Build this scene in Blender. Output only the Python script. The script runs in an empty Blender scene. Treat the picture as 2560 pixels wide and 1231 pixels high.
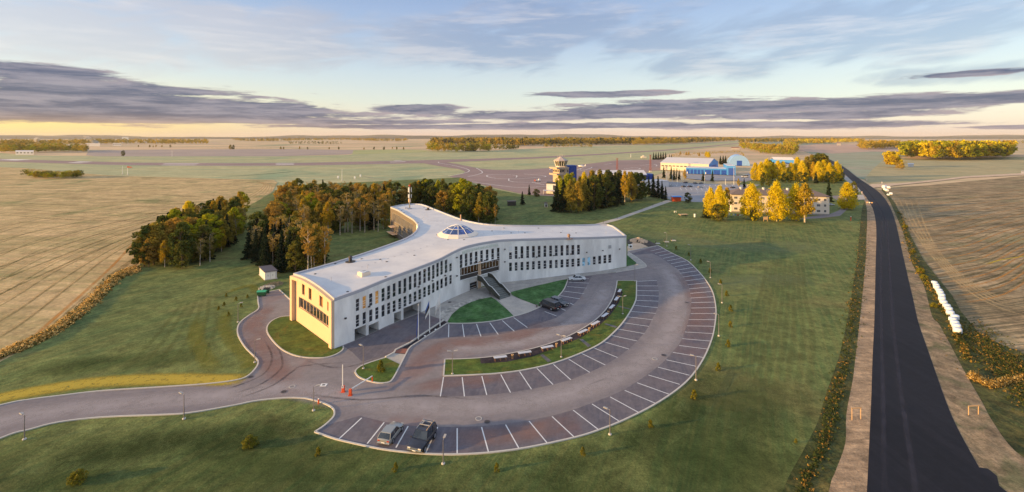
import bpy, bmesh, math, random
import numpy as np
from mathutils import Vector, Matrix
from mathutils.geometry import delaunay_2d_cdt, tessellate_polygon

S = bpy.context.scene
COL = S.collection
R = math.radians
random.seed(7)

# ---------------------------------------------------------------- camera
HC = 44.0            # camera height (m)
FP = 1150.0          # focal length in photo pixels
HY = 342.0           # horizon row
cam = bpy.data.cameras.new('camera')
cam.sensor_width = 36.0
cam.lens = 36.0 * FP / 2560.0
cam.shift_y = -(615.5 - HY) / 2560.0
cam.clip_start = 0.5
cam.clip_end = 60000
camo = bpy.data.objects.new('camera', cam)
camo.location = (0, 0, HC)
camo.rotation_euler = (R(90), 0, 0)
COL.objects.link(camo)
S.camera = camo

# ---------------------------------------------------------------- light
SUN_AZ, SUN_EL = -104.0, 8.5
sd = Vector((math.sin(R(SUN_AZ)) * math.cos(R(SUN_EL)), math.cos(R(SUN_AZ)) * math.cos(R(SUN_EL)), math.sin(R(SUN_EL))))
sun = bpy.data.lights.new('sun', 'SUN')
sun.energy = 5.0
sun.angle = R(0.6)
sun.color = (1.0, 0.60, 0.20)
suno = bpy.data.objects.new('sun', sun)
suno.rotation_euler = (-sd).to_track_quat('-Z', 'Y').to_euler()
suno.location = (-200, -50, 120)
COL.objects.link(suno)
S.view_settings.view_transform = 'Standard'
S.view_settings.look = 'None'
S.view_settings.exposure = 0.74
S.view_settings.gamma = 1.0
S.cycles.use_denoising = True
S.cycles.max_bounces = 5
S.cycles.diffuse_bounces = 3
S.cycles.glossy_bounces = 2
S.cycles.transmission_bounces = 3
S.cycles.volume_bounces = 0
S.cycles.transparent_max_bounces = 6


def s(r, g, b):
    f = lambda c: (c / 255 / 12.92) if c / 255 <= 0.04045 else ((c / 255 + 0.055) / 1.055) ** 2.4
    return (f(r), f(g), f(b), 1.0)


class NT:
    """small helper for node trees"""
    def __init__(self, tree):
        self.t = tree
        self.t.nodes.clear()

    def n(self, typ, ins=None, **kw):
        nd = self.t.nodes.new(typ)
        for k, v in kw.items():
            setattr(nd, k, v)
        if ins:
            for k, v in ins.items():
                sock = nd.inputs[k]
                if isinstance(v, bpy.types.NodeSocket):
                    self.t.links.new(v, sock)
                else:
                    sock.default_value = v
        return nd

    def m(self, op, a, b=0.0, c=None, clamp=False):
        nd = self.t.nodes.new('ShaderNodeMath')
        nd.operation = op
        nd.use_clamp = clamp
        for i, v in enumerate((a, b, c)):
            if v is None:
                continue
            if isinstance(v, bpy.types.NodeSocket):
                self.t.links.new(v, nd.inputs[i])
            else:
                nd.inputs[i].default_value = v
        return nd.outputs[0]

    def mix(self, f, a, b, mode='MIX'):
        nd = self.t.nodes.new('ShaderNodeMix')
        nd.data_type = 'RGBA'
        nd.blend_type = mode
        for i, v in ((0, f), (6, a), (7, b)):
            if isinstance(v, bpy.types.NodeSocket):
                self.t.links.new(v, nd.inputs[i])
            else:
                nd.inputs[i].default_value = v
        return nd.outputs[2]

    def ss(self, v, lo, hi):
        nd = self.n('ShaderNodeMapRange', {0: v, 1: lo, 2: hi, 3: 0.0, 4: 1.0})
        nd.interpolation_type = 'SMOOTHSTEP'
        return nd.outputs[0]

    def ramp(self, f, stops):
        nd = self.t.nodes.new('ShaderNodeValToRGB')
        self.t.links.new(f, nd.inputs[0])
        el = nd.color_ramp.elements
        while len(el) > 1:
            el.remove(el[0])
        el[0].position, el[0].color = stops[0]
        for p, c in stops[1:]:
            e = el.new(p)
            e.color = c
        return nd.outputs[0]


# ---------------------------------------------------------------- world
W = bpy.data.worlds.new('World')
S.world = W
W.use_nodes = True
t = NT(W.node_tree)
tc = t.n('ShaderNodeTexCoord')
sep = t.n('ShaderNodeSeparateXYZ', {0: tc.outputs['Generated']})
X_, Y_, Z_ = sep.outputs
hl = t.m('MAXIMUM', t.m('SQRT', t.m('ADD', t.m('MULTIPLY', X_, X_), t.m('MULTIPLY', Y_, Y_))), 1e-4)
EL = t.m('DIVIDE', Z_, hl)                       # tan(elevation)
AZ = t.m('ARCTAN2', X_, Y_)                      # 0 = +Y, negative to the left
elc = t.m('MAXIMUM', EL, 0.0)
base = t.ramp(t.m('MULTIPLY', elc, 1.5), [
    (0.0, s(234, 210, 204)), (0.045, s(232, 222, 214)), (0.11, s(216, 222, 220)), (0.20, s(200, 212, 224)),
    (0.32, s(168, 186, 219)), (0.46, s(144, 165, 210)), (1.0, s(185, 203, 235))])
# warm glow low over the left horizon
g_az = t.ss(AZ, -0.15, -0.95)
g_el = t.ss(elc, 0.13, 0.0)
base = t.mix(t.m('MULTIPLY', g_az, g_el), base, s(255, 222, 128))
base = t.mix(t.m('MULTIPLY', t.m('MULTIPLY', t.ss(AZ, -0.55, -0.95), t.ss(elc, 0.05, 0.0)), 0.8), base, s(255, 232, 150))


def az_el(px, py):
    a = math.atan((px - 1280) / FP)
    return a, (HY - py) / FP * math.cos(a)


# noise used to break up every cloud
cv = t.n('ShaderNodeCombineXYZ', {0: t.m('MULTIPLY', AZ, 3.4), 1: t.m('MULTIPLY', EL, 24.0), 2: 0.3}).outputs[0]
n1 = t.n('ShaderNodeTexNoise', {'Vector': cv, 'Scale': 1.6, 'Detail': 9.0, 'Roughness': 0.62, 'Distortion': 0.25}).outputs[0]
cv2 = t.n('ShaderNodeCombineXYZ', {0: t.m('MULTIPLY', AZ, 7.0), 1: t.m('MULTIPLY', EL, 78.0), 2: 4.3}).outputs[0]
n2 = t.n('ShaderNodeTexNoise', {'Vector': cv2, 'Scale': 1.2, 'Detail': 9.0, 'Roughness': 0.68, 'Distortion': 0.3}).outputs[0]
rot = t.n('ShaderNodeCombineXYZ', {0: t.m('ADD', t.m('MULTIPLY', AZ, 9.0), t.m('MULTIPLY', EL, -20.0)),
                                   1: t.m('ADD', t.m('MULTIPLY', EL, 20.0), t.m('MULTIPLY', AZ, 1.0)), 2: 1.7}).outputs[0]
n3 = t.n('ShaderNodeTexNoise', {'Vector': rot, 'Scale': 0.9, 'Detail': 7.0, 'Roughness': 0.55, 'Distortion': 0.4}).outputs[0]


def blob(cx, cy, rx, ry, pw=2.0):
    """soft ellipse in azimuth / elevation: 1 at the middle, 0 at the rim, negative outside"""
    a, e = az_el(cx, cy)
    ca = math.cos(a)
    ra = rx / FP * ca * ca
    re = ry / FP * ca
    dx = t.m('DIVIDE', t.m('SUBTRACT', AZ, a), ra)
    dy = t.m('DIVIDE', t.m('SUBTRACT', EL, e), re)
    d = t.m('SQRT', t.m('ADD', t.m('MULTIPLY', dx, dx), t.m('MULTIPLY', dy, dy)))
    return t.m('SUBTRACT', 1.0, d)


def union(lst):
    r = lst[0]
    for x in lst[1:]:
        r = t.m('MAXIMUM', r, x)
    return r


# high thin wisps, pinkish
hi = union([blob(150, 70, 620, 150), blob(640, 90, 420, 110), blob(1180, 120, 420, 90), blob(1400, 80, 440, 110), blob(1600, 90, 300, 80),
            blob(1790, 168, 230, 46), blob(2150, 70, 480, 120), blob(2350, 110, 200, 60), blob(2450, 182, 300, 34), blob(2280, 195, 170, 30)])
hm = t.ss(t.m('ADD', t.m('MULTIPLY', hi, 0.9), t.m('MULTIPLY', t.m('SUBTRACT', n3, 0.5), 2.0)), 0.0, 0.62)
hm = t.m('MULTIPLY', hm, t.ss(hi, -0.15, 0.25))
hcol = t.mix(t.ss(n1, 0.44, 0.70), s(134, 147, 184), s(200, 194, 206))
hcol = t.mix(t.m('MULTIPLY', t.ss(AZ, 0.0, -0.6), 0.5), hcol, s(240, 222, 214))
base = t.mix(t.m('MULTIPLY', hm, 0.8), base, hcol)
# low stratus bank
lo = union([blob(150, 250, 820, 62), blob(0, 280, 900, 30), blob(500, 285, 700, 26), blob(60, 178, 300, 24), blob(620, 268, 300, 22), blob(-200, 240, 560, 70), blob(700, 303, 640, 9),
            blob(1040, 275, 130, 15), blob(1430, 287, 460, 14), blob(1780, 270, 560, 24), blob(2250, 258, 560, 26), blob(2050, 288, 420, 13),
            blob(1500, 315, 560, 9), blob(1950, 313, 500, 11), blob(2560, 236, 320, 12), blob(1480, 236, 220, 9),
            blob(2560, 318, 220, 7), blob(1150, 318, 560, 7), blob(2450, 182, 260, 10), blob(400, 228, 220, 16)])
lm = t.ss(t.m('ADD', t.m('MULTIPLY', lo, 0.95), t.m('ADD', t.m('MULTIPLY', t.m('SUBTRACT', n1, 0.5), 1.25), t.m('MULTIPLY', t.m('SUBTRACT', n2, 0.5), 2.0))), -0.04, 0.30)
lm = t.m('MULTIPLY', lm, t.ss(lo, -0.45, -0.1))
lcol = t.mix(t.ss(n2, 0.36, 0.66), s(82, 98, 136), s(172, 168, 184))
edge = t.ss(t.m('ADD', lo, t.m('MULTIPLY', t.m('SUBTRACT', n1, 0.5), 1.6)), 0.42, -0.1)
lcol = t.mix(t.m('MULTIPLY', edge, 0.38), lcol, s(222, 190, 186))
lcol = t.mix(t.m('MULTIPLY', t.m('MULTIPLY', t.ss(AZ, -0.1, -0.85), t.ss(elc, 0.045, 0.0)), 0.8), lcol, s(236, 184, 130))
base = t.mix(t.m('MULTIPLY', lm, 0.93), base, lcol)
# pinkish veil right on the horizon
base = t.mix(t.m('MULTIPLY', t.ss(elc, 0.022, 0.0), t.m('SUBTRACT', 0.55, t.m('MULTIPLY', g_az, 0.4))), base, s(232, 205, 200))
# the unseen upper sky: bright high haze
up = t.ss(elc, 0.33, 1.1)
base = t.mix(up, base, (0.62, 0.68, 0.80, 1.0))
sky = t.n('ShaderNodeTexSky')
sky.sky_type = 'NISHITA'
sky.sun_disc = False
sky.sun_elevation = R(SUN_EL)
sky.sun_rotation = R(SUN_AZ)
bg1 = t.n('ShaderNodeBackground', {0: sky.outputs[0], 1: t.m('MULTIPLY', t.m('SUBTRACT', 1.0, t.m('MULTIPLY', lm, 0.9)), 0.05)})
bg2 = t.n('ShaderNodeBackground', {0: base, 1: 0.48})
add = t.n('ShaderNodeAddShader', {0: bg1.outputs[0], 1: bg2.outputs[0]})
t.n('ShaderNodeOutputWorld', {0: add.outputs[0]})
W.cycles.sampling_method = 'MANUAL'
W.cycles.sample_map_resolution = 512


# ---------------------------------------------------------------- materials
def new_mat(name):
    m = bpy.data.materials.new(name)
    m.use_nodes = True
    return m, NT(m.node_tree)


def plain(name, c, rough=0.6, metal=0.0, var=0.0, vs=1.0, spec=0.5, bump=0.0, emis=None, zs=1.0, c2=None):
    m, q = new_mat(name)
    col = c
    pos = q.n('ShaderNodeTexCoord').outputs['Object']
    ins = {'Roughness': rough, 'Metallic': metal, 'Specular IOR Level': spec}
    if var or c2 or bump:
        v = q.n('ShaderNodeMapping', {0: pos, 3: (vs, vs, vs * zs)}).outputs[0]
        nz = q.n('ShaderNodeTexNoise', {'Vector': v, 'Scale': 1.0, 'Detail': 6.0, 'Roughness': 0.6}).outputs[0]
        if c2:
            col = q.mix(q.ss(nz, 0.38, 0.64), c, c2)
        if var:
            lo_ = tuple(max(0, x * (1 - var)) for x in c[:3]) + (1,)
            hi_ = tuple(min(1, x * (1 + var)) for x in c[:3]) + (1,)
            n5 = q.n('ShaderNodeTexNoise', {'Vector': v, 'Scale': 3.1, 'Detail': 5.0, 'Roughness': 0.65}).outputs[0]
            if c2:
                col = q.mix(1.0, col, q.ramp(n5, [(0.25, (1 - var,) * 3 + (1,)), (0.75, (1 + var,) * 3 + (1,))]), 'MULTIPLY')
            else:
                col = q.ramp(n5, [(0.28, lo_), (0.72, hi_)])
        if bump:
            ins['Normal'] = q.n('ShaderNodeBump', {'Strength': bump, 'Distance': 0.05, 'Height': nz}).outputs[0]
    ins['Base Color'] = col
    if emis:
        ins['Emission Color'] = emis[0]
        ins['Emission Strength'] = emis[1]
    b = q.n('ShaderNodeBsdfPrincipled', ins)
    q.n('ShaderNodeOutputMaterial', {0: b.outputs[0]})
    return m


def ground(name, a, b, c=None, big=30.0, fine=0.5, ang=0.0, slen=60.0, swid=1.2, sstr=0.5, d=None, dsc=80.0, fv=0.25, bump=0.3, rough=0.95, bsc=0.35, dist=0.0):
    """patchy ground: a/b mixed in big patches, c in streaks along a direction, fine grain on top, d in rare large patches"""
    m, q = new_mat(name)
    pos = q.n('ShaderNodeNewGeometry').outputs['Position']

    def noise(scale, det=5.0, ro=0.6, off=0.0, ds=0.0, vec=pos):
        return q.n('ShaderNodeTexNoise', {'Vector': vec, 'Scale': scale, 'Detail': det, 'Roughness': ro, 'Distortion': ds}).outputs[0]
    col = q.mix(q.ss(noise(1.0 / big, 6.0, 0.62, ds=0.6), 0.36, 0.64), a, b)
    if c:
        wv = pos
        if dist:
            wob = q.n('ShaderNodeTexNoise', {'Vector': pos, 'Scale': 1.0 / 70.0, 'Detail': 1.0})
            wv = q.n('ShaderNodeVectorMath', {0: pos, 1: q.n('ShaderNodeVectorMath', {0: wob.outputs[1], 3: dist}, operation='SCALE').outputs[0]}, operation='ADD').outputs[0]
        r = q.n('ShaderNodeVectorRotate', {'Vector': wv, 'Angle': -R(ang)}, rotation_type='Z_AXIS').outputs[0]
        v = q.n('ShaderNodeMapping', {0: r, 3: (1.0 / slen, 1.0 / swid, 0.0)}).outputs[0]
        st = noise(1.0, 3.0, 0.6, vec=v)
        v2 = q.n('ShaderNodeMapping', {0: r, 3: (0.6 / slen, 0.14 / swid, 0.0)}).outputs[0]
        st2 = noise(1.0, 2.0, 0.5, vec=v2)
        f = q.m('MULTIPLY', q.ss(st, 0.42, 0.62), sstr)
        col = q.mix(f, col, c)
        col = q.mix(q.m('MULTIPLY', q.ss(st2, 0.45, 0.62), sstr * 0.6), col, c)
    if d:
        col = q.mix(q.m('MULTIPLY', q.ss(noise(1.0 / dsc, 5.0, 0.6, ds=0.8), 0.53, 0.68), 0.75), col, d)
    g = noise(1.0 / fine, 4.0, 0.7)
    g2 = noise(0.22 / fine, 4.0, 0.65)
    gg = q.m('ADD', q.m('MULTIPLY', g, 0.6), q.m('MULTIPLY', g2, 0.4))
    g3 = noise(1.0 / (fine * 13), 8.0, 0.75)
    mv = min(0.42, fv * 1.25)
    col = q.mix(1.0, col, q.ramp(g3, [(0.32, (1 - mv,) * 3 + (1,)), (0.68, (1 + mv,) * 3 + (1,))]), 'MULTIPLY')
    col = q.mix(1.0, col, q.ramp(gg, [(0.3, (1 - fv * 1.6,) * 3 + (1,)), (0.7, (1 + fv * 1.6,) * 3 + (1,))]), 'MULTIPLY')
    nm = q.n('ShaderNodeBump', {'Strength': bump, 'Distance': bsc, 'Height': gg}).outputs[0]
    bs = q.n('ShaderNodeBsdfPrincipled', {'Base Color': col, 'Roughness': rough, 'Specular IOR Level': 0.15, 'Normal': nm})
    q.n('ShaderNodeOutputMaterial', {0: bs.outputs[0]})
    return m


# ---------------------------------------------------------------- geometry helpers
def g(px, py, z=0.0):
    Z = (HC - z) * FP / (py - HY)
    return Vector(((px - 1280) / FP * Z, Z, z))


def hz(px, py, Y):
    """point seen at (px, py) at distance Y"""
    return Vector(((px - 1280) / FP * Y, Y, HC - (py - HY) * Y / FP))


def smooth(pts, n=4, closed=False):
    out = []
    N = len(pts)
    rng = range(N) if closed else range(N - 1)
    for i in rng:
        if closed:
            p0, p1, p2, p3 = pts[i - 1], pts[i], pts[(i + 1) % N], pts[(i + 2) % N]
        else:
            p0, p1, p2, p3 = pts[max(i - 1, 0)], pts[i], pts[i + 1], pts[min(i + 2, N - 1)]
        for k in range(n):
            u = k / n
            out.append(0.5 * ((2 * p1) + (p2 - p0) * u + (2 * p0 - 5 * p1 + 4 * p2 - p3) * u * u + (3 * p1 - p0 - 3 * p2 + p3) * u ** 3))
    if not closed:
        out.append(pts[-1])
    return out


def V2(l):
    return [Vector(p) for p in l]


def px_smooth(l, n=4, closed=False):
    return smooth([Vector((a, b)) for a, b in l], n, closed)


class MB:
    def __init__(self):
        self.v, self.f, self.mi, self.k = [], [], [], 0

    def add(self, vs, fs):
        o = len(self.v)
        self.v += [tuple(p) for p in vs]
        self.f += [tuple(i + o for i in f) for f in fs]
        self.mi += [self.k] * len(fs)
        return self

    def quad(self, *p):
        return self.add(p, [tuple(range(len(p)))])

    def box(self, c, sz, rz=0.0, M=None):
        x, y, z = sz[0] / 2, sz[1] / 2, sz[2] / 2
        vs = [Vector((a, b, d)) for d in (-z, z) for a, b in ((-x, -y), (x, -y), (x, y), (-x, y))]
        m = M if M is not None else Matrix.Rotation(rz, 4, 'Z')
        c = Vector(c)
        vs = [m @ p + c for p in vs]
        return self.add(vs, [(3, 2, 1, 0), (4, 5, 6, 7), (0, 1, 5, 4), (1, 2, 6, 5), (2, 3, 7, 6), (3, 0, 4, 7)])

    def hexa(self, lo, hi):
        """prism between two equal polygons (lists of points)"""
        n = len(lo)
        fs = [tuple(range(n))[::-1], tuple(range(n, 2 * n))] + [(i, (i + 1) % n, n + (i + 1) % n, n + i) for i in range(n)]
        return self.add(list(lo) + list(hi), fs)

    def prism(self, pts, z0, z1):
        return self.hexa([Vector((p[0], p[1], z0)) for p in pts], [Vector((p[0], p[1], z1)) for p in pts])

    def tube(self, p0, p1, r0, r1=None, n=8, cap=True):
        r1 = r0 if r1 is None else r1
        p0, p1 = Vector(p0), Vector(p1)
        d = (p1 - p0).normalized()
        a = d.orthogonal().normalized()
        b = d.cross(a)
        vs = []
        for p, r in ((p0, r0), (p1, r1)):
            for i in range(n):
                w = 2 * math.pi * i / n
                vs.append(p + a * (math.cos(w) * r) + b * (math.sin(w) * r))
        fs = [(i, (i + 1) % n, n + (i + 1) % n, n + i) for i in range(n)]
        if cap:
            fs += [tuple(range(n))[::-1], tuple(range(n, 2 * n))]
        return self.add(vs, fs)

    def lathe(self, prof, n=16, c=(0, 0, 0), ph=0.0):
        c = Vector(c)
        vs = [c + Vector((r * math.cos(2 * math.pi * i / n + ph), r * math.sin(2 * math.pi * i / n + ph), z)) for r, z in prof for i in range(n)]
        fs = []
        for k in range(len(prof) - 1):
            for i in range(n):
                j = (i + 1) % n
                fs.append((k * n + i, k * n + j, (k + 1) * n + j, (k + 1) * n + i))
        if prof[0][0] > 1e-4:
            fs.append(tuple(range(n))[::-1])
        if prof[-1][0] > 1e-4:
            fs.append(tuple(range((len(prof) - 1) * n, len(prof) * n)))
        return self.add(vs, fs)

    def ribbon(self, pts, w, z0, z1, side=0.0, closed=False):
        """strip of width w along a 2D line, box section from z0 to z1; side -1/0/1 puts the line on an edge or the middle"""
        P = [Vector((p[0], p[1])) for p in pts]
        n = len(P)
        L, Rr = [], []
        for i in range(n):
            a = P[(i - 1) % n] if (closed or i > 0) else P[i]
            b = P[(i + 1) % n] if (closed or i < n - 1) else P[i]
            d = (b - a)
            d = d.normalized() if d.length > 1e-9 else Vector((1, 0))
            nn = Vector((-d.y, d.x))
            L.append(P[i] + nn * w * (0.5 + side * 0.5))
            Rr.append(P[i] - nn * w * (0.5 - side * 0.5))
        vs = []
        for i in range(n):
            vs += [(L[i].x, L[i].y, z0), (L[i].x, L[i].y, z1), (Rr[i].x, Rr[i].y, z1), (Rr[i].x, Rr[i].y, z0)]
        fs = []
        for i in range(n if closed else n - 1):
            a, b = 4 * i, 4 * ((i + 1) % n)
            fs += [(a, a + 1, b + 1, b), (a + 1, a + 2, b + 2, b + 1), (a + 2, a + 3, b + 3, b + 2)]
        if not closed:
            fs += [(0, 3, 2, 1), (4 * n - 4, 4 * n - 3, 4 * n - 2, 4 * n - 1)]
        return self.add(vs, fs)

    def build(self, name, mats, parent=None, rel=True, smooth_=False, bevel=0.0):
        me = bpy.data.meshes.new(name)
        off = Vector(parent_world(parent)) if (parent and rel) else Vector((0, 0, 0))
        vs = [(p[0] - off.x, p[1] - off.y, p[2] - off.z) for p in self.v]
        me.from_pydata(vs, [], self.f)
        for m in (mats if isinstance(mats, (list, tuple)) else [mats]):
            me.materials.append(m)
        if any(self.mi):
            me.polygons.foreach_set('material_index', self.mi)
        if smooth_:
            me.polygons.foreach_set('use_smooth', [True] * len(me.polygons))
        me.update()
        o = bpy.data.objects.new(name, me)
        COL.objects.link(o)
        if parent:
            o.parent = parent
        if bevel:
            bv = o.modifiers.new('bevel', 'BEVEL')
            bv.width = bevel
            bv.segments = 2
            bv.limit_method = 'ANGLE'
        return o


def parent_world(p):
    v = Vector((0, 0, 0))
    while p:
        v += p.location
        p = p.parent
    return v


def tag(o, label=None, cat=None, group=None, kind=None):
    if label: o['label'] = label
    if cat: o['category'] = cat
    if group: o['group'] = group
    if kind: o['kind'] = kind
    return o


def empty(name, loc, label, cat, group=None, rz=0.0):
    o = bpy.data.objects.new(name, None)
    o.location = loc
    o.rotation_euler = (0, 0, rz)
    o.empty_display_size = 0.3
    COL.objects.link(o)
    return tag(o, label, cat, group)


def copy_tree(o, parent=None):
    kids = [c for c in bpy.data.objects if c.parent == o] if not hasattr(copy_tree, 'kids') else copy_tree.kids.get(o.name, [])
    c = o.copy()
    COL.objects.link(c)
    if parent:
        c.parent = parent
    for ch in kids:
        copy_tree(ch, c)
    return c


def sheet(name, pts, mat, z, kind='structure', px=True, **kw):
    """flat ground sheet from a pixel outline (photo pixels, unprojected on the ground)"""
    P = [g(p[0], p[1]) for p in pts] if px else [Vector((p[0], p[1], 0)) for p in pts]
    tri = tessellate_polygon([[Vector((p.x, p.y, 0)) for p in P]])
    me = bpy.data.meshes.new(name)
    me.from_pydata([(p.x, p.y, z) for p in P], [], [tuple(x) for x in tri])
    me.materials.append(mat)
    bm = bmesh.new()
    bm.from_mesh(me)
    for f in bm.faces:
        f.normal_update()
        if f.normal.z < 0:
            f.normal_flip()
    bm.to_mesh(me)
    bm.free()
    o = bpy.data.objects.new(name, me)
    COL.objects.link(o)
    o['kind'] = kind
    for k, v in kw.items():
        o[k] = v
    return o

# ================================================================ GROUND
m_far = ground('far_field_soil', s(226, 192, 156), s(204, 172, 142), s(164, 156, 116), big=420, fine=12, ang=8, slen=900, swid=60, sstr=0.6, d=s(128, 140, 108), dsc=700, fv=0.08, bump=0.0)
m_lawn = ground('lawn_grass', s(106, 118, 68), s(80, 99, 58), s(130, 128, 76), big=16, fine=0.30, ang=62, slen=26, swid=0.9, sstr=0.38, d=s(122, 116, 72), dsc=26, fv=0.36, bump=0.6)
m_lawn2 = ground('island_grass', s(80, 98, 46), s(98, 106, 48), s(68, 96, 46), big=6, fine=0.22, ang=20, slen=6, swid=0.6, sstr=0.4, d=s(112, 104, 50), dsc=5, fv=0.32, bump=0.5)
m_green = ground('fresh_grass', s(66, 104, 54), s(52, 88, 46), s(108, 140, 98), big=5, fine=0.3, ang=15, slen=1.6, swid=0.5, sstr=0.32, fv=0.3, bump=0.5)
m_air = ground('airfield_grass', s(168, 168, 128), s(150, 160, 126), s(192, 178, 134), big=90, fine=2.0, ang=3, slen=160, swid=7, sstr=0.55, d=s(128, 150, 118), dsc=160, fv=0.14, bump=0.12)
m_stub = ground('stubble_field', s(206, 176, 130), s(184, 158, 114), s(130, 128, 80), big=30, fine=0.9, ang=172, slen=170, swid=3.0, sstr=0.35, d=s(122, 128, 82), dsc=40, fv=0.26, bump=0.35)
m_plough = ground('harrowed_field', s(184, 158, 122), s(162, 138, 104), s(98, 90, 68), big=22, fine=0.6, ang=14, slen=40, swid=0.9, sstr=0.85, d=s(134, 126, 92), dsc=30, fv=0.30, bump=0.4, dist=16)
m_meadow = ground('pale_meadow', s(182, 164, 124), s(166, 154, 118), s(146, 148, 114), big=60, fine=2.5, ang=10, slen=130, swid=8, sstr=0.5, fv=0.12, bump=0.1)
m_frost = ground('frosted_field', s(134, 150, 124), s(150, 160, 136), s(176, 150, 134), big=120, fine=3, ang=-32, slen=160, swid=12, sstr=0.35, fv=0.1, bump=0.1)
m_pink = ground('tilled_pale_field', s(206, 174, 152), s(186, 156, 140), s(160, 140, 128), big=200, fine=4, ang=30, slen=300, swid=20, sstr=0.5, fv=0.1, bump=0.1)
m_asph = ground('worn_asphalt', s(124, 118, 122), s(138, 130, 130), s(146, 136, 134), big=14, fine=0.12, ang=25, slen=30, swid=1.3, sstr=0.3, d=s(136, 112, 108), dsc=22, fv=0.11, bump=0.15, rough=0.85, bsc=0.02)
m_asphd = ground('dark_bay_asphalt', s(96, 94, 104), s(112, 105, 110), s(122, 116, 120), big=9, fine=0.12, ang=80, slen=5, swid=0.7, sstr=0.4, d=s(116, 98, 100), dsc=12, fv=0.14, bump=0.15, rough=0.85, bsc=0.02)
m_new = ground('new_black_asphalt', s(29, 30, 37), s(34, 35, 42), s(44, 44, 52), big=18, fine=0.1, ang=90, slen=120, swid=1.6, sstr=0.4, fv=0.14, bump=0.1, rough=0.75, bsc=0.01)
m_apron = ground('apron_concrete', s(152, 130, 126), s(140, 122, 120), s(160, 140, 134), big=60, fine=1.5, ang=20, slen=80, swid=6, sstr=0.4, fv=0.06, bump=0.0)
m_lot = ground('lot_asphalt', s(150, 150, 156), s(140, 142, 150), s(162, 160, 164), big=20, fine=0.8, ang=0, slen=20, swid=2, sstr=0.4, fv=0.06, bump=0.0)
m_sand = ground('sandy_verge', s(168, 144, 114), s(140, 122, 100), s(108, 100, 80), big=5, fine=0.28, ang=85, slen=3, swid=1.0, sstr=0.5, d=s(96, 100, 70), dsc=9, fv=0.34, bump=0.6)
m_sandl = ground('gravel_bank', s(190, 160, 128), s(164, 140, 114), s(134, 116, 96), big=5, fine=0.3, ang=0, slen=4, swid=0.7, sstr=0.6, fv=0.30, bump=0.7)
m_weed = ground('weedy_ditch', s(72, 80, 46), s(56, 66, 42), s(104, 96, 56), big=3.5, fine=0.35, ang=85, slen=3, swid=1.0, sstr=0.5, d=s(120, 106, 60), dsc=6, fv=0.5, bump=0.9)
m_grav = ground('pebble_paving', s(168, 164, 160), s(154, 152, 150), s(186, 178, 168), big=7, fine=0.16, ang=30, slen=6, swid=1.5, sstr=0.4, fv=0.14, bump=0.2)
m_path = ground('concrete_path', s(186, 178, 168), s(172, 166, 160), None, big=5, fine=0.3, fv=0.08, bump=0.05)
m_track = ground('farm_track_gravel', s(214, 188, 160), s(196, 172, 148), None, big=8, fine=0.5, fv=0.12, bump=0.1)
m_mulch = ground('dark_bark_mulch', s(66, 58, 62), s(52, 48, 54), None, big=2, fine=0.2, fv=0.35, bump=0.6)
m_soil = ground('bare_soil', s(92, 84, 80), s(72, 68, 66), None, big=3, fine=0.4, fv=0.3, bump=0.6)
m_white = plain('white_marking_paint', s(222, 222, 222), 0.7, var=0.12, vs=1.5)
m_kerb = plain('kerb_concrete', s(196, 190, 182), 0.85, var=0.1, vs=1.0)

# the great ground sheet
sheet('ground', [(-26000, -600), (26000, -600), (26000, 24000), (-26000, 24000)], m_far, -0.5, px=False)
# fields (z grows upwards by layer)
sheet('airfield_grass', [(-1700, 372), (0, 383), (120, 390), (420, 391), (700, 391), (870, 387), (940, 378), (1080, 377), (1200, 378), (1450, 366), (1700, 361),
                         (1850, 352), (1905, 351), (1850, 362), (1700, 378), (1640, 392), (1660, 430), (1400, 520), (1000, 560), (640, 520), (420, 470), (-1900, 470)], m_air, -0.30)
sheet('grey_tilled_field', [(215, 388), (222, 377), (400, 374), (700, 373), (930, 376), (870, 386), (690, 391), (420, 391), (240, 391)],
      ground('grey_tilled_soil', s(166, 150, 142), s(154, 142, 136), s(178, 160, 146), big=150, fine=5, ang=3, slen=400, swid=20, sstr=0.5, fv=0.06, bump=0.0), -0.28)
sheet('striped_green_field', [(880, 386), (884, 376), (1000, 374), (1072, 376), (1062, 381)],
      ground('striped_crop', s(150, 160, 108), s(140, 152, 104), s(186, 178, 128), big=60, fine=3, ang=60, slen=300, swid=7, sstr=0.9, fv=0.06, bump=0.0), -0.26)
sheet('lawn', [(-900, 1290), (0, 905), (100, 852), (200, 780), (262, 728), (335, 672), (400, 620), (560, 545), (640, 505), (700, 470), (760, 462), (1150, 444), (1190, 462),
               (1240, 474), (1300, 486), (1400, 492), (1520, 470), (1640, 470), (1656, 490), (1755, 505), (1830, 470), (1880, 440), (1930, 425), (2070, 405), (2104, 430), (2130, 455), (2152, 480), (2170, 505), (2160, 600), (2150, 760), (2120, 900), (2080, 1080),
               (2000, 1240), (1900, 1500), (1700, 1900), (-400, 1900)], m_lawn, -0.02)
sheet('stubble_field', [(-2600, 1500), (-900, 1290), (0, 905), (100, 852), (200, 780), (262, 728), (335, 672), (400, 620), (560, 545), (640, 505), (682, 478), (694, 456), (684, 450), (560, 447),
                        (420, 443), (300, 440), (210, 434), (60, 420), (-40, 417), (-1700, 415)], m_stub, -0.16)
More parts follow.
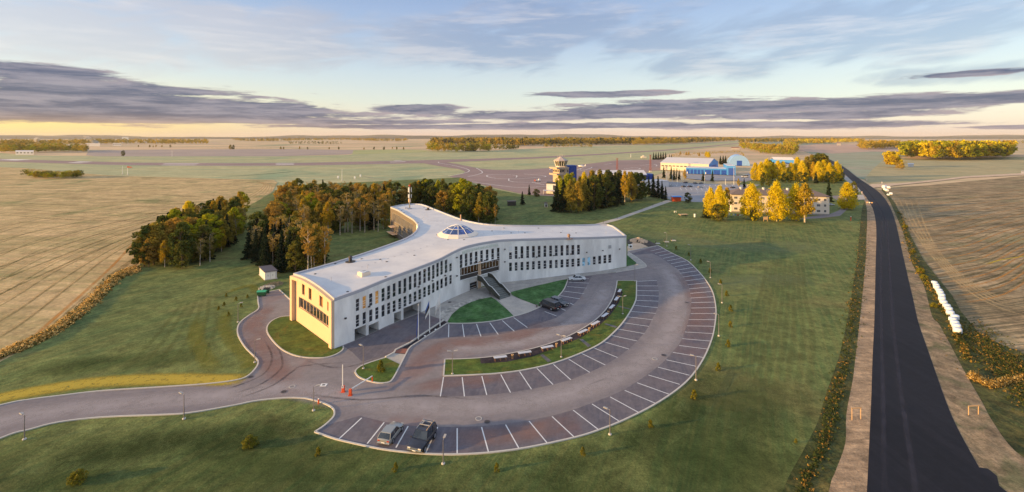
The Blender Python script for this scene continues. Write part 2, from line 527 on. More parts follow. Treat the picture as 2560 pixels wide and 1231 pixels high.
# worn lawn patches that stay with the grass
sheet('frosted_field', [(1905, 351), (1990, 349), (2160, 366), (2260, 378), (2270, 392), (2218, 392), (2180, 425), (2160, 448), (2140, 443), (2100, 412), (2060, 395), (1990, 372), (1870, 370)], m_frost, -0.24)
sheet('pale_far_field', [(1990, 377), (1975, 366), (2040, 361), (2160, 361), (2260, 364), (2262, 382), (2180, 379), (2080, 384)], m_pink, -0.20)
sheet('pale_meadow', [(2218, 392), (2300, 398), (2560, 392), (3600, 380), (3600, 396), (2560, 434), (2413, 442), (2347, 450), (2250, 459), (2178, 461), (2160, 448), (2180, 425)], m_meadow, -0.18)
sheet('harrowed_field', [(2205, 471), (2330, 462), (2560, 440), (3600, 399), (4200, 420), (4600, 1500), (2900, 1000), (2560, 884), (2501, 860), (2446, 831), (2402, 778), (2380, 738), (2341, 690), (2308, 648),
                         (2279, 594), (2252, 536), (2232, 500)], m_plough, -0.14)
sheet('farm_track', [(2168, 464), (2180, 460), (2250, 458.4), (2347, 448.8), (2412, 440.8), (2560, 432.6), (3600, 396), (3600, 400), (2560, 437.5), (2412, 445), (2347, 452.8), (2250, 462.5), (2200, 468), (2182, 470)], m_track, -0.06)
RL = [(2060, 401), (2082, 412), (2104, 430), (2130, 453), (2152.5, 478), (2169, 499), (2182, 522), (2189, 553), (2191, 590), (2189, 660), (2186, 800), (2181.6, 890), (2178, 1000), (2173, 1110), (2167, 1231), (2150, 1500), (2120, 1900)]
RR = [(2072, 398), (2100, 412), (2121, 426), (2141, 442), (2165.5, 458.5), (2185, 471.5), (2204.5, 488), (2221, 510.5), (2234, 540), (2243.5, 575.5), (2255, 627.5), (2269.5, 692.5), (2282.5, 748), (2294, 800), (2305, 834),
      (2321.5, 881), (2340, 934), (2362, 996), (2387.5, 1058), (2420.5, 1120.7), (2453.5, 1179), (2484, 1231), (2640, 1500), (2900, 1900)]
RLs, RRs = px_smooth(RL), px_smooth(RR)
sheet('road', list(RLs) + list(RRs)[::-1], m_new, 0.02)
# sandy shoulders of the road, lower than the asphalt
GL = [(2088, 424), (2120, 454), (2142, 480), (2163, 506), (2168, 540), (2166, 600), (2165, 640), (2159, 709), (2151, 790), (2138, 901), (2131, 956), (2116, 1036), (2113, 1110), (2087, 1183), (2072, 1231), (2020, 1500), (1960, 1900)]
sheet('gravel_bank', [(2150, 478)] + [tuple(p) for p in RLs if p[1] > 478][:-1] + [(2130, 1850)] + [tuple(p) for p in px_smooth(GL) if p[1] > 500][::-1], m_sandl, 0.004)
sheet('road_shoulder', [tuple(p) for p in RLs if p[1] < 482] + [(2143, 482), (2120, 456), (2084, 424), (2050, 404)], m_grav, 0.0)
WL = [(2160, 506), (2154, 530), (2149, 582), (2143, 644), (2133, 709), (2120, 790), (2098, 890), (2065, 985), (2043, 1058), (2006, 1131), (1955, 1231), (1860, 1500), (1760, 1900)]
sheet('weedy_strip', [(2166, 506)] + [tuple(p) for p in px_smooth(GL) if p[1] > 506] + [tuple(p) for p in px_smooth(WL)][::-1], m_weed, 0.0)
SR = [(2204, 476), (2222, 500), (2236, 530), (2250, 562), (2263, 597), (2281, 660), (2310, 715), (2330, 790), (2347, 810), (2373, 856), (2402, 912), (2430, 962), (2455, 1005), (2483, 1056), (2538, 1128), (2640, 1200), (3000, 1500), (3300, 1900)]
SRs = px_smooth(SR)
sheet('sandy_verge', [tuple(p) for p in RRs if p[1] > 470] + [tuple(p) for p in SRs][::-1], m_sand, -0.006)
sheet('weedy_ditch', [tuple(p) for p in SRs] + [(4400, 1900), (4600, 1400), (2900, 1000), (2560, 884), (2501, 860), (2446, 831), (2402, 778), (2380, 738), (2341, 690), (2308, 648), (2279, 594), (2252, 536), (2232, 500), (2205, 471)], m_weed, -0.03)
# tongue of fresh asphalt spilled past the road edge
sheet('spilled_asphalt', [(2441, 1168), (2470, 1172), (2492, 1190), (2498, 1215), (2530, 1240), (2640, 1500), (2478, 1231)], m_new, 0.012)

# ---- runway, taxiway, apron
sheet('runway', [(-1200, 388), (0, 397), (120, 401), (330, 406.5), (600, 407.8), (760, 407), (900, 404), (1060, 400.5), (1190, 397.5), (1330, 393), (1500, 384.5), (1640, 376), (1760, 366.5), (1850, 357), (1880, 352.5), (1890, 352.5),
                 (1862, 357.5), (1776, 367.5), (1656, 377.6), (1510, 387), (1340, 396.8), (1200, 402.5), (1100, 406.5), (1060, 408.5), (900, 411.4), (760, 414), (600, 415), (330, 413.5), (120, 408), (0, 404), (-1200, 393)], m_apron, -0.14)
AP = [(1050, 407), (1106, 417), (1147, 423), (1163, 429), (1158, 434), (1124, 441), (1147, 449), (1197, 460), (1242, 471), (1297, 483), (1400, 500), (1520, 475), (1602, 445), (1622, 428), (1655, 426),
      (1655, 399), (1540, 401), (1494, 407), (1378, 420), (1310, 424), (1242, 425), (1197, 421), (1152, 412), (1111, 405), (1090, 402)]
sheet('apron', AP, m_apron, -0.10)
mk = MB()
def pline(mb, pts, w, z=0.0, smoothn=0, closed=False):
    P = [g(*p) for p in pts]
    if smoothn: P = smooth(P, smoothn, closed)
    vs, fs = [], []
    n = len(P)
    for i in range(n):
        a, b = P[max(i - 1, 0)], P[min(i + 1, n - 1)]
        if closed: a, b = P[i - 1], P[(i + 1) % n]
        d = (b - a); d.z = 0
        d = d.normalized() if d.length else Vector((1, 0, 0))
        nn = Vector((-d.y, d.x, 0)) * w / 2
        vs += [P[i] + nn + Vector((0, 0, z)), P[i] - nn + Vector((0, 0, z))]
    for i in range(n if closed else n - 1):
        a, b = 2 * i, 2 * ((i + 1) % n)
        fs.append((a, a + 1, b + 1, b))
    mb.add(vs, fs)
for q in [((410, 409.2), (497, 409)), ((404, 412.8), (490, 412.6)), ((690, 408.8), (735, 408.5)), ((690, 412), (735, 411.6)), ((985, 401.6), (1004, 401)), ((975, 405.6), (1014, 404.6)),
          ((192, 404.3), (224, 405.3)), ((176, 406.8), (207, 407.6))]:
    pline(mk, q, 9, -0.08)
pline(mk, [(10, 399.3), (62, 400.3)], 26, -0.08)
pline(mk, [(240, 412.2), (330, 412.8), (600, 414.2), (760, 413.2), (900, 410.6), (1050, 407.9)], 1.6, -0.08)
pline(mk, [(500, 408.2), (760, 407.9), (900, 404.8), (1060, 401.2)], 1.6, -0.08)
pline(mk, [(1480, 385), (1500, 384.6)], 1.2, -0.08)
for q in [[(1097, 405), (1098, 408), (1130, 413), (1165, 422), (1173, 428), (1160, 433), (1140, 437), (1120, 440)], [(1190, 420), (1206, 430), (1196, 436), (1170, 442)],
          [(1218, 442), (1220, 438), (1255, 436.5), (1290, 438.5), (1290, 444)], [(1218, 442), (1240, 446), (1290, 447), (1340, 444), (1364, 442), (1355, 439), (1310, 435)],
          [(1272, 452), (1272, 447)], [(1272, 452), (1296, 455.5), (1380, 456)], [(1180, 455), (1240, 463), (1300, 469), (1366, 466)], [(1360, 462), (1330, 456)],
          [(1374, 425), (1380, 421), (1400, 418)], [(1450, 424), (1455, 420)], [(1440, 426), (1460, 419), (1480, 418), (1470, 423), (1450, 427)],
          [(1560, 421), (1590, 424), (1600, 421), (1575, 418)], [(1600, 415), (1640, 416), (1635, 411), (1608, 413)], [(1510, 412), (1530, 409)], [(1555, 402), (1580, 402)]]:
    pline(mk, q, 0.9, -0.06, 3)
tag(mk.build('runway_markings', plain('runway_paint', s(232, 226, 220), 0.7)), kind='structure')

# ---- airport parking lot and roads near the blue hangars
sheet('airport_parking_lot', [(1671, 455), (1755, 459), (1810, 462), (1900, 462), (1868, 476), (1760, 506), (1730, 505), (1673, 499), (1652, 488), (1610, 470), (1640, 452)], m_lot, 0.0)
sheet('hangar_forecourt', [(1715, 436), (1850, 440), (1880, 432), (1890, 448), (1862, 455), (1846, 452), (1768, 452), (1712, 446)], m_lot, 0.0)
sheet('footpath', [(1478, 563), (1540, 546), (1600, 525), (1668, 500), (1682, 503), (1610, 528), (1545, 551), (1500, 563)], m_path, 0.0)
sheet('courtyard_drive', [(2076, 535), (2096, 527), (2108, 517), (2104, 506), (2084, 496), (2080, 490), (2150, 487), (2163, 500), (2112, 500), (2117, 512), (2116, 526), (2100, 540), (2050, 546), (2000, 548), (2000, 545)], m_asph, 0.0)
sheet('road_apron', [(2138, 488), (2158, 487), (2163, 499), (2140, 500)], m_path, 0.008)

# ---- academy drive and car park
OUT = [(1569.6, 629), (1645.6, 614.5), (1675, 631), (1709, 647.7), (1726, 659), (1751, 684.6), (1768, 706), (1781, 729), (1788, 757), (1790, 786), (1786, 820), (1779, 850), (1760, 895), (1730, 940), (1690, 977), (1630, 1016), (1560, 1051),
       (1500, 1075), (1440, 1094), (1330, 1118), (1250, 1130), (1180, 1136), (1110, 1137.5), (1040, 1134), (960, 1125), (900, 1113), (840, 1099), (787, 1081)]
TIPL = [(787, 1081), (812, 1064), (832, 1045), (836, 1033), (831, 1021), (810, 1009.5), (774, 999), (750, 996), (710, 996), (640, 1003), (586, 1014), (476, 1033), (403, 1038), (256, 1044), (146, 1056.6), (73, 1075), (0, 1097), (-300, 1230), (-700, 1500)]
NORTH = [(-1200, 1330), (-300, 1092), (0, 1014), (73, 1000), (146, 990.6), (256, 978), (403, 968.6), (513, 961), (586, 952), (619, 941), (640, 920), (645, 906), (638.6, 895), (613.6, 870), (596, 841), (594, 820), (603, 804), (624, 788), (645.8, 773), (645, 755), (644, 741)]
OUTs = px_smooth(OUT[1:], 5)
TIPs, NORs = px_smooth(TIPL), px_smooth(NORTH)
# sections around the drive behind the building end
asph = [OUT[0]] + [tuple(p) for p in OUTs] + [tuple(p) for p in TIPs][1:] + [(-1200, 1500)] + [tuple(p) for p in NORs] + [(672, 730), (698, 725), (733, 757), (900, 846), (968, 815), (1052, 781), (1119, 803), (1284, 791), (1420, 697), (1494, 685), (1540, 682), (1614, 664), (1593, 644), (1572, 631)]
sheet('car_park_asphalt', asph, m_asph, 0.0)
RING1 = [(1560, 640)] + [OUT[1]] + [tuple(p) for p in OUTs] + [(800, 1068), (900, 1040), (960, 1055), (1040, 1066), (1142, 1068), (1204, 1066), (1264, 1060), (1322, 1051), (1380, 1040), (1433, 1025), (1480, 1008), (1526, 990), (1562, 974), (1592, 955), (1620, 936), (1645, 917), (1665, 899), (1682, 879), (1697, 862),
      (1706, 846), (1712, 828), (1718, 813), (1722, 797), (1727, 780), (1728, 765), (1729, 748), (1727, 733), (1722, 715), (1714, 700), (1705, 686), (1692, 672), (1675, 661), (1653, 645), (1630, 634)]
sheet('outer_parking_bays', RING1, m_asphd, 0.004)
IN_OUT = [(1109, 941), (1179.4, 938.6), (1251, 934), (1316, 925), (1384, 909), (1452, 884), (1503.5, 858.5), (1537.6, 829), (1559, 805), (1575, 781), (1587.5, 757), (1591, 739.5), (1591.3, 702.6)]
IN_IN = [(1112, 899.4), (1162, 898.4), (1230.6, 893), (1309, 878), (1356, 866), (1397.6, 852), (1439, 832.7), (1475, 811), (1500, 791), (1519, 769), (1533, 744.4), (1540, 722), (1543, 702.6)]
INOs, INIs = px_smooth(IN_OUT, 5), px_smooth(IN_IN, 5)
RING2 = [tuple(p) for p in INOs] + [(1642, 701), (1644, 716), (1647, 727), (1647, 741), (1646, 753), (1644, 770), (1638, 784), (1630, 799), (1622, 816), (1610, 834), (1593, 853), (1572, 873), (1543, 894), (1513, 913), (1474, 931), (1427, 950), (1382, 962), (1328, 973), (1276, 982), (1217, 988), (1161, 991.5), (1101, 991.5)]
sheet('inner_parking_bays', RING2, m_asphd, 0.004)
sheet('entrance_bays', [(1119, 806), (1163, 809), (1204, 806.5), (1245.7, 801), (1284, 791), (1350, 768), (1395, 742), (1420, 699), (1434, 690), (1480, 690), (1466, 716), (1450, 745), (1425, 770), (1391, 795), (1318, 819), (1285, 829), (1245, 837), (1202, 841), (1160, 843), (1121, 844), (1080, 844)], m_asphd, 0.004)
sheet('garage_ramp', [(835, 874), (900, 848), (968, 817), (1052, 783), (1108, 801), (1024, 857), (989, 875), (983, 882), (905, 905), (880, 880), (859, 866)], m_asphd, 0.004)

# paving between the building and the lawns
sheet('pebble_paving', [(1052, 781), (1100, 757), (1176, 725), (1250, 708), (1300, 702), (1400, 690), (1494, 679), (1566, 668), (1569, 629), (1593, 644), (1613, 660), (1615, 666), (1608, 670), (1540, 681.5), (1494, 686),
                        (1424, 697), (1395, 742), (1350, 768), (1284, 791), (1200, 808), (1119, 806), (1110, 801)], m_grav, 0.012)
sheet('entrance_path', [(1246, 752), (1279, 741), (1350.6, 768), (1315, 783), (1284, 791.5)], m_path, 0.10)
m_cob = ground('pale_cobbles', s(196, 190, 182), s(150, 148, 144), None, big=1.2, fine=0.25, fv=0.35, bump=0.5)
sheet('cobble_border', [(1096, 790), (1104, 780), (1120, 770), (1160, 752), (1200, 745), (1215, 743), (1222, 746), (1180, 756), (1150, 768), (1130, 786), (1118, 803), (1110, 800)], m_cob, 0.016)
G1 = [(1119, 805), (1130, 787), (1150, 770), (1176, 757), (1200, 749), (1228, 744), (1240, 751), (1252, 762), (1270, 777), (1281, 788)]
g1 = sheet('triangle_lawn', G1 + [(1284, 791.3), (1245.7, 801), (1204, 806.5), (1163, 809), (1121.4, 808.4)], m_green, 0.11)
sheet('entrance_lawn', [(1279, 738), (1277, 732), (1290, 728), (1330, 718), (1370, 709), (1400, 702), (1419.7, 698.8), (1417, 710), (1411, 722), (1395, 741.6), (1375.5, 755.4), (1350.6, 767.8), (1330, 760), (1300, 748)], m_green, 0.11)
sheet('corner_lawn', [(1567, 638), (1591, 658), (1588, 662), (1566, 667)], m_green, 0.11)
GI = [(733, 797), (731.5, 791.5), (703, 793), (681.5, 802), (669, 815), (668, 831), (681.5, 852), (703.5, 873.7), (731.5, 888), (760, 894.4), (788.7, 896), (817, 894.4), (842, 886), (856.6, 875.5), (858, 866), (835, 874)]
sheet('end_lawn', GI, m_lawn2, 0.11)
ISL = [(964, 895), (910, 913), (890.6, 925.5), (889.5, 935), (903, 947), (939, 957.7), (967, 957.7), (981.7, 948.7), (1001, 913)]
sheet('wedge_lawn', ISL, m_lawn2, 0.11)
sheet('island_path', [(964, 895), (985, 884.4), (1016, 887), (1001, 913)], m_path, 0.08)
sheet('flag_strip', [(1110, 802), (1024.6, 859.4), (989, 877), (985, 884), (1016, 887), (1021, 873.7), (1028, 866.5), (1117.5, 809)], m_mulch, 0.10)
sheet('brick_patch', [(990, 878), (1005, 873), (1021, 874), (1015, 886), (986, 884)], plain('red_brick_paving', s(142, 92, 78), 0.9, var=0.4, vs=3.0), 0.125)
sheet('bench_island_lawn', [tuple(p) for p in INOs] + [tuple(p) for p in INIs][::-1], m_lawn2, 0.11)
BST = [(1200, 896.5), (1201.6, 911), (1232, 909), (1265, 907), (1333, 892.6), (1401, 867), (1452, 846), (1503.5, 810.7), (1527.4, 787), (1546, 760), (1557, 733), (1552, 723.7), (1541, 722)]
sheet('bench_strip', BST + [tuple(p) for p in INIs if 722 < p[1] < 896][::-1], m_mulch, 0.125)
m_steps = ground('grey_stepping_slabs', s(112, 110, 112), s(96, 96, 98), None, big=2, fine=0.2, fv=0.2)
for q in [[(1350, 890), (1357, 887), (1379, 904), (1370, 908)], [(1448, 850), (1456, 849), (1478, 866), (1470, 870)], [(1510, 812), (1515, 810), (1543, 818), (1540, 822)], [(1545, 768), (1547, 766), (1578, 774), (1576, 776)]]:
    sheet('stepping_path', q, m_steps, 0.13)
sheet('soil_mound_ground', [(1568, 600), (1580, 596), (1605, 597), (1625, 603), (1640, 611), (1645, 614), (1618, 618), (1590, 612), (1568, 610)], m_soil, 0.004)
sheet('sand_patch', [(1568, 617), (1585, 606), (1600, 608), (1620, 617), (1600, 622), (1569, 628)], m_track, 0.02)

# kerbs
kb = MB()
def kerb(l, n=4, w=0.26, closed=False, h=0.13):
    P = [g(*p) for p in l]
    if n: P = smooth(P, n, closed)
    kb.ribbon(P, w, -0.02, h, closed=closed)
kerb(OUT[1:], 5); kerb([(1569, 629), (1645.6, 614.5)], 0); kerb(TIPL, 4); kerb(NORTH, 4)
kerb([(698, 725), (733, 757)], 0); kerb([(644, 741), (672, 730), (698, 725)], 0)
kerb([(733, 797)] + GI[1:-1], 3); kerb(ISL, 3); kerb([(1001, 913), (1021, 873.7), (1028, 866.5), (1117.5, 809)], 0); kerb([(1110, 802), (1024.6, 859.4), (989, 877), (985, 884), (964, 895)], 0, w=0.35, h=0.3)
kerb(IN_OUT, 5, w=0.32); kerb(IN_IN, 5); kerb([(1109, 941), (1112, 899.4)], 0); kerb([(1543, 702.6), (1591.3, 702.6)], 0)
kerb([(1117.5, 809), (1163, 809.5), (1204, 807), (1245.7, 801.5), (1284, 791.8), (1316, 783), (1350.6, 768.5), (1375.5, 756), (1395, 742), (1411, 722.5), (1420, 699)], 3)
kerb([(1540, 681.5), (1608, 670), (1615, 666), (1613, 660), (1593, 644), (1569, 629)], 2, w=0.2, h=0.03)
tag(kb.build('kerb', m_kerb), kind='structure')

# painted bays
def P1(x, y): return (1060 + x / 2.931, 780 + y / 2.931)
def P5(x, y): return (1540 + x / 4.734, 560 + y / 4.734)
def P2(x, y): return (1080 + x / 3.621, 540 + y / 3.621)
def P3(x, y): return (560 + x / 2.798, 720 + y / 2.798)
pk = MB()
L1 = [(243,1042,243,853),(473,1030,422,845),(697,1003,598,827),(908,968,770,801),(1104,921,938,767),(1279,864,1093,721),(1434,804,1230,675),(1573,738,1364,624),(1697,671,1471,576),(1793,603,1561,520),(1874,532,1644,463),
      (1945,465,1715,406),(1997,400,1776,352),(2048,335,1823,297),(2085,274,1870,247),(2104,215,1893,197),(2118,160,1912,148),(2125,106,1928,103),(2133,58,1940,57),(2135,13,1955,13),
      (143,478,120,620),(280,480,296,620),(424,472,460,610),(563,460,634,592),(700,437,787,567),(828,415,945,533),(948,385,1075,498),(1060,347,1215,444),(1157,306,1328,390),(1240,263,1418,335),(1313,218,1502,273),(1373,173,1563,214),
      (1420,126,1614,160),(1460,80,1648,107),(1490,37,1675,58),(1513,-3,1698,12),
      (182,92,180,187),(282,92,295,185),(385,90,417,180),(482,80,544,166),(574,64,661,142),(657,42,757,115),(885,-2,970,30)]
for a, b, c, d in L1: pline(pk, [P1(a, b), P1(c, d)], 0.17, 0.012)
L5 = [(1178,992,892,997),(1168,926,893,934),(1153,863,885,879),(1133,802,880,823),(1112,748,866,770),(1077,697,848,722),(1040,648,822,675),(1000,601,790,630),(962,556,757,586),(915,517,735,545),(870,478,697,508),(830,440,650,473),
      (775,407,605,440),(720,376,557,410),(670,347,508,381),(610,317,462,349),(555,290,410,322),(214,965,493,993),(234,906,502,916),(243,845,507,856),(246,790,507,794),(248,735,495,735),(246,682,483,670)]
for a, b, c, d in L5: pline(pk, [P5(a, b), P5(c, d)], 0.2, 0.012)
for a, b, c, d in [(1160,722,1338,752),(1195,682,1378,705),(1222,640,1403,655),(1240,600,1418,610),(1250,790,1280,805),(1170,840,1208,857),(1392,568,1422,570)]: pline(pk, [P2(a, b), P2(c, d)], 0.2, 0.012)
for a, b, c, d in [(963,910,803,1058),(1120,942,1002,1090),(1288,968,1203,1118)]: pline(pk, [P3(a, b), P3(c, d)], 0.2, 0.012)
pline(pk, [(1094, 1068), (1064, 1133)], 0.2, 0.012)
tag(pk.build('parking_markings', m_white), kind='structure')
lk = MB()
for a in range(9): pline(lk, [(1700 + a * 13, 470), (1704 + a * 13, 476)], 0.3, 0.02)
for a in range(11): pline(lk, [(1690 + a * 14, 462), (1692 + a * 14, 466)], 0.3, 0.02)
tag(lk.build('lot_markings', m_white), kind='structure')

# ---- far hills and ridges
def ridge(name, Y, x0, x1, hfun, mat, seed):
    rnd = random.Random(seed)
    n = 160
    ph = [rnd.uniform(0, 6.28) for _ in range(6)]
    vs, fs = [], []
    for i in range(n + 1):
        x = x0 + (x1 - x0) * i / n
        u = i / n * 10
        h = hfun * (0.55 + 0.22 * math.sin(u * 1.3 + ph[0]) + 0.14 * math.sin(u * 3.1 + ph[1]) + 0.09 * math.sin(u * 7.7 + ph[2]) + 0.05 * math.sin(u * 17 + ph[3]))
        for k, (yy, zz) in enumerate(((-900, 0.0), (-300, 0.7), (0, 1.0), (500, 0.8), (1500, 0.0))):
            vs.append((x, Y + yy, -0.5 + max(h, 4) * zz))
    for i in range(n):
        for k in range(4):
            a = i * 5 + k
            fs.append((a, a + 5, a + 6, a + 1))
    o = MB().add(vs, fs).build(name, mat, smooth_=True)
    tag(o, kind='structure')
m_hill = ground('wooded_hill', s(78, 84, 80), s(92, 92, 80), s(110, 100, 76), big=500, fine=20, ang=0, slen=300, swid=60, sstr=0.5, fv=0.2, bump=0.0)
ridge('hill', 13000, -17000, 17000, 130, m_hill, 3)
ridge('hill', 9500, -13000, 13000, 72, m_hill, 8)

# ---- worn and sun-painted bands: soft-edged ribbons over the ground (dusty lanes, tyre tracks, drill lines, sunlight painted on grass and asphalt)
def band_mat(name, c, strength, sc=0.6, c2=None):
    m, q = new_mat(name)
    at = q.n('ShaderNodeAttribute', attribute_name='fade')
    pos = q.n('ShaderNodeNewGeometry').outputs['Position']
    nz = q.n('ShaderNodeTexNoise', {'Vector': pos, 'Scale': sc, 'Detail': 7.0, 'Roughness': 0.7}).outputs[0]
    n2_ = q.n('ShaderNodeTexNoise', {'Vector': pos, 'Scale': 7.0, 'Detail': 3.0, 'Roughness': 0.7}).outputs[0]
    f = q.m('MULTIPLY', at.outputs['Fac'], q.m('MULTIPLY', q.ss(q.m('ADD', q.m('MULTIPLY', nz, 0.7), q.m('MULTIPLY', n2_, 0.3)), 0.30, 0.62), strength), clamp=True)
    col = q.mix(q.ss(nz, 0.4, 0.6), c, c2 or c)
    a = q.n('ShaderNodeBsdfDiffuse', {0: col}); b = q.n('ShaderNodeBsdfTransparent')
    mx = q.n('ShaderNodeMixShader', {0: f, 1: b.outputs[0], 2: a.outputs[0]})
    q.n('ShaderNodeOutputMaterial', {0: mx.outputs[0]})
    return m
def band(name, lines, mat, z, kind='structure'):
    """lines: list of (points in photo pixels, width in metres)"""
    vs, fs, fd = [], [], []
    for pts, w in lines:
        P = smooth([g(*p) for p in pts], 5)
        n = len(P); o = len(vs)
        for i in range(n):
            a, b = P[max(i - 1, 0)], P[min(i + 1, n - 1)]
            d = (b - a); d.z = 0; d = d.normalized(); nn = Vector((-d.y, d.x, 0))
            e = min(1, i / 3, (n - 1 - i) / 3)
            for k, fk in ((-1, 0), (-.5, .8), (0, 1), (.5, .8), (1, 0)):
                q_ = P[i] + nn * (w * 0.5 * k); vs.append((q_.x, q_.y, z)); fd.append(fk * e)
        for i in range(n - 1):
            for k in range(4):
                a = o + i * 5 + k; fs.append((a, a + 5, a + 6, a + 1))
    me = bpy.data.meshes.new(name); me.from_pydata(vs, [], fs); me.materials.append(mat)
    at = me.attributes.new('fade', 'FLOAT', 'POINT'); at.data.foreach_set('value', fd)
    ob = bpy.data.objects.new(name, me); COL.objects.link(ob); ob['kind'] = kind
    return ob
m_dust = band_mat('dusty_lane', s(190, 180, 178), 0.9, 0.25, s(172, 163, 164))
m_redsun = band_mat('reddish_sun_tint', s(158, 126, 118), 0.6, 0.2)  # reddish low sunlight painted onto the asphalt as soft bands
m_tyrem = band_mat('tyre_mark', s(60, 58, 64), 0.4, 0.5)
m_sunlit_dryg = band_mat('sunlit_dry_grass', s(206, 178, 78), 1.5, 0.8, s(176, 156, 72))  # golden sunlight is put into this dry grass colour
m_drill = band_mat('pale_drill_line', s(222, 190, 140), 0.55, 0.12)
m_drilld = band_mat('dark_drill_line', s(112, 106, 70), 0.5, 0.3)
m_straw = band_mat('straw_swath', s(210, 150, 84), 0.7, 0.12)
band('lane_wear_and_sun', [([(-300, 1160), (0, 1055), (150, 1026), (400, 1003), (600, 985), (720, 970), (820, 985), (960, 1010), (1150, 1020), (1330, 1003), (1480, 965), (1600, 905), (1668, 840), (1690, 770), (1680, 700), (1640, 655)], 7.5),
                   ([(1090, 870), (1200, 868), (1330, 850), (1440, 805), (1500, 750), (1520, 705)], 6.0)], m_dust, 0.006)
band('lane_wear_and_sun', [([(700, 960), (680, 900), (640, 850), (640, 800), (680, 760)], 6), ([(1030, 935), (1120, 860), (1250, 850), (1400, 800)], 6), ([(1000, 985), (1150, 950), (1300, 940)], 5), ([(1735, 850), (1752, 790), (1740, 730), (1700, 680)], 7), ([(1100, 1090), (1300, 1085), (1450, 1045)], 5)], m_redsun, 0.008)
band('tyre_marks', [([(560, 975), (620, 955), (665, 930), (680, 890), (660, 850)], 0.5), ([(580, 985), (650, 962), (700, 925), (705, 895), (690, 860)], 0.5), ([(600, 995), (680, 965), (730, 930), (760, 915), (880, 905)], 0.6), ([(760, 985), (900, 1000), (1050, 990), (1200, 1000)], 0.7),
                    ([(760, 900), (850, 920), (960, 890), (1060, 850)], 0.6), ([(1465, 965), (1500, 952), (1515, 947)], 0.35)], m_tyrem, 0.010)
band('sunlit_dry_grass', [([(-250, 1080), (-60, 1010), (100, 976), (250, 955), (420, 948), (530, 950), (620, 950)], 5.0), ([(640, 640), (668, 600), (690, 560)], 5), ([(1500, 2000), (1510, 2010), (1520, 2020)], 1)], m_sunlit_dryg, 0.004)
band('mowing_stripes', [([(1740 + i * 34, 1130 - i * 10), (1840 + i * 24, 900 - i * 8), (1900 + i * 14, 740), (1925 + i * 10, 640)], 1.5) for i in range(9)], band_mat('mowing_stripe', s(116, 118, 76), 0.35, 0.4), 0.003)
band('mowing_stripes', [([(300 + i * 42, 940 - i * 6), (400 + i * 28, 830 - i * 4), (470 + i * 14, 740 - i * 3)], 1.3) for i in range(6)], band_mat('mowing_stripe', s(112, 116, 70), 0.35, 0.4), 0.003)
band('straw_swath', [([(60, 862), (130, 800), (210, 730), (290, 655), (350, 590), (380, 562), (402, 545)], 1.3)], m_straw, -0.15)
LNS = []
for k in range(9):
    o_ = k * 24 + (k * 7) % 5 * 6
    LNS.append(([(-120 - o_, 900 - k * 30), (60 - o_ * .6, 800 - k * 26), (190 - o_ * .4, 700 - k * 20), (310, 612 - k * 12), (450, 540 - k * 6)], 1.0))
band('drill_lines', LNS, m_drill, -0.145)
band('drill_lines', [([(a - 14, b + 14) for a, b in l], 0.9) for l, w in LNS] + [([(90, 850 + i * 9), (190, 760 + i * 8), (300, 668 + i * 4), (420 - i * 2, 590)], 0.8) for i in range(3)], m_drilld, -0.142)
band('drill_lines', [([(600 + i * 14, 500), (640 + i * 9, 480), (660 + i * 4, 462), (640, 455 - i * .6)], 1.6) for i in range(5)] + [([(0, 470 + i * 14), (200, 470 + i * 17), (400, 478 + i * 15), (560, 490 + i * 10)], 1.6) for i in range(5)], m_drill, -0.14)
band('drill_lines', [([(0, 476 + i * 15), (200, 478 + i * 18), (400, 486 + i * 16), (540, 496 + i * 10)], 2.2) for i in range(5)], m_drilld, -0.138)
# drill lines of the right field, headland curves
RF = []
for i in range(14):
    RF.append(([(2240 + i * 10, 520 + i * 18), (2330 + i * 14, 505 + i * 17), (2440 + i * 12, 486 + i * 14), (2620, 455 + i * 14)], 0.8))
band('furrow_lines', RF, m_drilld, -0.125)
band('furrow_lines', [([(a, b + 8) for a, b in l], 0.8) for l, w in RF], m_straw, -0.122)
band('furrow_lines', [([(2225 + i * 16, 480 + i * 4), (2262 + i * 14, 545 + i * 8), (2330 + i * 12, 640 + i * 6), (2440 + i * 14, 740), (2600, 800 - i * 14)], 1.0) for i in range(5)], m_drill, -0.118)
band('grass_seam', [([(2465, 660), (2500, 650), (2560, 640), (2640, 628)], 0.9)], m_sunlit_dryg, -0.11)
band('field_edge_line', [([(200, 436), (420, 446), (560, 450), (684, 453), (760, 449), (860, 447), (905, 440)], 1.6)], m_tyrem, -0.10)
band('airfield_track', [([(905, 440), (920, 443), (950, 446), (1050, 441), (1100, 438), (1124, 441)], 2.2)], m_dust, -0.09)
band('airfield_dark_strip', [([(540, 441), (620, 438), (700, 432), (740, 428)], 9)], band_mat('darker_grass', s(112, 140, 110), 0.7, 0.05), -0.2)  # darker green strip on the airfield grass
band('road_wear', [([(2145, 455), (2172, 482), (2200, 520), (2215, 560), (2222, 620), (2226, 700), (2232, 800), (2242, 900), (2255, 1000), (2270, 1100), (2290, 1231), (2320, 1500)], 0.9), ([(2205, 540), (2203, 600), (2202, 700), (2203, 800), (2208, 1000), (2210, 1231)], 0.8)], band_mat('pale_road_wear', s(84, 84, 96), 0.5, 0.3), 0.026)

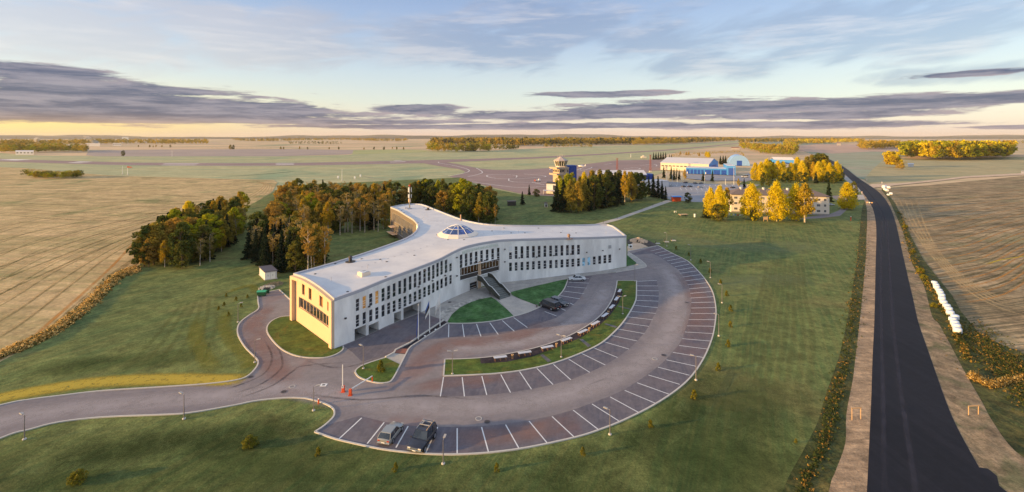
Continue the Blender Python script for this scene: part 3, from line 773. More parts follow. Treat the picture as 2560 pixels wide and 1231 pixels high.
band('dark_grass_bands', [([(-400, 1330), (-100, 1240), (300, 1180), (700, 1180), (1000, 1260), (1500, 1270), (1800, 1150), (1900, 1050), (1960, 950)], 22), ([(100, 1130), (400, 1110), (650, 1080), (760, 1090)], 9), ([(-400, 1500), (600, 1450), (1500, 1500), (1800, 1350)], 26),
                   ([(60, 930), (250, 910), (400, 900), (520, 880)], 9), ([(1300, 1190), (1560, 1110), (1700, 1030), (1800, 920)], 7)], band_mat('dark_green_grass', s(56, 74, 44), 0.55, 0.05, s(62, 78, 44)), 0.0025)  # darker green bands fading out across the lower lawn
band('tall_grass_patch', [([(1560, 575), (1700, 600), (1900, 620), (2080, 610)], 22), ([(1750, 720), (1900, 700), (2050, 700)], 16)], band_mat('pale_frosted_grass', s(130, 140, 104), 0.6, 0.15), 0.002)

band('sunlit_dry_grass', [([(572, 770), (560, 815), (576, 850), (604, 880), (622, 905), (610, 928)], 3.6), ([(500, 790), (490, 840), (510, 890), (540, 930)], 4), ([(640, 735), (630, 715), (600, 720), (560, 735)], 3)], band_mat('sunlit_yellow_grass', s(150, 140, 62), 0.7, 0.6, s(120, 124, 60)), 0.0045)  # sunlit patches beside the drive, painted as yellower grass
MM = []
for i in range(7):
    MM.append(([(-500, 640 + i * 46), (-150, 560 + i * 40), (100, 520 + i * 28), (300, 505 + i * 16), (470, 500 + i * 8), (560, 492 + i * 5)], 1.5))
band('drill_lines', MM, m_drilld, -0.136)
band('drill_lines', [([(a, b + 5) for a, b in l], 1.2) for l, w in MM], m_drill, -0.134)

# ================================================================ ACADEMY BUILDING
m_conc = plain('weathered_concrete', s(220, 219, 217), 0.85, var=0.08, vs=0.17, bump=0.05, zs=0.3, c2=s(248, 247, 244), spec=0.2)
m_conc2 = plain('sun_tinted_concrete', s(214, 184, 154), 0.85, var=0.04, vs=0.3, spec=0.2)  # warmth of the low sun is put into this concrete colour
m_roof = plain('pale_roof_membrane', s(214, 212, 212), 0.8, var=0.04, vs=0.15, spec=0.2, c2=s(202, 201, 203))
m_coping = plain('grey_coping_metal', s(176, 178, 188), 0.5, var=0.05)
m_frame = plain('white_window_frame', s(228, 228, 228), 0.5)
m_dark = plain('dark_brown_metal', s(62, 56, 54), 0.6, var=0.15, vs=2)
m_door = plain('grey_garage_inside', s(128, 126, 124), 0.9, var=0.1)
def glass(name, c, rough=0.06, emis=None, spec=0.9):
    m, q = new_mat(name)
    pos = q.n('ShaderNodeNewGeometry').outputs['Position']
    nz = q.n('ShaderNodeTexNoise', {'Vector': pos, 'Scale': 0.7, 'Detail': 3.0}).outputs[0]
    col = q.mix(q.ss(nz, 0.4, 0.62), c, tuple(x * 2.6 for x in c[:3]) + (1,))
    ins = {'Base Color': col, 'Roughness': rough, 'Specular IOR Level': spec}
    if emis:
        ins['Emission Color'] = emis[0]; ins['Emission Strength'] = emis[1]
    b = q.n('ShaderNodeBsdfPrincipled', ins)
    q.n('ShaderNodeOutputMaterial', {0: b.outputs[0]})
    return m
m_glass = glass('dark_window_glass', s(30, 34, 40))
m_glassw = glass('warm_window_glass', s(36, 30, 26), 0.10, emis=(s(255, 180, 90), 0.012))
m_glassl = glass('lamp_lit_glass', s(120, 90, 46), 0.3, emis=(s(255, 180, 70), 0.12))
m_blueg = glass('blue_skylight_glass', s(40, 62, 112), 0.05)
m_bluec = glass('pale_blue_blind', s(110, 150, 170), 0.3)


def herm(xs, ys, x):
    """smooth interpolation through nodes"""
    n = len(xs)
    if x <= xs[0]: return ys[0]
    if x >= xs[-1]: return ys[-1]
    i = max(k for k in range(n - 1) if xs[k] <= x)
    def tan(k):
        if k == 0: return (ys[1] - ys[0]) / (xs[1] - xs[0])
        if k == n - 1: return (ys[-1] - ys[-2]) / (xs[-1] - xs[-2])
        return (ys[k + 1] - ys[k - 1]) / (xs[k + 1] - xs[k - 1])
    h = xs[i + 1] - xs[i]
    u = (x - xs[i]) / h
    return ((2 * u**3 - 3 * u**2 + 1) * ys[i] + (u**3 - 2 * u**2 + u) * h * tan(i) + (-2 * u**3 + 3 * u**2) * ys[i + 1] + (u**3 - u**2) * h * tan(i + 1))


class Fac:
    """a wall standing on the ground; nodes are (photo x, base row, top row)"""
    def __init__(self, nodes):
        self.xs = [n[0] for n in nodes]; self.yb = [n[1] for n in nodes]; self.yt = [n[2] for n in nodes]
    def b(self, x): return herm(self.xs, self.yb, x)
    def t(self, x): return herm(self.xs, self.yt, x)
    def H(self, x): return HC * (self.b(x) - self.t(x)) / (self.b(x) - HY)
    def v(self, x, y): return (self.b(x) - y) / (self.b(x) - self.t(x))
    def nrm(self, x):
        a, c = g(x - 0.5, self.b(x - 0.5)), g(x + 0.5, self.b(x + 0.5))
        if x <= self.xs[0]: a = g(x, self.b(x)); c = g(x + 1, self.b(x + 1))
        if x >= self.xs[-1]: a = g(x - 1, self.b(x - 1)); c = g(x, self.b(x))
        d = (c - a).normalized()
        return Vector((d.y, -d.x, 0))
    def P(self, x, v, out=0.0):
        p = g(x, self.b(x))
        p.z = v * self.H(x)
        return p + self.nrm(x) * out
    def wall(self, mb, holes, depth=0.3, step=9.0, skip_reveal=False):
        xs = set([self.xs[0], self.xs[-1]])
        x = self.xs[0]
        while x < self.xs[-1]:
            xs.add(x); x += step
        for h in holes:
            xs.add(h[0]); xs.add(h[1])
        xs = sorted(xs)
        xs = [x for i, x in enumerate(xs) if i == 0 or x - xs[i - 1] > 1e-6]
        for a, b in zip(xs, xs[1:]):
            m = (a + b) / 2
            iv = sorted((h[2], h[3]) for h in holes if h[0] < m < h[1])
            v = 0.0
            segs = []
            for lo, hi in iv:
                if lo > v: segs.append((v, lo))
                v = max(v, hi)
            if v < 1.0: segs.append((v, 1.0))
            for lo, hi in segs:
                mb.quad(self.P(a, lo), self.P(b, lo), self.P(b, hi), self.P(a, hi))
        for h in holes:
            d = h[4] if len(h) > 4 else depth
            a, b, lo, hi = h[:4]
            A, B, C, D = self.P(a, lo), self.P(b, lo), self.P(b, hi), self.P(a, hi)
            A2, B2, C2, D2 = self.P(a, lo, -d), self.P(b, lo, -d), self.P(b, hi, -d), self.P(a, hi, -d)
            mb.quad(A, A2, B2, B); mb.quad(B, B2, C2, C); mb.quad(C, C2, D2, D); mb.quad(D, D2, A2, A)
    def bar(self, mb, x0, x1, v0, v1, o0, o1):
        lo = [self.P(x0, v0, o0), self.P(x1, v0, o0), self.P(x1, v0, o1), self.P(x0, v0, o1)]
        hi = [self.P(x0, v1, o0), self.P(x1, v1, o0), self.P(x1, v1, o1), self.P(x0, v1, o1)]
        mb.hexa(lo, hi)
    def window(self, parent, x0, x1, v0, v1, splits, depth=0.18, gm=None, name='window', fw=0.075, vert=(), label=None, fm=None):
        """frame with a pane behind it, filling one opening"""
        Hh = self.H((x0 + x1) / 2)
        wpx = (g(x1, self.b(x1)) - g(x0, self.b(x0))).length / (x1 - x0)   # metres per photo pixel along the wall
        fx, fv = fw / wpx, fw / Hh
        mb = MB()
        o0, o1 = -depth, -depth + 0.10
        e = 0.002 / wpx
        self.bar(mb, x0 + e, x0 + fx, v0, v1, o0, o1); self.bar(mb, x1 - fx, x1 - e, v0, v1, o0, o1)
        self.bar(mb, x0 + fx, x1 - fx, v0 + 0.0005, v0 + fv, o0, o1 + 0.01); self.bar(mb, x0 + fx, x1 - fx, v1 - fv, v1 - 0.0005, o0, o1 + 0.01)
        for f in splits:
            vv = v0 + (v1 - v0) * f
            self.bar(mb, x0 + fx, x1 - fx, vv - fv * 0.5, vv + fv * 0.5, o0, o1 - 0.01)
        for f in vert:
            xx = x0 + (x1 - x0) * f
            self.bar(mb, xx - fx * 0.5, xx + fx * 0.5, v0 + fv, v1 - fv, o0, o1 - 0.02)
        fr = mb.build(name, fm or m_frame, parent)
        pb = MB()
        n = max(1, int((x1 - x0) / 12))
        for k in range(n):
            a, b = x0 + (x1 - x0) * k / n, x0 + (x1 - x0) * (k + 1) / n
            pb.quad(self.P(a, v0, o0 + 0.03), self.P(b, v0, o0 + 0.03), self.P(b, v1, o0 + 0.03), self.P(a, v1, o0 + 0.03))
        pane = pb.build('pane', gm or m_glass, fr)
        pane.parent = fr
        if label: fr['label'] = label
        return fr


B0 = g(1145, 700)
bld = empty('academy_building', (B0.x, 140, 0), 'three-winged pale concrete academy building with flat white roof and central glass dome', 'building')
F1 = Fac([(835.8, 872, 751), (868, 859, 739.5), (900, 846, 728), (940, 828.5, 711.5), (968, 815, 700.3), (1010, 798, 685), (1052, 781, 669.5), (1100, 760, 650.5), (1126, 747.5, 636.6), (1155, 735, 623), (1187, 722, 614), (1220, 713, 607.7),
          (1252, 707.5, 603), (1300, 702, 600.9), (1350, 696, 599.6), (1400, 690, 598), (1450, 684, 597), (1500, 678, 595.6), (1566, 667, 592.6)])
F2 = Fac([(733.6, 797.6, 687.8), (760, 816.8, 696.8), (783.6, 834, 710), (801.5, 847, 722.3), (819, 860, 736.5), (835.8, 872, 751)])
F3 = Fac([(976, 585, 519.5), (995, 596.5, 527.5), (1015, 613, 540), (1035, 630.5, 552.5), (1045, 647.5, 565)])


def Z1(x, y): return (700 + x / 3.078, 480 + y / 3.078)
holes, wins = [], []
rnd = random.Random(5)
LX = [598, 650, 700, 747, 795, 838, 880, 923, 963, 1003, 1041, 1077, 1114, 1148, 1181, 1214, 1245, 1279, 1314]
patt = [(0.33, 0.66), (0.5,), (0.3, 0.55), (0.25, 0.42, 0.6), (0.4, 0.7), (0.36,), (0.28, 0.62)]
for i, x in enumerate(LX):
    u = (x - 598) / (1314 - 598)
    w = (14.5 - 3.4 * u) * (1 - 0.1 * u)
    xa, xb = (x - w) / 3.078 + 700, (x + w) / 3.078 + 700
    xm = (xa + xb) / 2
    cu = lambda pts: float(np.interp(x, [598, 747, 880, 1003, 1148, 1245, 1314], pts))
    ut, ub = cu([823, 762, 703, 647, 577, 530, 514]), cu([920, 863, 810, 757, 688, 640, 612])
    lt, lb = cu([945, 888, 836, 785, 716, 668, 640]), cu([1040, 983, 926, 866, 797, 744, 712])
    if i == 18: ut = 550
    for k, (yt, yb) in enumerate(((ut, ub), (lt, lb))):
        v0, v1 = F1.v(xm, 480 + yb / 3.078), F1.v(xm, 480 + yt / 3.078)
        holes.append((xa, xb, v0, v1))
        gm = m_glassl if (i == 3 and k == 0) or (i == 1 and k == 0) else m_glass
        wins.append((xa, xb, v0, v1, patt[(i * 3 + k * 2 + (i // 4)) % len(patt)], gm, 'narrow window with warm lamp light behind the glass' if gm is m_glassl else None))
# centre row above the entrance
for i, x in enumerate([1395, 1433, 1471, 1511, 1552, 1595, 1637, 1680]):
    xa, xb = (x - 11) / 3.078 + 700, (x + 11) / 3.078 + 700
    xm = (xa + xb) / 2
    yt, yb = float(np.interp(x, [1395, 1552, 1680], [482, 450, 430])), float(np.interp(x, [1395, 1552, 1680], [588, 548, 528]))
    v0, v1 = F1.v(xm, 480 + yb / 3.078), F1.v(xm, 480 + yt / 3.078)
    holes.append((xa, xb, v0, v1)); wins.append((xa, xb, v0, v1, (0.3, 0.58) if i != 4 else (0.34, 0.66), m_glass, None))
# right wing
RX = [711, 762, 815, 867, 919, 971, 1023, 1075, 1126, 1177, 1227, 1276, 1327, 1374, 1422, 1470, 1519, 1566, 1611]
for i, x in enumerate(RX):
    xa, xb = (x - 14) / 3.621 + 1080, (x + 14) / 3.621 + 1080
    xm = (xa + xb) / 2
    ci = lambda a, b, c: float(np.interp(x, [711, 1327, 1611], [a, b, c]))
    rows = [(ci(423, 385, 350), ci(503, 460, 427))]
    if i < 13: rows.append((ci(277, 262, 256) if i else 330, ci(395, 353, 345)))
    for k, (yt, yb) in enumerate(rows):
        v0, v1 = F1.v(xm, 540 + yb / 3.621), F1.v(xm, 540 + yt / 3.621)
        holes.append((xa, xb, v0, v1))
        gm = m_bluec if (k == 0 and i in (13, 14)) else m_glass
        wins.append((xa, xb, v0, v1, patt[(i * 2 + k * 3 + 1) % len(patt)] if k == 0 else patt[(i * 5 + 2) % len(patt)], gm, 'narrow window with pale blue blinds' if gm is m_bluec else None))
# entrance recess: glazed ribbon and dark band below it
rx0, rx1 = 700 + 1386 / 3.078, 700 + 1690 / 3.078
rv = lambda x, y: F1.v(700 + x / 3.078, 480 + y / 3.078)
holes.append((rx0, rx1, 0.30, 0.585, 0.8))
# garage bays under the left wing
bays = [(574, 662, 1150, 1040, 1.6), (682, 760, 1105, 1012, 1.6), (878, 933, 1010, 925, 1.6), (950, 1087, 985, 870, 1.6)]
for xa, xb, yb, yt, dp in bays:
    X0, X1 = 700 + xa / 3.078, 700 + xb / 3.078
    xm = (X0 + X1) / 2
    vt = F1.v(xm, float(np.interp((xa + xb) / 2, [618, 721, 905, 1018], [820.0, 809.5, 784.0, 773.5])) if False else 480 + (yt + (0)) / 3.078)
    holes.append((X0, X1, 0.0, min(vt, 0.29), 3.2))
holes.append((1174.5, 1195, 0.0, 0.17, 0.5))
wb = MB()
F1.wall(wb, holes)
wb.build('facade_wall', m_conc, bld)
for xa, xb, v0, v1, sp, gm, lb in wins:
    F1.window(bld, xa, xb, v0, v1, sp, gm=gm, label=lb)
F1.window(bld, rx0, rx1, 0.39, 0.585, (), depth=0.8, gm=m_glassw, name='entrance_glazing', vert=[i / 13 for i in range(1, 13)], fw=0.12)
eb = MB(); F1.bar(eb, rx0, rx1, 0.30, 0.388, -0.85, -0.72); eb.build('entrance_band', m_dark, bld)
for xa, xb, yb, yt, dp in bays:
    gb = MB(); X0, X1 = 700 + xa / 3.078, 700 + xb / 3.078
    gb.quad(F1.P(X0, 0, -3.1), F1.P(X1, 0, -3.1), F1.P(X1, 0.29, -3.1), F1.P(X0, 0.29, -3.1))
    gb.quad(F1.P(X0, 0.004, 0), F1.P(X1, 0.004, 0), F1.P(X1, 0.004, -3.1), F1.P(X0, 0.004, -3.1))
    gb.build('garage_bay', m_door, bld)
db = MB(); F1.bar(db, 1174.5, 1195, 0, 0.17, -0.5, -0.42)
d_ = db.build('basement_door', m_dark, bld)
F1.window(bld, 1176, 1194, 0.03, 0.155, (0.5,), depth=0.38, vert=(0.33, 0.66), name='basement_glazing')
# column in front of the entrance
cb = MB(); cx = 1196
for xx in (1193.5, 1197.5):
    p = F1.P(xx, 0, 0.6); cb.tube(p, p + Vector((0, 0, F1.H(xx) * 0.61)), 0.22, n=10)
cb.build('entrance_column', m_conc2, bld)
# wall lamps
for xx, vv in [(862, 0.55), (921, 0.60), (968, 0.60), (1009, 0.60), (1045, 0.60), (1079.5, 0.61), (1111, 0.60), (1140.5, 0.87), (1140.5, 0.46), (1185, 0.61), (1198.5, 0.60), (1211, 0.60), (1261.5, 0.80), (1261.5, 0.50), (1297.5, 0.57), (1341, 0.56), (1384, 0.57), (1426, 0.58), (1466, 0.60), (1506, 0.62), (1548, 0.62)]:
    lb_ = MB(); p = F1.P(xx, vv, 0.3); nn = F1.nrm(xx)
    lb_.box(p, (0.34, 0.42, 0.26), rz=math.atan2(nn.x, -nn.y) * -1)
    lb_.tube(F1.P(xx, vv, 0), p, 0.05, n=6)
    lb_.build('wall_lamp', m_dark, bld)
# lettering on the curved facade
fc = bpy.data.curves.new('lettering', 'FONT'); fc.body = 'EESTI LENNUAKADEEMIA'; fc.size = 1.0; fc.extrude = 0.03
fo = bpy.data.objects.new('lettering_tmp', fc); COL.objects.link(fo)
bpy.context.view_layer.update()
tm = bpy.data.meshes.new_from_object(fo.evaluated_get(bpy.context.evaluated_depsgraph_get()))
bpy.data.objects.remove(fo)
xs_ = [v.co.x for v in tm.vertices]; w_ = max(xs_)
for v in tm.vertices:
    px_ = 1155.5 + (1245.5 - 1155.5) * v.co.x / w_
    vv = 0.883 + (v.co.y / 0.72) * 0.062
    p = F1.P(px_, vv, 0.06 + v.co.z) - bld.location
    v.co = p
tm.materials.append(plain('pale_green_letters', s(206, 218, 206), 0.5))
lo_ = bpy.data.objects.new('lettering', tm); COL.objects.link(lo_); lo_.parent = bld
# square plate and vent on the blank part of the right wing
pb_ = MB(); F1.bar(pb_, 1521, 1528, 0.66, 0.76, 0.0, 0.05); pb_.build('wall_plate', plain('pale_wall_plate', s(170, 172, 174), 0.6), bld)
# blank raised panels over the first windows
bp = MB()
F1.bar(bp, 1123.5, 1130, 0.80, 0.87, 0.0, 0.04); F1.bar(bp, 1273.2, 1279.8, 0.745, 0.87, 0.0, 0.04)
bp.build('blank_panel', plain('white_blank_panel', s(226, 228, 230), 0.6), bld)

# ---- end wall of the left wing
def Z7(x, y): return (730 + x / 5.596, 660 + y / 5.596)
h2, w2 = [], []
for xa, xb, ya, yb, yc, yd in [(140, 178, 265, 425, 285, 445), (232, 273, 318, 490, 345, 515), (383, 430, 415, 590, 448, 613), (493, 545, 503, 660, 540, 688)]:
    X0, X1 = 730 + xa / 5.596, 730 + xb / 5.596
    xm = (X0 + X1) / 2
    v1 = F2.v(xm, 660 + (ya + yc) / 2 / 5.596); v0 = F2.v(xm, 660 + (yb + yd) / 2 / 5.596)
    h2.append((X0, X1, v0, v1, 0.4)); w2.append((X0, X1, v0, v1))
rX0, rX1 = 730 + 95 / 5.596, 730 + 550 / 5.596
vr1 = F2.v(790, 660 + (445 + (745 - 445) * (790 - rX0) / (rX1 - rX0)) / 5.596); vr0 = F2.v(790, 660 + (605 + (910 - 605) * (790 - rX0) / (rX1 - rX0)) / 5.596)
h2.append((rX0, rX1, vr0, vr1, 0.4))
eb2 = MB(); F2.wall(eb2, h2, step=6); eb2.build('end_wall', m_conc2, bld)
for X0, X1, v0, v1 in w2:
    F2.window(bld, X0, X1, v0, v1, (0.82,), depth=0.4, name='end_window', fm=m_dark, gm=glass('bronze_glass', s(110, 78, 48)))
F2.window(bld, rX0, rX1, vr0, vr1, (), depth=0.4, name='ribbon_window', vert=[i / 10 for i in range(1, 10)], fm=m_conc2, fw=0.14)
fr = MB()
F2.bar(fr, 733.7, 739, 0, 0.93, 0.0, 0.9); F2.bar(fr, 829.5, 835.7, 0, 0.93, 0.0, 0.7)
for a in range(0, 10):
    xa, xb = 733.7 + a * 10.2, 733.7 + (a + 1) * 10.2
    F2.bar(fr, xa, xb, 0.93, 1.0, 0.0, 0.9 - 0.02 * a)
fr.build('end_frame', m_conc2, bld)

# ---- left face of the back wing
h3, w3 = [], []
for i in range(17):
    xa = 981 + i * 3.45 - i * i * 0.02
    for lo, hi in ((0.16, 0.44), (0.52, 0.84)):
        h3.append((xa, xa + 1.9, lo, hi, 0.25)); w3.append((xa, xa + 1.9, lo, hi))
cb3 = MB(); F3.wall(cb3, h3, step=4); cb3.build('back_wing_wall', plain('brown_cladding', s(110, 100, 92), 0.8, var=0.1, vs=0.5, zs=0.3), bld)  # brown cladding with slight tone variation
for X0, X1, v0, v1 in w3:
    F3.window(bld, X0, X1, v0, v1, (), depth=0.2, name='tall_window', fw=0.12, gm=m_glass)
ab = MB()
for vv, x0, x1 in ((0.36, 982, 991), (0.12, 978, 994)):
    F3.bar(ab, x0, x1, vv, vv + 0.012, 0.0, 2.2)
ab.build('balcony_slab', m_conc2, bld)

# ---- roof
rim = []     # (point at roof level)
x = 835.8
for x in np.arange(835.8, 1566, 7.0): rim.append(F1.P(x, 1.0))
rim.append(F1.P(1566, 1.0))
def rp(px_, py_, r):
    H = HC * r
    return g(px_, py_, H)
BK = [(1546.7, 577, .232), (1519, 563.6, .236), (1440, 565, .245), (1356, 566, .255), (1279, 565.7, .264), (1223.6, 563.5, .268), (1185, 558, .270), (1152, 549.7, .270), (1115, 536, .270), (1085, 524, .270), (1056, 513.2, .268), (1030, 511.6, .268), (1002, 514, .268)]
rim += smooth([rp(*q) for q in BK], 3)
rim += [F3.P(x, 1.0) for x in np.arange(976, 1045, 5.0)]
INN = [(1045, 565, .280), (1042, 577, .280), (1030, 589, .278), (1010, 600, .274), (977, 612.5, .270), (927, 630, .262), (880, 645.5, .255), (815, 665, .248), (760, 680.4, .243)]
rim += smooth([rp(*q) for q in INN], 3)
rim += [F2.P(x, 1.0) for x in np.arange(733.6, 835, 6.0)]
# inner points, heights relaxed between the rims
rim2 = [Vector((p.x, p.y)) for p in rim]
def inside(p, poly):
    c = False
    n = len(poly)
    for i in range(n):
        a, b = poly[i], poly[i - 1]
        if (a.y > p.y) != (b.y > p.y) and p.x < (b.x - a.x) * (p.y - a.y) / (b.y - a.y) + a.x: c = not c
    return c
minx, maxx = min(p.x for p in rim2), max(p.x for p in rim2); miny, maxy = min(p.y for p in rim2), max(p.y for p in rim2)
ins = []
yy = miny
while yy < maxy:
    xx = minx
    while xx < maxx:
        p = Vector((xx + 0.3 * math.sin(yy), yy))
        if inside(p, rim2) and min((p - q).length for q in rim2) > 1.2: ins.append(p)
        xx += 3.0
    yy += 3.0
nr = len(rim2)
pts = rim2 + ins
vo, eo, fo_, ov, oe, of = delaunay_2d_cdt(pts, [(i, (i + 1) % nr) for i in range(nr)], [list(range(nr))], 1, 1e-4)
zz = np.zeros(len(vo)); fixed = np.zeros(len(vo), bool)
for i, src in enumerate(ov):
    r_ = [k for k in src if k < nr]
    if r_: zz[i] = rim[r_[0]].z; fixed[i] = True
    else: zz[i] = 11.5
nb = [[] for _ in vo]
for a, b in eo: nb[a].append(b); nb[b].append(a)
for it in range(260):
    for i in range(len(vo)):
        if not fixed[i] and nb[i]: zz[i] = sum(zz[j] for j in nb[i]) / len(nb[i])
rb = MB()
fl = []
for f in fo_:
    a, b, c = [Vector((vo[i].x, vo[i].y, 0)) for i in f[:3]]
    fl.append(tuple(f) if (b - a).cross(c - a).z > 0 else tuple(f)[::-1])
rb.add([(v.x, v.y, zz[i]) for i, v in enumerate(vo)], fl)
roof = rb.build('roof', m_roof, bld, smooth_=True)
def roof_z(x, y):
    w = [(1 / ((v.x - x) ** 2 + (v.y - y) ** 2 + 0.05), zz[i]) for i, v in enumerate(vo)]
    w.sort(reverse=True); w = w[:5]
    return sum(a * b for a, b in w) / sum(a for a, b in w)
# coping
cp = MB()
n = len(rim)
for i in range(n):
    a, b = rim[i], rim[(i + 1) % n]
    if (b - a).length < 0.05: continue
    d = (b - a); d.z = 0; d.normalize()
    nn = Vector((-d.y, d.x, 0)) * 0.42
    up = Vector((0, 0, 0.42)); dn = Vector((0, 0, -0.25))
    ou = -nn * 0.12
    cp.hexa([a + dn + ou, b + dn + ou, b + dn + nn, a + dn + nn], [a + up + ou, b + up + ou, b + up + nn, a + up + nn])
cp.build('coping', m_coping, bld)
# hidden walls of the rear sides
hw = MB()
for i in range(n):
    a, b = rim[i], rim[(i + 1) % n]
    m_ = (a + b) / 2
    if i < len(np.arange(835.8, 1566, 7.0)): continue
    hw.quad(Vector((a.x, a.y, 0)), Vector((b.x, b.y, 0)), b, a)
# skip the stretches that already carry a wall
hw2 = MB()
nf1 = len(np.arange(835.8, 1566, 7.0)) + 1
nbk = nf1 + 3 * (len(BK) - 1) + 1
nf3 = nbk + len(np.arange(976, 1045, 5.0))
ninn = nf3 + 3 * (len(INN) - 1) + 1
for i in list(range(nf1 - 1, nbk)) + list(range(nf3 - 1, ninn)):
    a, b = rim[i], rim[(i + 1) % n]
    hw2.quad(Vector((a.x, a.y, 0)), Vector((b.x, b.y, 0)), b, a)
hw2.build('rear_wall', m_conc, bld)

# skylight dome
dc = g(1145, 583, 12.6)
dz = roof_z(dc.x, dc.y)
dome = MB()
dome.lathe([(6.6, -0.4), (6.6, 0.35), (5.3, 1.0), (5.3, 0.8)], n=12, c=(dc.x, dc.y, dz), ph=0.13)
dk = dome.build('skylight_kerb', plain('cream_skylight_kerb', s(232, 216, 200), 0.6), bld)
gl = MB(); gl.lathe([(5.3, 0.95), (3.4, 2.2), (1.6, 2.95), (0.0, 3.25)], n=12, c=(dc.x, dc.y, dz), ph=0.13)
gl.build('pane', m_blueg, dk).location = Vector((0, 0, 0))
rbm = MB()
for i in range(12):
    w = 2 * math.pi * i / 12 + 0.13
    pr = [(5.3, 0.98), (3.4, 2.24), (1.6, 3.0), (0.0, 3.3)]
    for (r0, z0), (r1, z1) in zip(pr, pr[1:]):
        rbm.tube((dc.x + r0 * math.cos(w), dc.y + r0 * math.sin(w), dz + z0), (dc.x + r1 * math.cos(w), dc.y + r1 * math.sin(w), dz + z1), 0.09, n=5)
    w2_ = 2 * math.pi * (i + 1) / 12 + 0.13
    for r0, z0 in ((3.4, 2.24), (1.6, 3.0)):
        rbm.tube((dc.x + r0 * math.cos(w), dc.y + r0 * math.sin(w), dz + z0), (dc.x + r0 * math.cos(w2_), dc.y + r0 * math.sin(w2_), dz + z0), 0.08, n=5)
rbm.build('rib', m_frame, dk)

# hatch, vents, roof outlets, small pipes
def roofpt(px_, py_, H0=11.5):
    p = g(px_, py_, H0)
    for _ in range(4): p = g(px_, py_, roof_z(p.x, p.y))
    return p
p = roofpt(910, 688)
hb = MB(); hb.box(p + Vector((0, 0, 0.35)), (2.2, 2.2, 0.9), rz=0.8); hh = hb.build('roof_hatch', plain('cream_hatch', s(224, 206, 186), 0.7), bld)
hg = MB(); hg.box(p + Vector((0, 0, 0.83)), (1.8, 1.8, 0.08), rz=0.8); hg.build('pane', glass('hatch_glass', s(150, 150, 150), 0.3), hh)
for i, (a, b, hgt) in enumerate([(876, 655, 1.6), (1070, 525, 1.0), (1422, 597, 1.5)]):
    p = roofpt(a, b)
    vb = MB(); vb.tube(p, p + Vector((0, 0, hgt * 0.7)), 0.42, 0.42, n=10); vb.tube(p + Vector((0, 0, hgt * 0.7)), p + Vector((0, 0, hgt)), 0.6, 0.3, n=10)
    vb.lathe([(1.3, 0.02), (1.3, 0.12), (0.01, 0.14)], n=14, c=p); vb.build('roof_vent', m_dark if i < 2 else plain('rusty_pipe', s(150, 120, 100), 0.7), bld)
ob = MB()
for a, b in [(788, 685.5), (904, 648), (869, 730), (1063, 677), (1060, 519), (997, 521), (1004, 527), (1010, 532), (1230, 578), (1260, 571), (1278, 583), (1402, 582), (1346, 571), (1120, 600), (1093, 588), (838, 660), (1036, 639), (964, 693), (1393, 596), (951, 649), (967, 655), (1160, 600), (1044, 557), (1312, 583), (1440, 583)]:
    p = roofpt(a, b); ob.lathe([(0.30, 0.0), (0.30, 0.09), (0.0, 0.12)], n=8, c=p)
ob.build('roof_outlet', m_dark, bld)['kind'] = 'stuff'
pb2 = MB()
for a, b in [(828, 703), (919, 671), (1067, 541), (1296, 582), (1059, 549), (1258, 575), (1515, 585)]:
    p = roofpt(a, b); pb2.tube(p, p + Vector((0, 0, 0.9)), 0.07, n=6)
pb2.build('roof_pipe', m_coping, bld)['kind'] = 'stuff'
sm_ = MB()
for k in range(60):   # seam patches of the membrane, a long dotted line along each wing
    u = k / 60
    for (xa, ya), (xb, yb) in (((905, 668), (1100, 606)), ((1040, 545), (1130, 560)), ((1185, 585), (1480, 575))):
        if (k * 7 + int(xa)) % 5: continue
        p = roofpt(xa + (xb - xa) * u, ya + (yb - ya) * u)
        sm_.box(p + Vector((0, 0, 0.03)), (0.5, 0.12, 0.04), rz=k)
sm_.build('membrane_seam', plain('grey_seam', s(150, 150, 158), 0.8), bld)['kind'] = 'stuff'

# entrance stairs
m_step = plain('grey_stair_concrete', s(112, 116, 114), 0.9, var=0.1, vs=2)
A = g(1207, 722); A.z = 0
Bt = g(1262, 746); Bt.z = 0
top_h = 3.25
d = (Bt - A); Lst = d.length; d.normalize(); side = Vector((d.y, -d.x, 0))
st = empty('entrance_stairs', (Bt.x, Bt.y, 0), 'grey concrete stairs with solid side railings leading up to the academy entrance', 'stairs')
wst = 1.75
prof = [(0.0, 1.0), (0.22, 1.0), (0.55, 0.48), (0.66, 0.48), (1.0, 0.0)]
fb = MB()
def hgt(u):
    for (a, ha), (b, hb_) in zip(prof, prof[1:]):
        if u <= b: return ha + (hb_ - ha) * (u - a) / (b - a)
    return 0
ns = 15
for i in range(ns):
    u0, u1 = i / ns, (i + 1) / ns
    zt = top_h * hgt(u0) - 0.0
    zb_ = max(0.0, zt - 0.5)
    p0, p1 = A + d * (Lst * u0), A + d * (Lst * u1)
    if zt < 0.05: zt = 0.06
    fb.hexa([p0 + side * wst + Vector((0, 0, zb_)), p1 + side * wst + Vector((0, 0, zb_)), p1 - side * wst + Vector((0, 0, zb_)), p0 - side * wst + Vector((0, 0, zb_))],
            [p0 + side * wst + Vector((0, 0, zt)), p1 + side * wst + Vector((0, 0, zt)), p1 - side * wst + Vector((0, 0, zt)), p0 - side * wst + Vector((0, 0, zt))])
fb.build('steps', m_step, st)
m_rail = plain('dark_green_rail_panel', s(70, 72, 66), 0.8, var=0.1)
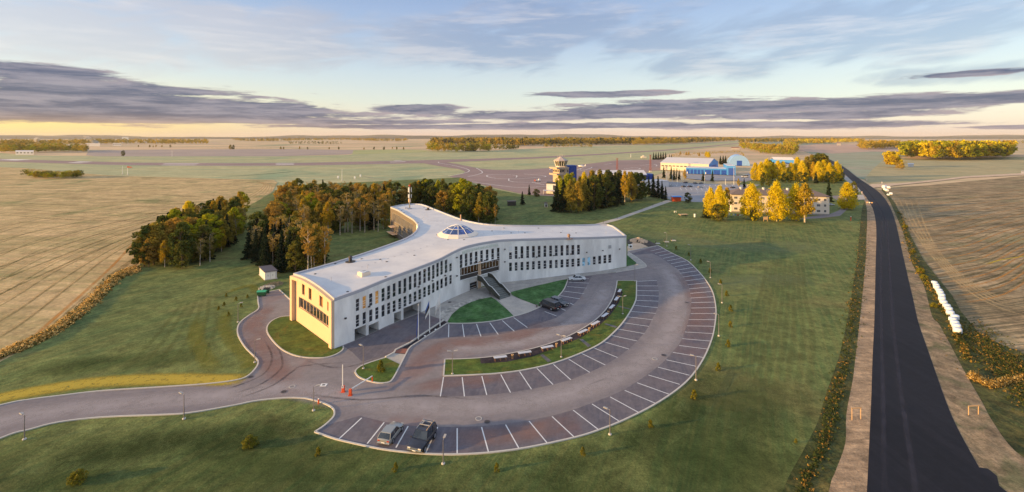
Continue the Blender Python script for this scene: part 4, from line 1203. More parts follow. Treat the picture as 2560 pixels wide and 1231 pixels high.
for sg in (-1, 1):
    rl, hr = MB(), MB()
    us = [0, 0.22, 0.38, 0.55, 0.66, 0.82, 1.0]
    for a, b in zip(us, us[1:]):
        p0, p1 = A + d * (Lst * a) + side * sg * (wst + 0.1), A + d * (Lst * b) + side * sg * (wst + 0.1)
        z0, z1 = top_h * hgt(a), top_h * hgt(b)
        sd_ = side * 0.09
        rl.hexa([p0 - sd_ + Vector((0, 0, z0 - 0.5)), p1 - sd_ + Vector((0, 0, max(z1 - 0.5, 0))), p1 + sd_ + Vector((0, 0, max(z1 - 0.5, 0))), p0 + sd_ + Vector((0, 0, z0 - 0.5))],
                [p0 - sd_ + Vector((0, 0, z0 + 1.0)), p1 - sd_ + Vector((0, 0, z1 + 1.0)), p1 + sd_ + Vector((0, 0, z1 + 1.0)), p0 + sd_ + Vector((0, 0, z0 + 1.0))])
        hr.tube(p0 + Vector((0, 0, z0 + 1.1)), p1 + Vector((0, 0, z1 + 1.1)), 0.09, n=6)
    rl.build('side_rail', m_rail, st)
    hr.build('handrail', m_frame, st)
lgb = MB()
p = A + d * (Lst * 0.5) + side * 1.2
lgb.tube(p, p + Vector((0, 0, top_h * 0.5)), 0.12); p = A + d * (Lst * 0.5) - side * 1.2; lgb.tube(p, p + Vector((0, 0, top_h * 0.5)), 0.12)
lgb.build('support_post', m_dark, st)

# telecom mast on the back wing roof
p = roofpt(1024, 522)
mast = empty('telecom_mast', p, 'red and white telecom mast with antenna panels on the back wing roof', 'mast')
Zm = p.y
def mz(y): return HC - (y - HY) * Zm / FP
mbm = MB(); mbm.tube(p, (p.x, p.y, mz(500)), 0.35, 0.3, n=6); mbm.tube((p.x, p.y, mz(500)), (p.x, p.y, mz(466)), 0.16, n=8); mbm.build('pole', plain('galvanised_steel', s(140, 140, 140), 0.5, metal=0.3), mast)
rw = MB(); rw.tube((p.x, p.y, mz(506)), (p.x, p.y, mz(497)), 0.55, n=10); rw.build('equipment_box', m_conc2, mast)
for k in range(3):
    a = k * 2.1 + 0.4
    for zt_, zb_ in ((469, 481), (486, 495)):
        an = MB(); c = Vector((p.x + 0.75 * math.cos(a), p.y + 0.75 * math.sin(a), (mz(zt_) + mz(zb_)) / 2)); an.box(c, (0.32, 0.2, mz(zt_) - mz(zb_)), rz=a + 1.57); an.box(c - Vector((0.3 * math.cos(a), 0.3 * math.sin(a), 0)), (0.5, 0.08, 0.08), rz=a); an.build('antenna_panel', m_frame, mast)
rt = MB(); rt.lathe([(0.0, 0), (0.45, 0.2), (0.5, 0.6), (0.0, 0.9)], n=10, c=(p.x, p.y, mz(467))); rt.build('red_dish', plain('red_mast_paint', s(190, 70, 50), 0.5), mast)
bs = MB()
for a, b in ((-1.6, 0.0), (-0.8, -0.5), (0, -1.6), (1.0, -1.4)):
    bs.box((p.x + a, p.y + b, p.z + 0.25), (0.9, 0.7, 0.5), rz=0.3)
bs.build('ballast_frame', m_coping, mast)
# pipe behind the roof
p = roofpt(1152, 551.5); cpb = MB(); cpb.tube(p, p + Vector((0, 0, 2.2)), 0.25, n=8); cpb.build('chimney_pipe', plain('rusty_pipe', s(190, 150, 120), 0.7), bld)

# ================================================================ TREES
def leaf_mat(name, cols, trans=0.30, var=0.35, sc=0.5):
    m, q = new_mat(name)
    oi = q.n('ShaderNodeObjectInfo')
    pos = q.n('ShaderNodeNewGeometry').outputs['Position']
    nz = q.n('ShaderNodeTexNoise', {'Vector': pos, 'Scale': sc, 'Detail': 3.0, 'Roughness': 0.7}).outputs[0]
    f = q.m('ADD', q.m('MULTIPLY', oi.outputs['Random'], 0.55), q.m('MULTIPLY', q.m('SUBTRACT', nz, 0.5), 1.5))
    f = q.m('ADD', f, 0.22, clamp=True)
    n = len(cols)
    col = q.ramp(f, [(i / max(1, n - 1), c) for i, c in enumerate(cols)])
    n2_ = q.n('ShaderNodeTexNoise', {'Vector': pos, 'Scale': sc * 5, 'Detail': 2.0}).outputs[0]
    col = q.mix(1.0, col, q.ramp(n2_, [(0.3, (1 - var,) * 3 + (1,)), (0.7, (1 + var,) * 3 + (1,))]), 'MULTIPLY')
    a = q.n('ShaderNodeBsdfDiffuse', {0: col})
    b = q.n('ShaderNodeBsdfTranslucent', {0: col})
    mx = q.n('ShaderNodeMixShader', {0: trans, 1: a.outputs[0], 2: b.outputs[0]})
    q.n('ShaderNodeOutputMaterial', {0: mx.outputs[0]})
    return m

lm_yellow = leaf_mat('yellow_birch_leaves', [s(200, 178, 30), s(222, 200, 38), s(230, 210, 60)], 0.35, 0.3)
lm_gold = leaf_mat('golden_leaves', [s(166, 140, 46), s(190, 158, 50), s(150, 138, 50)], 0.3)
lm_lime = leaf_mat('yellow_green_leaves', [s(136, 142, 36), s(168, 164, 40), s(116, 128, 40)], 0.3)
lm_green = leaf_mat('dark_green_leaves', [s(62, 78, 40), s(90, 98, 46), s(128, 118, 52)], 0.2)
lm_olive = leaf_mat('olive_leaves', [s(118, 114, 52), s(152, 136, 58), s(188, 152, 62)], 0.3)
lm_spruce = leaf_mat('spruce_needles', [s(32, 44, 36), s(42, 56, 40), s(54, 64, 42)], 0.08)
lm_brown = leaf_mat('thin_brown_leaves', [s(168, 146, 92), s(150, 134, 86), s(200, 168, 86)], 0.35)
lm_rust = leaf_mat('rusty_leaves', [s(178, 144, 68), s(154, 128, 64), s(206, 164, 70)], 0.35)
m_birchbark = plain('birch_bark', s(196, 186, 172), 0.9, var=0.25, vs=1.2, c2=s(130, 118, 106))
m_bark = plain('brown_bark', s(92, 76, 62), 0.9, var=0.25, vs=1.5)


def leaves(clumps, n, size, seed, flat=0.0, drop=0.0):
    """n small quads spread over gaussian clumps (centre, radius)"""
    rs = np.random.RandomState(seed)
    C = np.array([c for c, r in clumps]); Rd = np.array([r for c, r in clumps])
    w = Rd ** 2; w = w / w.sum()
    idx = rs.choice(len(C), n, p=w)
    d = rs.normal(size=(n, 3)); d /= np.linalg.norm(d, axis=1)[:, None]
    rad = rs.uniform(0.35, 1.0, n) ** 0.5
    P = C[idx] + d * (Rd[idx] * rad)[:, None] * np.array([1, 1, 0.8])
    P[:, 2] -= drop * rs.uniform(0, 1, n)
    nrm = rs.normal(size=(n, 3)) * 0.8 + d; nrm[:, 2] += flat
    nrm /= np.linalg.norm(nrm, axis=1)[:, None]
    t1 = np.cross(nrm, rs.normal(size=(n, 3))); t1 /= np.linalg.norm(t1, axis=1)[:, None]
    t2 = np.cross(nrm, t1)
    sz = size * rs.uniform(0.6, 1.3, n)[:, None]
    q = np.stack([P - t1 * sz, P - t2 * sz * 0.8, P + t1 * sz, P + t2 * sz * 0.8], 1).reshape(-1, 3)
    return q


def mesh_quads(name, q, mat):
    n = len(q) // 4
    me = bpy.data.meshes.new(name)
    me.vertices.add(len(q)); me.vertices.foreach_set('co', q.astype(np.float32).ravel())
    me.loops.add(len(q)); me.loops.foreach_set('vertex_index', np.arange(len(q), dtype=np.int32))
    me.polygons.add(n); me.polygons.foreach_set('loop_start', np.arange(0, 4 * n, 4, dtype=np.int32)); me.polygons.foreach_set('loop_total', np.full(n, 4, dtype=np.int32))
    me.materials.append(mat); me.update(calc_edges=True)
    return me


def tree_proto(kind, H, Wd, lmat, bmat, n, size, seed, trunk0=0.25, nl=60, stems=1, limb=True):
    rs = random.Random(seed)
    cl = []
    tb = MB()
    bases = [(0, 0)] if stems == 1 else [(rs.uniform(-0.7, 0.7), rs.uniform(-0.5, 0.5)) for _ in range(stems)]
    for (bx, by) in bases:
        lx, ly = rs.uniform(-0.04, 0.04) * H + bx, rs.uniform(-0.04, 0.04) * H + by
        r0 = 0.012 * H + 0.06
        pts_ = [Vector((bx, by, 0)), Vector((bx * 1.1 + lx * 0.3, by * 1.1 + ly * 0.3, H * 0.4)), Vector((lx, ly, H * 0.92))]
        tb.tube(pts_[0], pts_[1], r0, r0 * 0.7, n=6); tb.tube(pts_[1], pts_[2], r0 * 0.7, r0 * 0.15, n=6)
    if kind == 'spruce':
        for k in range(nl):
            u = (k + rs.random()) / nl
            z = H * (trunk0 + (0.99 - trunk0) * u)
            rr = Wd * (1 - u) ** 0.9 * rs.uniform(0.55, 1.08)
            a = rs.uniform(0, 6.283)
            steps = 3
            for j in range(steps):
                f = (j + 0.7) / steps
                cl.append(((rr * f * math.cos(a), rr * f * math.sin(a), z - rr * f * 0.28), max(0.22, Wd * 0.20 * (1 - 0.6 * u) * (1.15 - 0.4 * f))))
    else:
        for k in range(nl):
            u = rs.random()
            z = H * (trunk0 + (1.0 - trunk0) * u)
            if kind == 'birch': env = Wd * (math.sin(math.pi * min(1, (u * 0.92 + 0.10))) ** 0.75) * (1.05 - 0.45 * u)
            elif kind == 'round': env = Wd * (max(0.02, 1 - (2 * u - 0.85) ** 2 * 0.8)) ** 0.5
            elif kind == 'column': env = Wd * (0.85 if u < 0.75 else 0.85 * (1 - (u - 0.75) * 2.9))
            else: env = Wd * (0.4 + 0.6 * u) * (1 if u < 0.85 else 0.8)
            env = max(env, 0.1)
            a = rs.uniform(0, 6.283); rr = env * rs.uniform(0.25, 1.0) ** 0.6
            c = (rr * math.cos(a), rr * math.sin(a), z)
            cl.append((c, Wd * rs.uniform(0.16, 0.34)))
            if limb and k % 3 == 0:
                zb = z - rr * rs.uniform(0.6, 1.1)
                tb.tube((0, 0, max(zb, H * 0.12)), c, 0.005 * H, 0.03, n=4, cap=False)
    q = leaves(cl, n, size, seed, drop=(0.08 * H if kind == 'birch' else 0.0))
    q[:, 2] = np.maximum(q[:, 2], 0.25)
    return tb, mesh_quads('crown', q, lmat)


PROTO = {}
def proto(key, *a, **k):
    tb, me = tree_proto(*a, **k)
    tm_ = bpy.data.meshes.new('trunk'); tm_.from_pydata(tb.v, [], tb.f); tm_.materials.append(a[4] if len(a) > 4 else k['bmat'])
    PROTO[key] = (tm_, me, a[1])
# kind, H, W, leaf material, bark, count, leaf size, seed
for i in range(2):
    proto('yb%d' % i, 'birch', 16, 4.7, lm_yellow, m_birchbark, 8500, 0.24, 10 + i, trunk0=0.10, nl=150)
    proto('gb%d' % i, 'birch', 16, 3.6, lm_gold, m_birchbark, 3200, 0.26, 20 + i, trunk0=0.28, nl=60)
    proto('lime%d' % i, 'round', 14, 4.2, lm_lime, m_bark, 4200, 0.28, 30 + i, trunk0=0.15, nl=70)
    proto('green%d' % i, 'round', 15, 3.9, lm_green, m_bark, 4200, 0.28, 40 + i, trunk0=0.10, nl=75)
    proto('olive%d' % i, 'birch', 15, 3.9, lm_olive, m_bark, 3600, 0.27, 50 + i, trunk0=0.14, nl=70)
    proto('spruce%d' % i, 'spruce', 15, 3.3, lm_spruce, m_bark, 5200, 0.26, 60 + i, trunk0=0.04, nl=110)
    proto('bare%d' % i, 'vase', 15, 2.7, lm_brown, m_birchbark, 900, 0.20, 70 + i, trunk0=0.45, nl=46)
    proto('thin%d' % i, 'vase', 14, 2.9, lm_rust, m_birchbark, 1500, 0.22, 80 + i, trunk0=0.38, nl=50)
    proto('rust%d' % i, 'round', 12, 3.4, lm_rust, m_bark, 3200, 0.26, 90 + i, trunk0=0.12, nl=60)
NAMEK = {'yb': ('birch_tree', 'birch'), 'gb': ('birch_tree', 'birch'), 'lime': ('broadleaf_tree', 'tree'), 'green': ('broadleaf_tree', 'tree'), 'olive': ('broadleaf_tree', 'tree'),
         'spruce': ('spruce_tree', 'spruce'), 'bare': ('bare_birch_tree', 'birch'), 'thin': ('bare_birch_tree', 'birch'), 'rust': ('broadleaf_tree', 'tree')}


def plant(key, p, H, label, group=None, wide=1.0, rz=None, variant=None):
    variant = random.randint(0, 1) if variant is None else variant
    tm_, me, H0 = PROTO['%s%d' % (key, variant)]
    nm, cat = NAMEK[key]
    o = bpy.data.objects.new(nm, None)
    o.empty_display_size = 0.3
    o.location = (p[0], p[1], -0.02 if len(p) < 3 else p[2])
    f = H / H0
    o.scale = (f * wide, f * wide, f)
    o.rotation_euler = (0, 0, random.uniform(0, 6.28) if rz is None else rz)
    COL.objects.link(o)
    tag(o, label, cat, group)
    for part, m_ in (('trunk', tm_), ('crown', me)):
        c = bpy.data.objects.new(part, m_); COL.objects.link(c); c.parent = o
    return o


def inpoly(x, y, poly):
    c = False
    for i in range(len(poly)):
        a, b = poly[i], poly[i - 1]
        if (a[1] > y) != (b[1] > y) and x < (b[0] - a[0]) * (y - a[1]) / (b[1] - a[1]) + a[0]: c = not c
    return c


WORD = {'yb': 'bright yellow birch tree', 'gb': 'golden thinning birch tree', 'lime': 'yellow green leafy tree', 'green': 'dark green leafy tree', 'olive': 'olive brown leafy tree',
        'spruce': 'dark spruce', 'bare': 'nearly bare brown birch with pale trunk', 'thin': 'thin rusty birch with pale trunk', 'rust': 'rust coloured leafy tree'}
def scatter(poly, n, weights, Hr, mind, where, group, seed, wide=1.12):
    rs = random.Random(seed)
    W3 = [g(*p) for p in poly]
    P2_ = [(p.x, p.y) for p in W3]
    x0, x1 = min(p[0] for p in P2_), max(p[0] for p in P2_); y0, y1 = min(p[1] for p in P2_), max(p[1] for p in P2_)
    done = []
    tries = 0
    keys = list(weights); ws = [weights[k] for k in keys]
    while len(done) < n and tries < n * 60:
        tries += 1
        x, y = rs.uniform(x0, x1), rs.uniform(y0, y1)
        if not inpoly(x, y, P2_) or any((x - a) ** 2 + (y - b) ** 2 < mind * mind for a, b in done): continue
        done.append((x, y))
        k = rs.choices(keys, ws)[0]
        plant(k, (x, y), rs.uniform(*Hr), '%s %s' % (WORD[k], where), group, wide=wide * rs.uniform(0.85, 1.15))
    return done

random.seed(11)
scatter([(345, 668), (440, 672), (500, 660), (545, 634), (590, 610), (624, 575), (600, 556), (540, 560), (450, 590), (380, 628)], 96, {'green': 4, 'olive': 4, 'lime': 1.6, 'gb': 1.2, 'spruce': 2, 'bare': 2.2, 'rust': 1.2}, (9, 14.5), 2.1,
        'in the small wood between stubble field and lawn', 'trees of the wood beside the stubble field', 1)
for a, b, H, k in [(470, 590, 15, 'yb'), (412, 668, 9, 'gb'), (455, 672, 9, 'green'), (500, 664, 9, 'bare'), (525, 655, 10, 'bare'), (372, 668, 9, 'rust'), (350, 662, 9, 'gb'), (585, 600, 13, 'lime'), (604, 540, 13, 'lime'), (598, 545, 14, 'gb')]:
    plant(k, g(a, b), H, WORD[k] + ' in the small wood between stubble field and lawn', 'trees of the wood beside the stubble field')
scatter([(622, 648), (680, 672), (745, 684), (800, 676), (815, 655), (760, 628), (690, 610), (640, 612)], 60, {'spruce': 5, 'green': 2, 'bare': 2, 'olive': 1}, (9.5, 14), 2.1,
        'in the dark clump behind the white cabinet building', 'trees of the clump behind the cabinet', 2)
for a, b, H, k in [(770, 684, 15.5, 'thin'), (812, 668, 13, 'thin'), (752, 660, 15, 'bare'), (722, 640, 15, 'bare'), (795, 640, 12, 'gb'), (690, 640, 14, 'thin'), (640, 655, 11, 'spruce'), (665, 668, 11, 'spruce'), (700, 680, 11, 'spruce')]:
    plant(k, g(a, b), H, WORD[k] + ' in the dark clump behind the white cabinet building', 'trees of the clump behind the cabinet')
scatter([(672, 560), (700, 520), (745, 504), (850, 500), (975, 502), (985, 520), (978, 572), (900, 576), (850, 584), (800, 604), (730, 600), (690, 590)], 165, {'olive': 4, 'rust': 3, 'bare': 3, 'green': 3, 'gb': 1.5, 'thin': 2.5, 'spruce': 0.8}, (10, 15), 2.6,
        'in the mixed wood behind the academy', 'trees of the wood behind the academy', 3)
for a, b, H, k in [(725, 510, 14, 'gb'), (745, 505, 15.5, 'green'), (778, 560, 15, 'lime'), (705, 570, 12, 'lime'), (818, 550, 14, 'rust'), (935, 520, 15, 'gb'), (962, 520, 14, 'gb'), (870, 580, 14, 'bare'), (900, 578, 15, 'thin'), (935, 576, 14, 'bare'), (958, 572, 13, 'thin'), (850, 588, 13, 'bare'),
                   (880, 584, 12, 'bare'), (912, 582, 13, 'thin'), (945, 580, 12, 'bare')]:
    plant(k, g(a, b), H, WORD[k] + ' in the mixed wood behind the academy', 'trees of the wood behind the academy')
scatter([(985, 515), (1040, 500), (1110, 498), (1200, 505), (1232, 530), (1236, 556), (1190, 558), (1120, 540), (1060, 520), (1000, 520)], 66, {'green': 5, 'olive': 3, 'spruce': 2, 'rust': 1, 'gb': 1}, (11, 15.5), 2.6,
        'in the dark wood behind the back wing', 'trees of the wood behind the back wing', 4)
for a, b, H, k, w in [(1160, 540, 20, 'lime', 1.1), (1175, 548, 17, 'green', 1.1), (1135, 535, 17, 'lime', 0.7), (1066, 508, 15, 'lime', 0.8), (1095, 512, 15, 'lime', 0.7), (1222, 560, 14, 'green', 0.9), (1200, 556, 15, 'olive', 0.9)]:
    plant(k, g(a, b), H, WORD[k] + ' in the dark wood behind the back wing', 'trees of the wood behind the back wing', wide=w)
for a, b, H in [(1215, 560, 11), (1238, 562, 10), (1228, 558, 12)]:
    plant('thin', g(a, b), H, 'slender rusty birch at the right end of the dark wood', 'slender birches at the wood edge', wide=0.6)
scatter([(676, 560), (700, 505), (730, 470), (760, 480), (745, 520), (740, 575), (700, 596), (684, 585)], 42, {'rust': 4, 'thin': 3, 'bare': 3, 'gb': 1}, (4, 9), 2.0,
        'in brushwood left of the mixed wood', 'brushwood at the left edge of the mixed wood', 21)
# grove by the tower
GW = 'in the dark grove beside the control tower'
for a, b, H, k, w in [(1392, 528, 17, 'spruce', 1.25), (1408, 530, 19, 'spruce', 1.3), (1428, 532, 19, 'olive', 1.0), (1445, 533, 18, 'olive', 1.0), (1458, 528, 19, 'olive', 1.0), (1420, 520, 20, 'lime', 0.9), (1400, 505, 17, 'lime', 0.7),
                      (1470, 527, 19, 'spruce', 1.2), (1485, 524, 20, 'green', 1.0), (1500, 521, 21, 'spruce', 1.3), (1515, 518, 20, 'green', 1.1), (1530, 516, 21, 'spruce', 1.3), (1545, 512, 20, 'spruce', 1.2), (1480, 505, 21, 'olive', 1.1),
                      (1500, 500, 21, 'olive', 1.0), (1520, 498, 20, 'green', 1.0), (1562, 508, 21, 'gb', 0.8), (1578, 505, 20, 'olive', 1.0), (1592, 502, 19, 'green', 1.0), (1604, 498, 18, 'green', 0.9), (1460, 505, 20, 'yb', 0.75), (1468, 520, 17, 'yb', 0.7), (1430, 505, 19, 'lime', 0.7),
                      (1550, 500, 20, 'green', 1.0), (1490, 515, 20, 'spruce', 1.2), (1538, 505, 20, 'spruce', 1.2), (1450, 518, 19, 'gb', 0.8), (1572, 498, 19, 'gb', 0.7)]:
    plant(k, g(a, b), H, '%s %s' % (WORD[k], GW), 'trees of the grove by the control tower', wide=w)
for i, (a, b, t_) in enumerate([(1622, 488, 442), (1633, 494, 436), (1645, 495, 440), (1655, 498, 452), (1664, 500, 466), (1610, 486, 448)]):
    plant('spruce', g(a, b), (b - t_) / (b - HY) * HC, 'dark spruce in the short row between grove and airport parking lot', 'spruces beside the parking lot', wide=0.95)
plant('green', g(1720, 507), 6.6, 'low bushy dark pine standing beside the orange kiosk', wide=1.5)
for a, b, t_ in [(1659.5, 446, 414), (1678, 450, 415), (1685, 451, 421), (1692, 450, 420), (1698, 450, 424)]:
    plant('spruce', g(a, b), (b - t_) / (b - HY) * HC, 'narrow dark spruce by the flagpoles of the airport parking lot', 'spruces in front of the long hangar', wide=0.8)
plant('gb', g(1712, 452), 11, 'small golden tree beside the spruces at the airport parking lot', wide=0.8)
plant('spruce', g(1758, 453.5), 9.5, 'spruce in front of the long blue garages, the one nearer the flagpoles', wide=1.2)
plant('spruce', g(1781, 454.5), 11.5, 'spruce in front of the long blue garages, the one nearer the tall block')
plant('gb', g(1846, 470), 8, 'small golden conifer on the lawn behind the apartment block', wide=0.8)
plant('spruce', g(1860.5, 469.5), 8.2, 'small dark spruce on the lawn behind the apartment block')
for a, b in [(1905, 466), (1925, 467), (1918, 464)]: plant('green', g(a, b), 7, 'dark bushy tree just behind the apartment block roof', 'bushy trees behind the apartment roof')
plant('spruce', g(2072, 505), 15, 'dark spruce behind the right end of the apartment block', wide=0.9)
plant('spruce', g(1306, 512), 8.6, 'small dark spruce on the lawn left of the white tower annex, the taller one', wide=1.2)
plant('spruce', g(1323, 488), 8, 'small dark spruce at the apron edge left of the white tower annex')
plant('green', g(1340, 492), 5.5, 'round dark green bush between the small spruces and the tower annex', wide=2.0)
# apartment block trees
for a, b, t_, k, w, lb in [(1879.5, 550, 460, 'yb', 1.1, 'full yellow birch in front of the left third of the apartment block'),
                           (1942, 553.5, 454, 'yb', 0.95, 'tall narrow yellow birch in front of the middle of the apartment block'),
                           (1990, 552, 460, 'yb', 1.0, 'yellow birch with wide crown in front of the right half of the apartment block'),
                           (2012, 556.7, 460, 'gb', 1.3, 'drooping golden birch nearest the lit end of the apartment block'),
                           (2118, 524, 458, 'yb', 1.2, 'round yellow birch standing alone by the road junction'),
                           (1776, 545, 470, 'yb', 0.85, 'yellow birch left of the apartment block, the outermost one'),
                           (1800, 549, 464, 'yb', 0.85, 'yellow birch left of the apartment block, beside the white wall'),
                           (1818, 543, 470, 'gb', 0.95, 'golden birch touching the left end of the apartment block'),
                           (2135, 500, 455, 'green', 0.7, 'dark tree by the bend of the road'), (1882, 551, 520, 'green', 1.5, 'low dark bush under the full yellow birch'),
                           (1765, 545, 505, 'spruce', 1.6, 'spreading dark conifer left of the apartment block'), (1795, 552, 512, 'green', 1.7, 'low dark tree under the yellow birches left of the apartment block')]:
    plant(k, g(a, b), (b - t_) / (b - HY) * HC, lb, None, wide=w)
# row behind
for a, b, t_, k in [(1888, 452, 408, 'yb'), (1903, 453, 405, 'yb'), (1917, 451, 398, 'yb'), (1931, 450, 408, 'yb'), (1945, 452, 402, 'yb'), (1958, 452, 405, 'yb'), (1978, 452, 408, 'yb'), (1993, 451, 395, 'yb'), (2006, 453, 402, 'yb'), (2033, 454, 406, 'gb'), (2046, 455, 404, 'yb'),
                    (2059, 455, 402, 'yb'), (2074, 456, 408, 'yb'), (2092, 456, 404, 'yb')]:
    plant(k, g(a, b), (b - t_) / (b - HY) * HC, WORD[k] + ' in the long row behind the apartment block', 'birches in the row behind the apartment block', wide=0.95)
for a, b, t_, k in [(1925, 440, 402, 'green'), (1985, 447, 412, 'green'), (2018, 448, 392, 'olive'), (2030, 446, 388, 'olive'), (2045, 447, 385, 'green'), (2056, 448, 386, 'green'), (2066, 448, 390, 'olive'), (2100, 456, 420, 'green'), (2070, 458, 430, 'green'), (1908, 458, 432, 'green'), (2000, 458, 430, 'green'), (2040, 459, 428, 'spruce'), (2084, 459, 430, 'green'), (1960, 457, 434, 'green'), (1975, 457, 430, 'green'), (2015, 458, 432, 'green')]:
    plant(k, g(a, b), (b - t_) / (b - HY) * HC, WORD[k] + ' standing among the yellow birch row', 'dark trees among the birch row', wide=1.1)
# farther small clumps around the hangars
for a in [1634, 1640, 1646, 1652, 1658, 1664]: plant('spruce', g(a, 399 + random.uniform(-1, 1)), 14, 'dark spruce in the clump behind the apron', 'spruces behind the apron', wide=1.1)
for a in [1674, 1679]: plant('spruce', g(a, 399), 10, 'dark spruce in the pair next to the clump behind the apron', 'pair of spruces behind the apron')
for a in [1801, 1808, 1814]: plant('spruce', g(a, 412), 14, 'dark conifer between the long hangar and the arched hangar', 'conifers between the hangars', wide=1.2)
for a, b in [(1701, 389), (1716, 390), (1722, 389), (1748, 393), (1771, 394), (1766, 393)]: plant('yb' if a > 1760 else 'gb', g(a, b), 12 if a > 1760 else 9, 'yellow tree on the rough ground behind the long hangar', 'yellow trees behind the hangar', wide=1.3)
# lone field trees
for a, b, t_, k, w, lb in [(308, 391, 377, 'green', 1.2, 'lone dark round tree at the edge of the airfield'),
                     (576, 374, 362, 'olive', 1.3, 'taller tree of the pair in the pale field beyond the runway'), (583, 374, 363, 'green', 1.3, 'rounder tree of the pair in the pale field beyond the runway')]:
    plant(k, g(a, b), (b - t_) / (b - HY) * HC, lb, None, wide=w)
for a, b in [(702, 374), (709, 374), (749, 374), (769, 374), (823, 374), (847, 374), (910, 375), (935, 374.5), (960, 375), (981, 374), (992, 374.5), (1009, 375), (374, 369), (383, 369.5), (390, 369), (405, 369.5), (426, 369), (346, 368)]:
    plant(random.choice(['olive', 'green', 'gb']), g(a, b), random.uniform(8, 11), 'small round tree on the hedge line across the pale fields', 'small trees across the pale fields', wide=1.35)

# small conifers planted round the car park
m_young = leaf_mat('young_pine_needles', [s(96, 100, 40), s(130, 122, 44), s(80, 92, 40)], 0.15, sc=3.0)
def young(name, n_, seed, bush=False):
    rs = random.Random(seed); cl = []
    for k in range(26):
        u = k / 26
        a = rs.uniform(0, 6.28); rr = (0.62 * (1 - u) ** 0.8 + 0.05) * rs.uniform(0.5, 1.0) if not bush else 0.9 * math.sqrt(max(0.05, 1 - u * u)) * rs.uniform(0.4, 1)
        cl.append(((rr * math.cos(a), rr * math.sin(a), 0.12 + 1.5 * u if not bush else 0.1 + 1.0 * u), 0.2 if not bush else 0.3))
    q = leaves(cl, n_, 0.07, seed); q[:, 2] = np.maximum(q[:, 2], 0.02)
    return mesh_quads(name, q, m_young)
YM = young('young_pine', 1300, 3); YB = young('round_bush', 1500, 4, True)
ytr = MB().tube((0, 0, 0), (0, 0, 1.2), 0.04, n=5)
for i, (a, b, w, lb) in enumerate([(193, 1205, 30, 'round yellow green bush in the bottom left of the lawn'), (622, 1118, 28, 'round yellow green bush on the lawn left of the parked old hatchback'), (795, 1138, 16, 'tiny pine on the grass below the pointed end of the car park'), (988, 1177, 16, 'small pine on the grass below the dark four-wheel drive'),
        (1241.5, 1177.5, 15, None), (1457.5, 1139, 16, None), (1627, 1070, 16, None), (1735.5, 997, 18, None), (1795, 926, 15, None), (1820, 866, 13, None), (1826, 817, 11, None), (1827, 778.6, 12, None), (1817, 740.6, 11, None), (1801.5, 710, 9, None), (1775, 681.5, 9, None), (1751, 658.6, 9, None), (1722, 640, 7, None), (1690.6, 624, 7, None),
        (953, 930, 22, 'small pine in the middle of the wedge-shaped lawn by the barrier'), (1990, 1108, 9, 'tiny pine alone on the wide lawn toward the road'), (547, 775, 8, None), (560, 765, 8, None), (571, 790, 8, None), (590, 752, 8, None), (603, 768, 7, None), (566, 742, 7, None), (619, 745, 7, None)]):
    p = g(a, b)
    mpp = (b - HY) / HC
    f = w / mpp / 1.3
    bush = i < 2
    o = empty('round_bush' if bush else 'young_pine', p, lb or ('small young pine in the arc planted outside the car park kerb' if i < 18 else 'small young pine on the lawn left of the drive'), 'bush' if bush else 'pine', None if lb else ('young pines around the car park' if i < 18 else 'young pines on the left lawn'))
    o.scale = (f, f, f); o.rotation_euler.z = i
    c = bpy.data.objects.new('crown', YB if bush else YM); COL.objects.link(c); c.parent = o
    if i == 0: ytm = ytr.build('trunk', m_bark, o, rel=False)
    else:
        c = bpy.data.objects.new('trunk', ytm.data); COL.objects.link(c); c.parent = o

# ---- far woods and hedges that read as one mass
def wood(name, line, n, Hr, depth, mats, label, seed, fl=34, width=1.0, cat='woods', ls=1.0):
    """trees scattered along a base line (photo points) and back in depth; one mesh"""
    rs = np.random.RandomState(seed)
    P = [g(*p) for p in line]
    L = [0]
    for a, b in zip(line, line[1:]): L.append(L[-1] + math.hypot(b[0] - a[0], (b[1] - a[1]) * 2))
    Q, MI = [], []
    for i in range(n):
        t_ = rs.uniform(0, L[-1])
        k = max(j for j in range(len(L) - 1) if L[j] <= t_)
        u_ = (t_ - L[k]) / max(1e-6, L[k + 1] - L[k])
        p = g(line[k][0] + (line[k + 1][0] - line[k][0]) * u_, line[k][1] + (line[k + 1][1] - line[k][1]) * u_)
        dr = p.normalized(); dd = rs.uniform(0, 1) ** 1.3 * depth
        p = p + Vector((dr.x, dr.y, 0)) * dd
        H = rs.uniform(*Hr); r = H * rs.uniform(0.2, 0.34) * width
        cl = [((p.x + rs.normal() * r * 0.45, p.y + rs.normal() * r * 0.45, H * rs.uniform(0.25, 0.9)), r * rs.uniform(0.4, 0.8)) for _ in range(5)]
        q = leaves(cl, fl, max(H * 0.06, 0.3) * ls, rs.randint(1 << 30)); q[:, 2] = np.maximum(q[:, 2], 0)
        Q.append(q); MI += [rs.randint(len(mats))] * fl
    q = np.concatenate(Q)
    me = mesh_quads(name, q, mats[0])
    for m in mats[1:]: me.materials.append(m)
    me.polygons.foreach_set('material_index', np.array(MI, dtype=np.int32))
    o = bpy.data.objects.new(name, me); COL.objects.link(o)
    o.location.z = -0.45
    return tag(o, label, cat, None, 'stuff')
MX = [lm_green, lm_olive, lm_gold, lm_lime, lm_green]
wood('forest', [(1080, 364), (1180, 363), (1300, 366), (1400, 364), (1600, 362), (1700, 360), (1850, 352)], 2600, (24, 42), 900, [lm_green, lm_olive, lm_spruce, lm_gold, lm_olive], 'long dark mixed forest along the far edge of the airfield', 1, 44, ls=1.5)
wood('forest', [(1360, 369), (1420, 369), (1480, 370)], 90, (12, 18), 60, [lm_olive, lm_green, lm_gold], 'low thicket in front of the long forest', 2, 34)
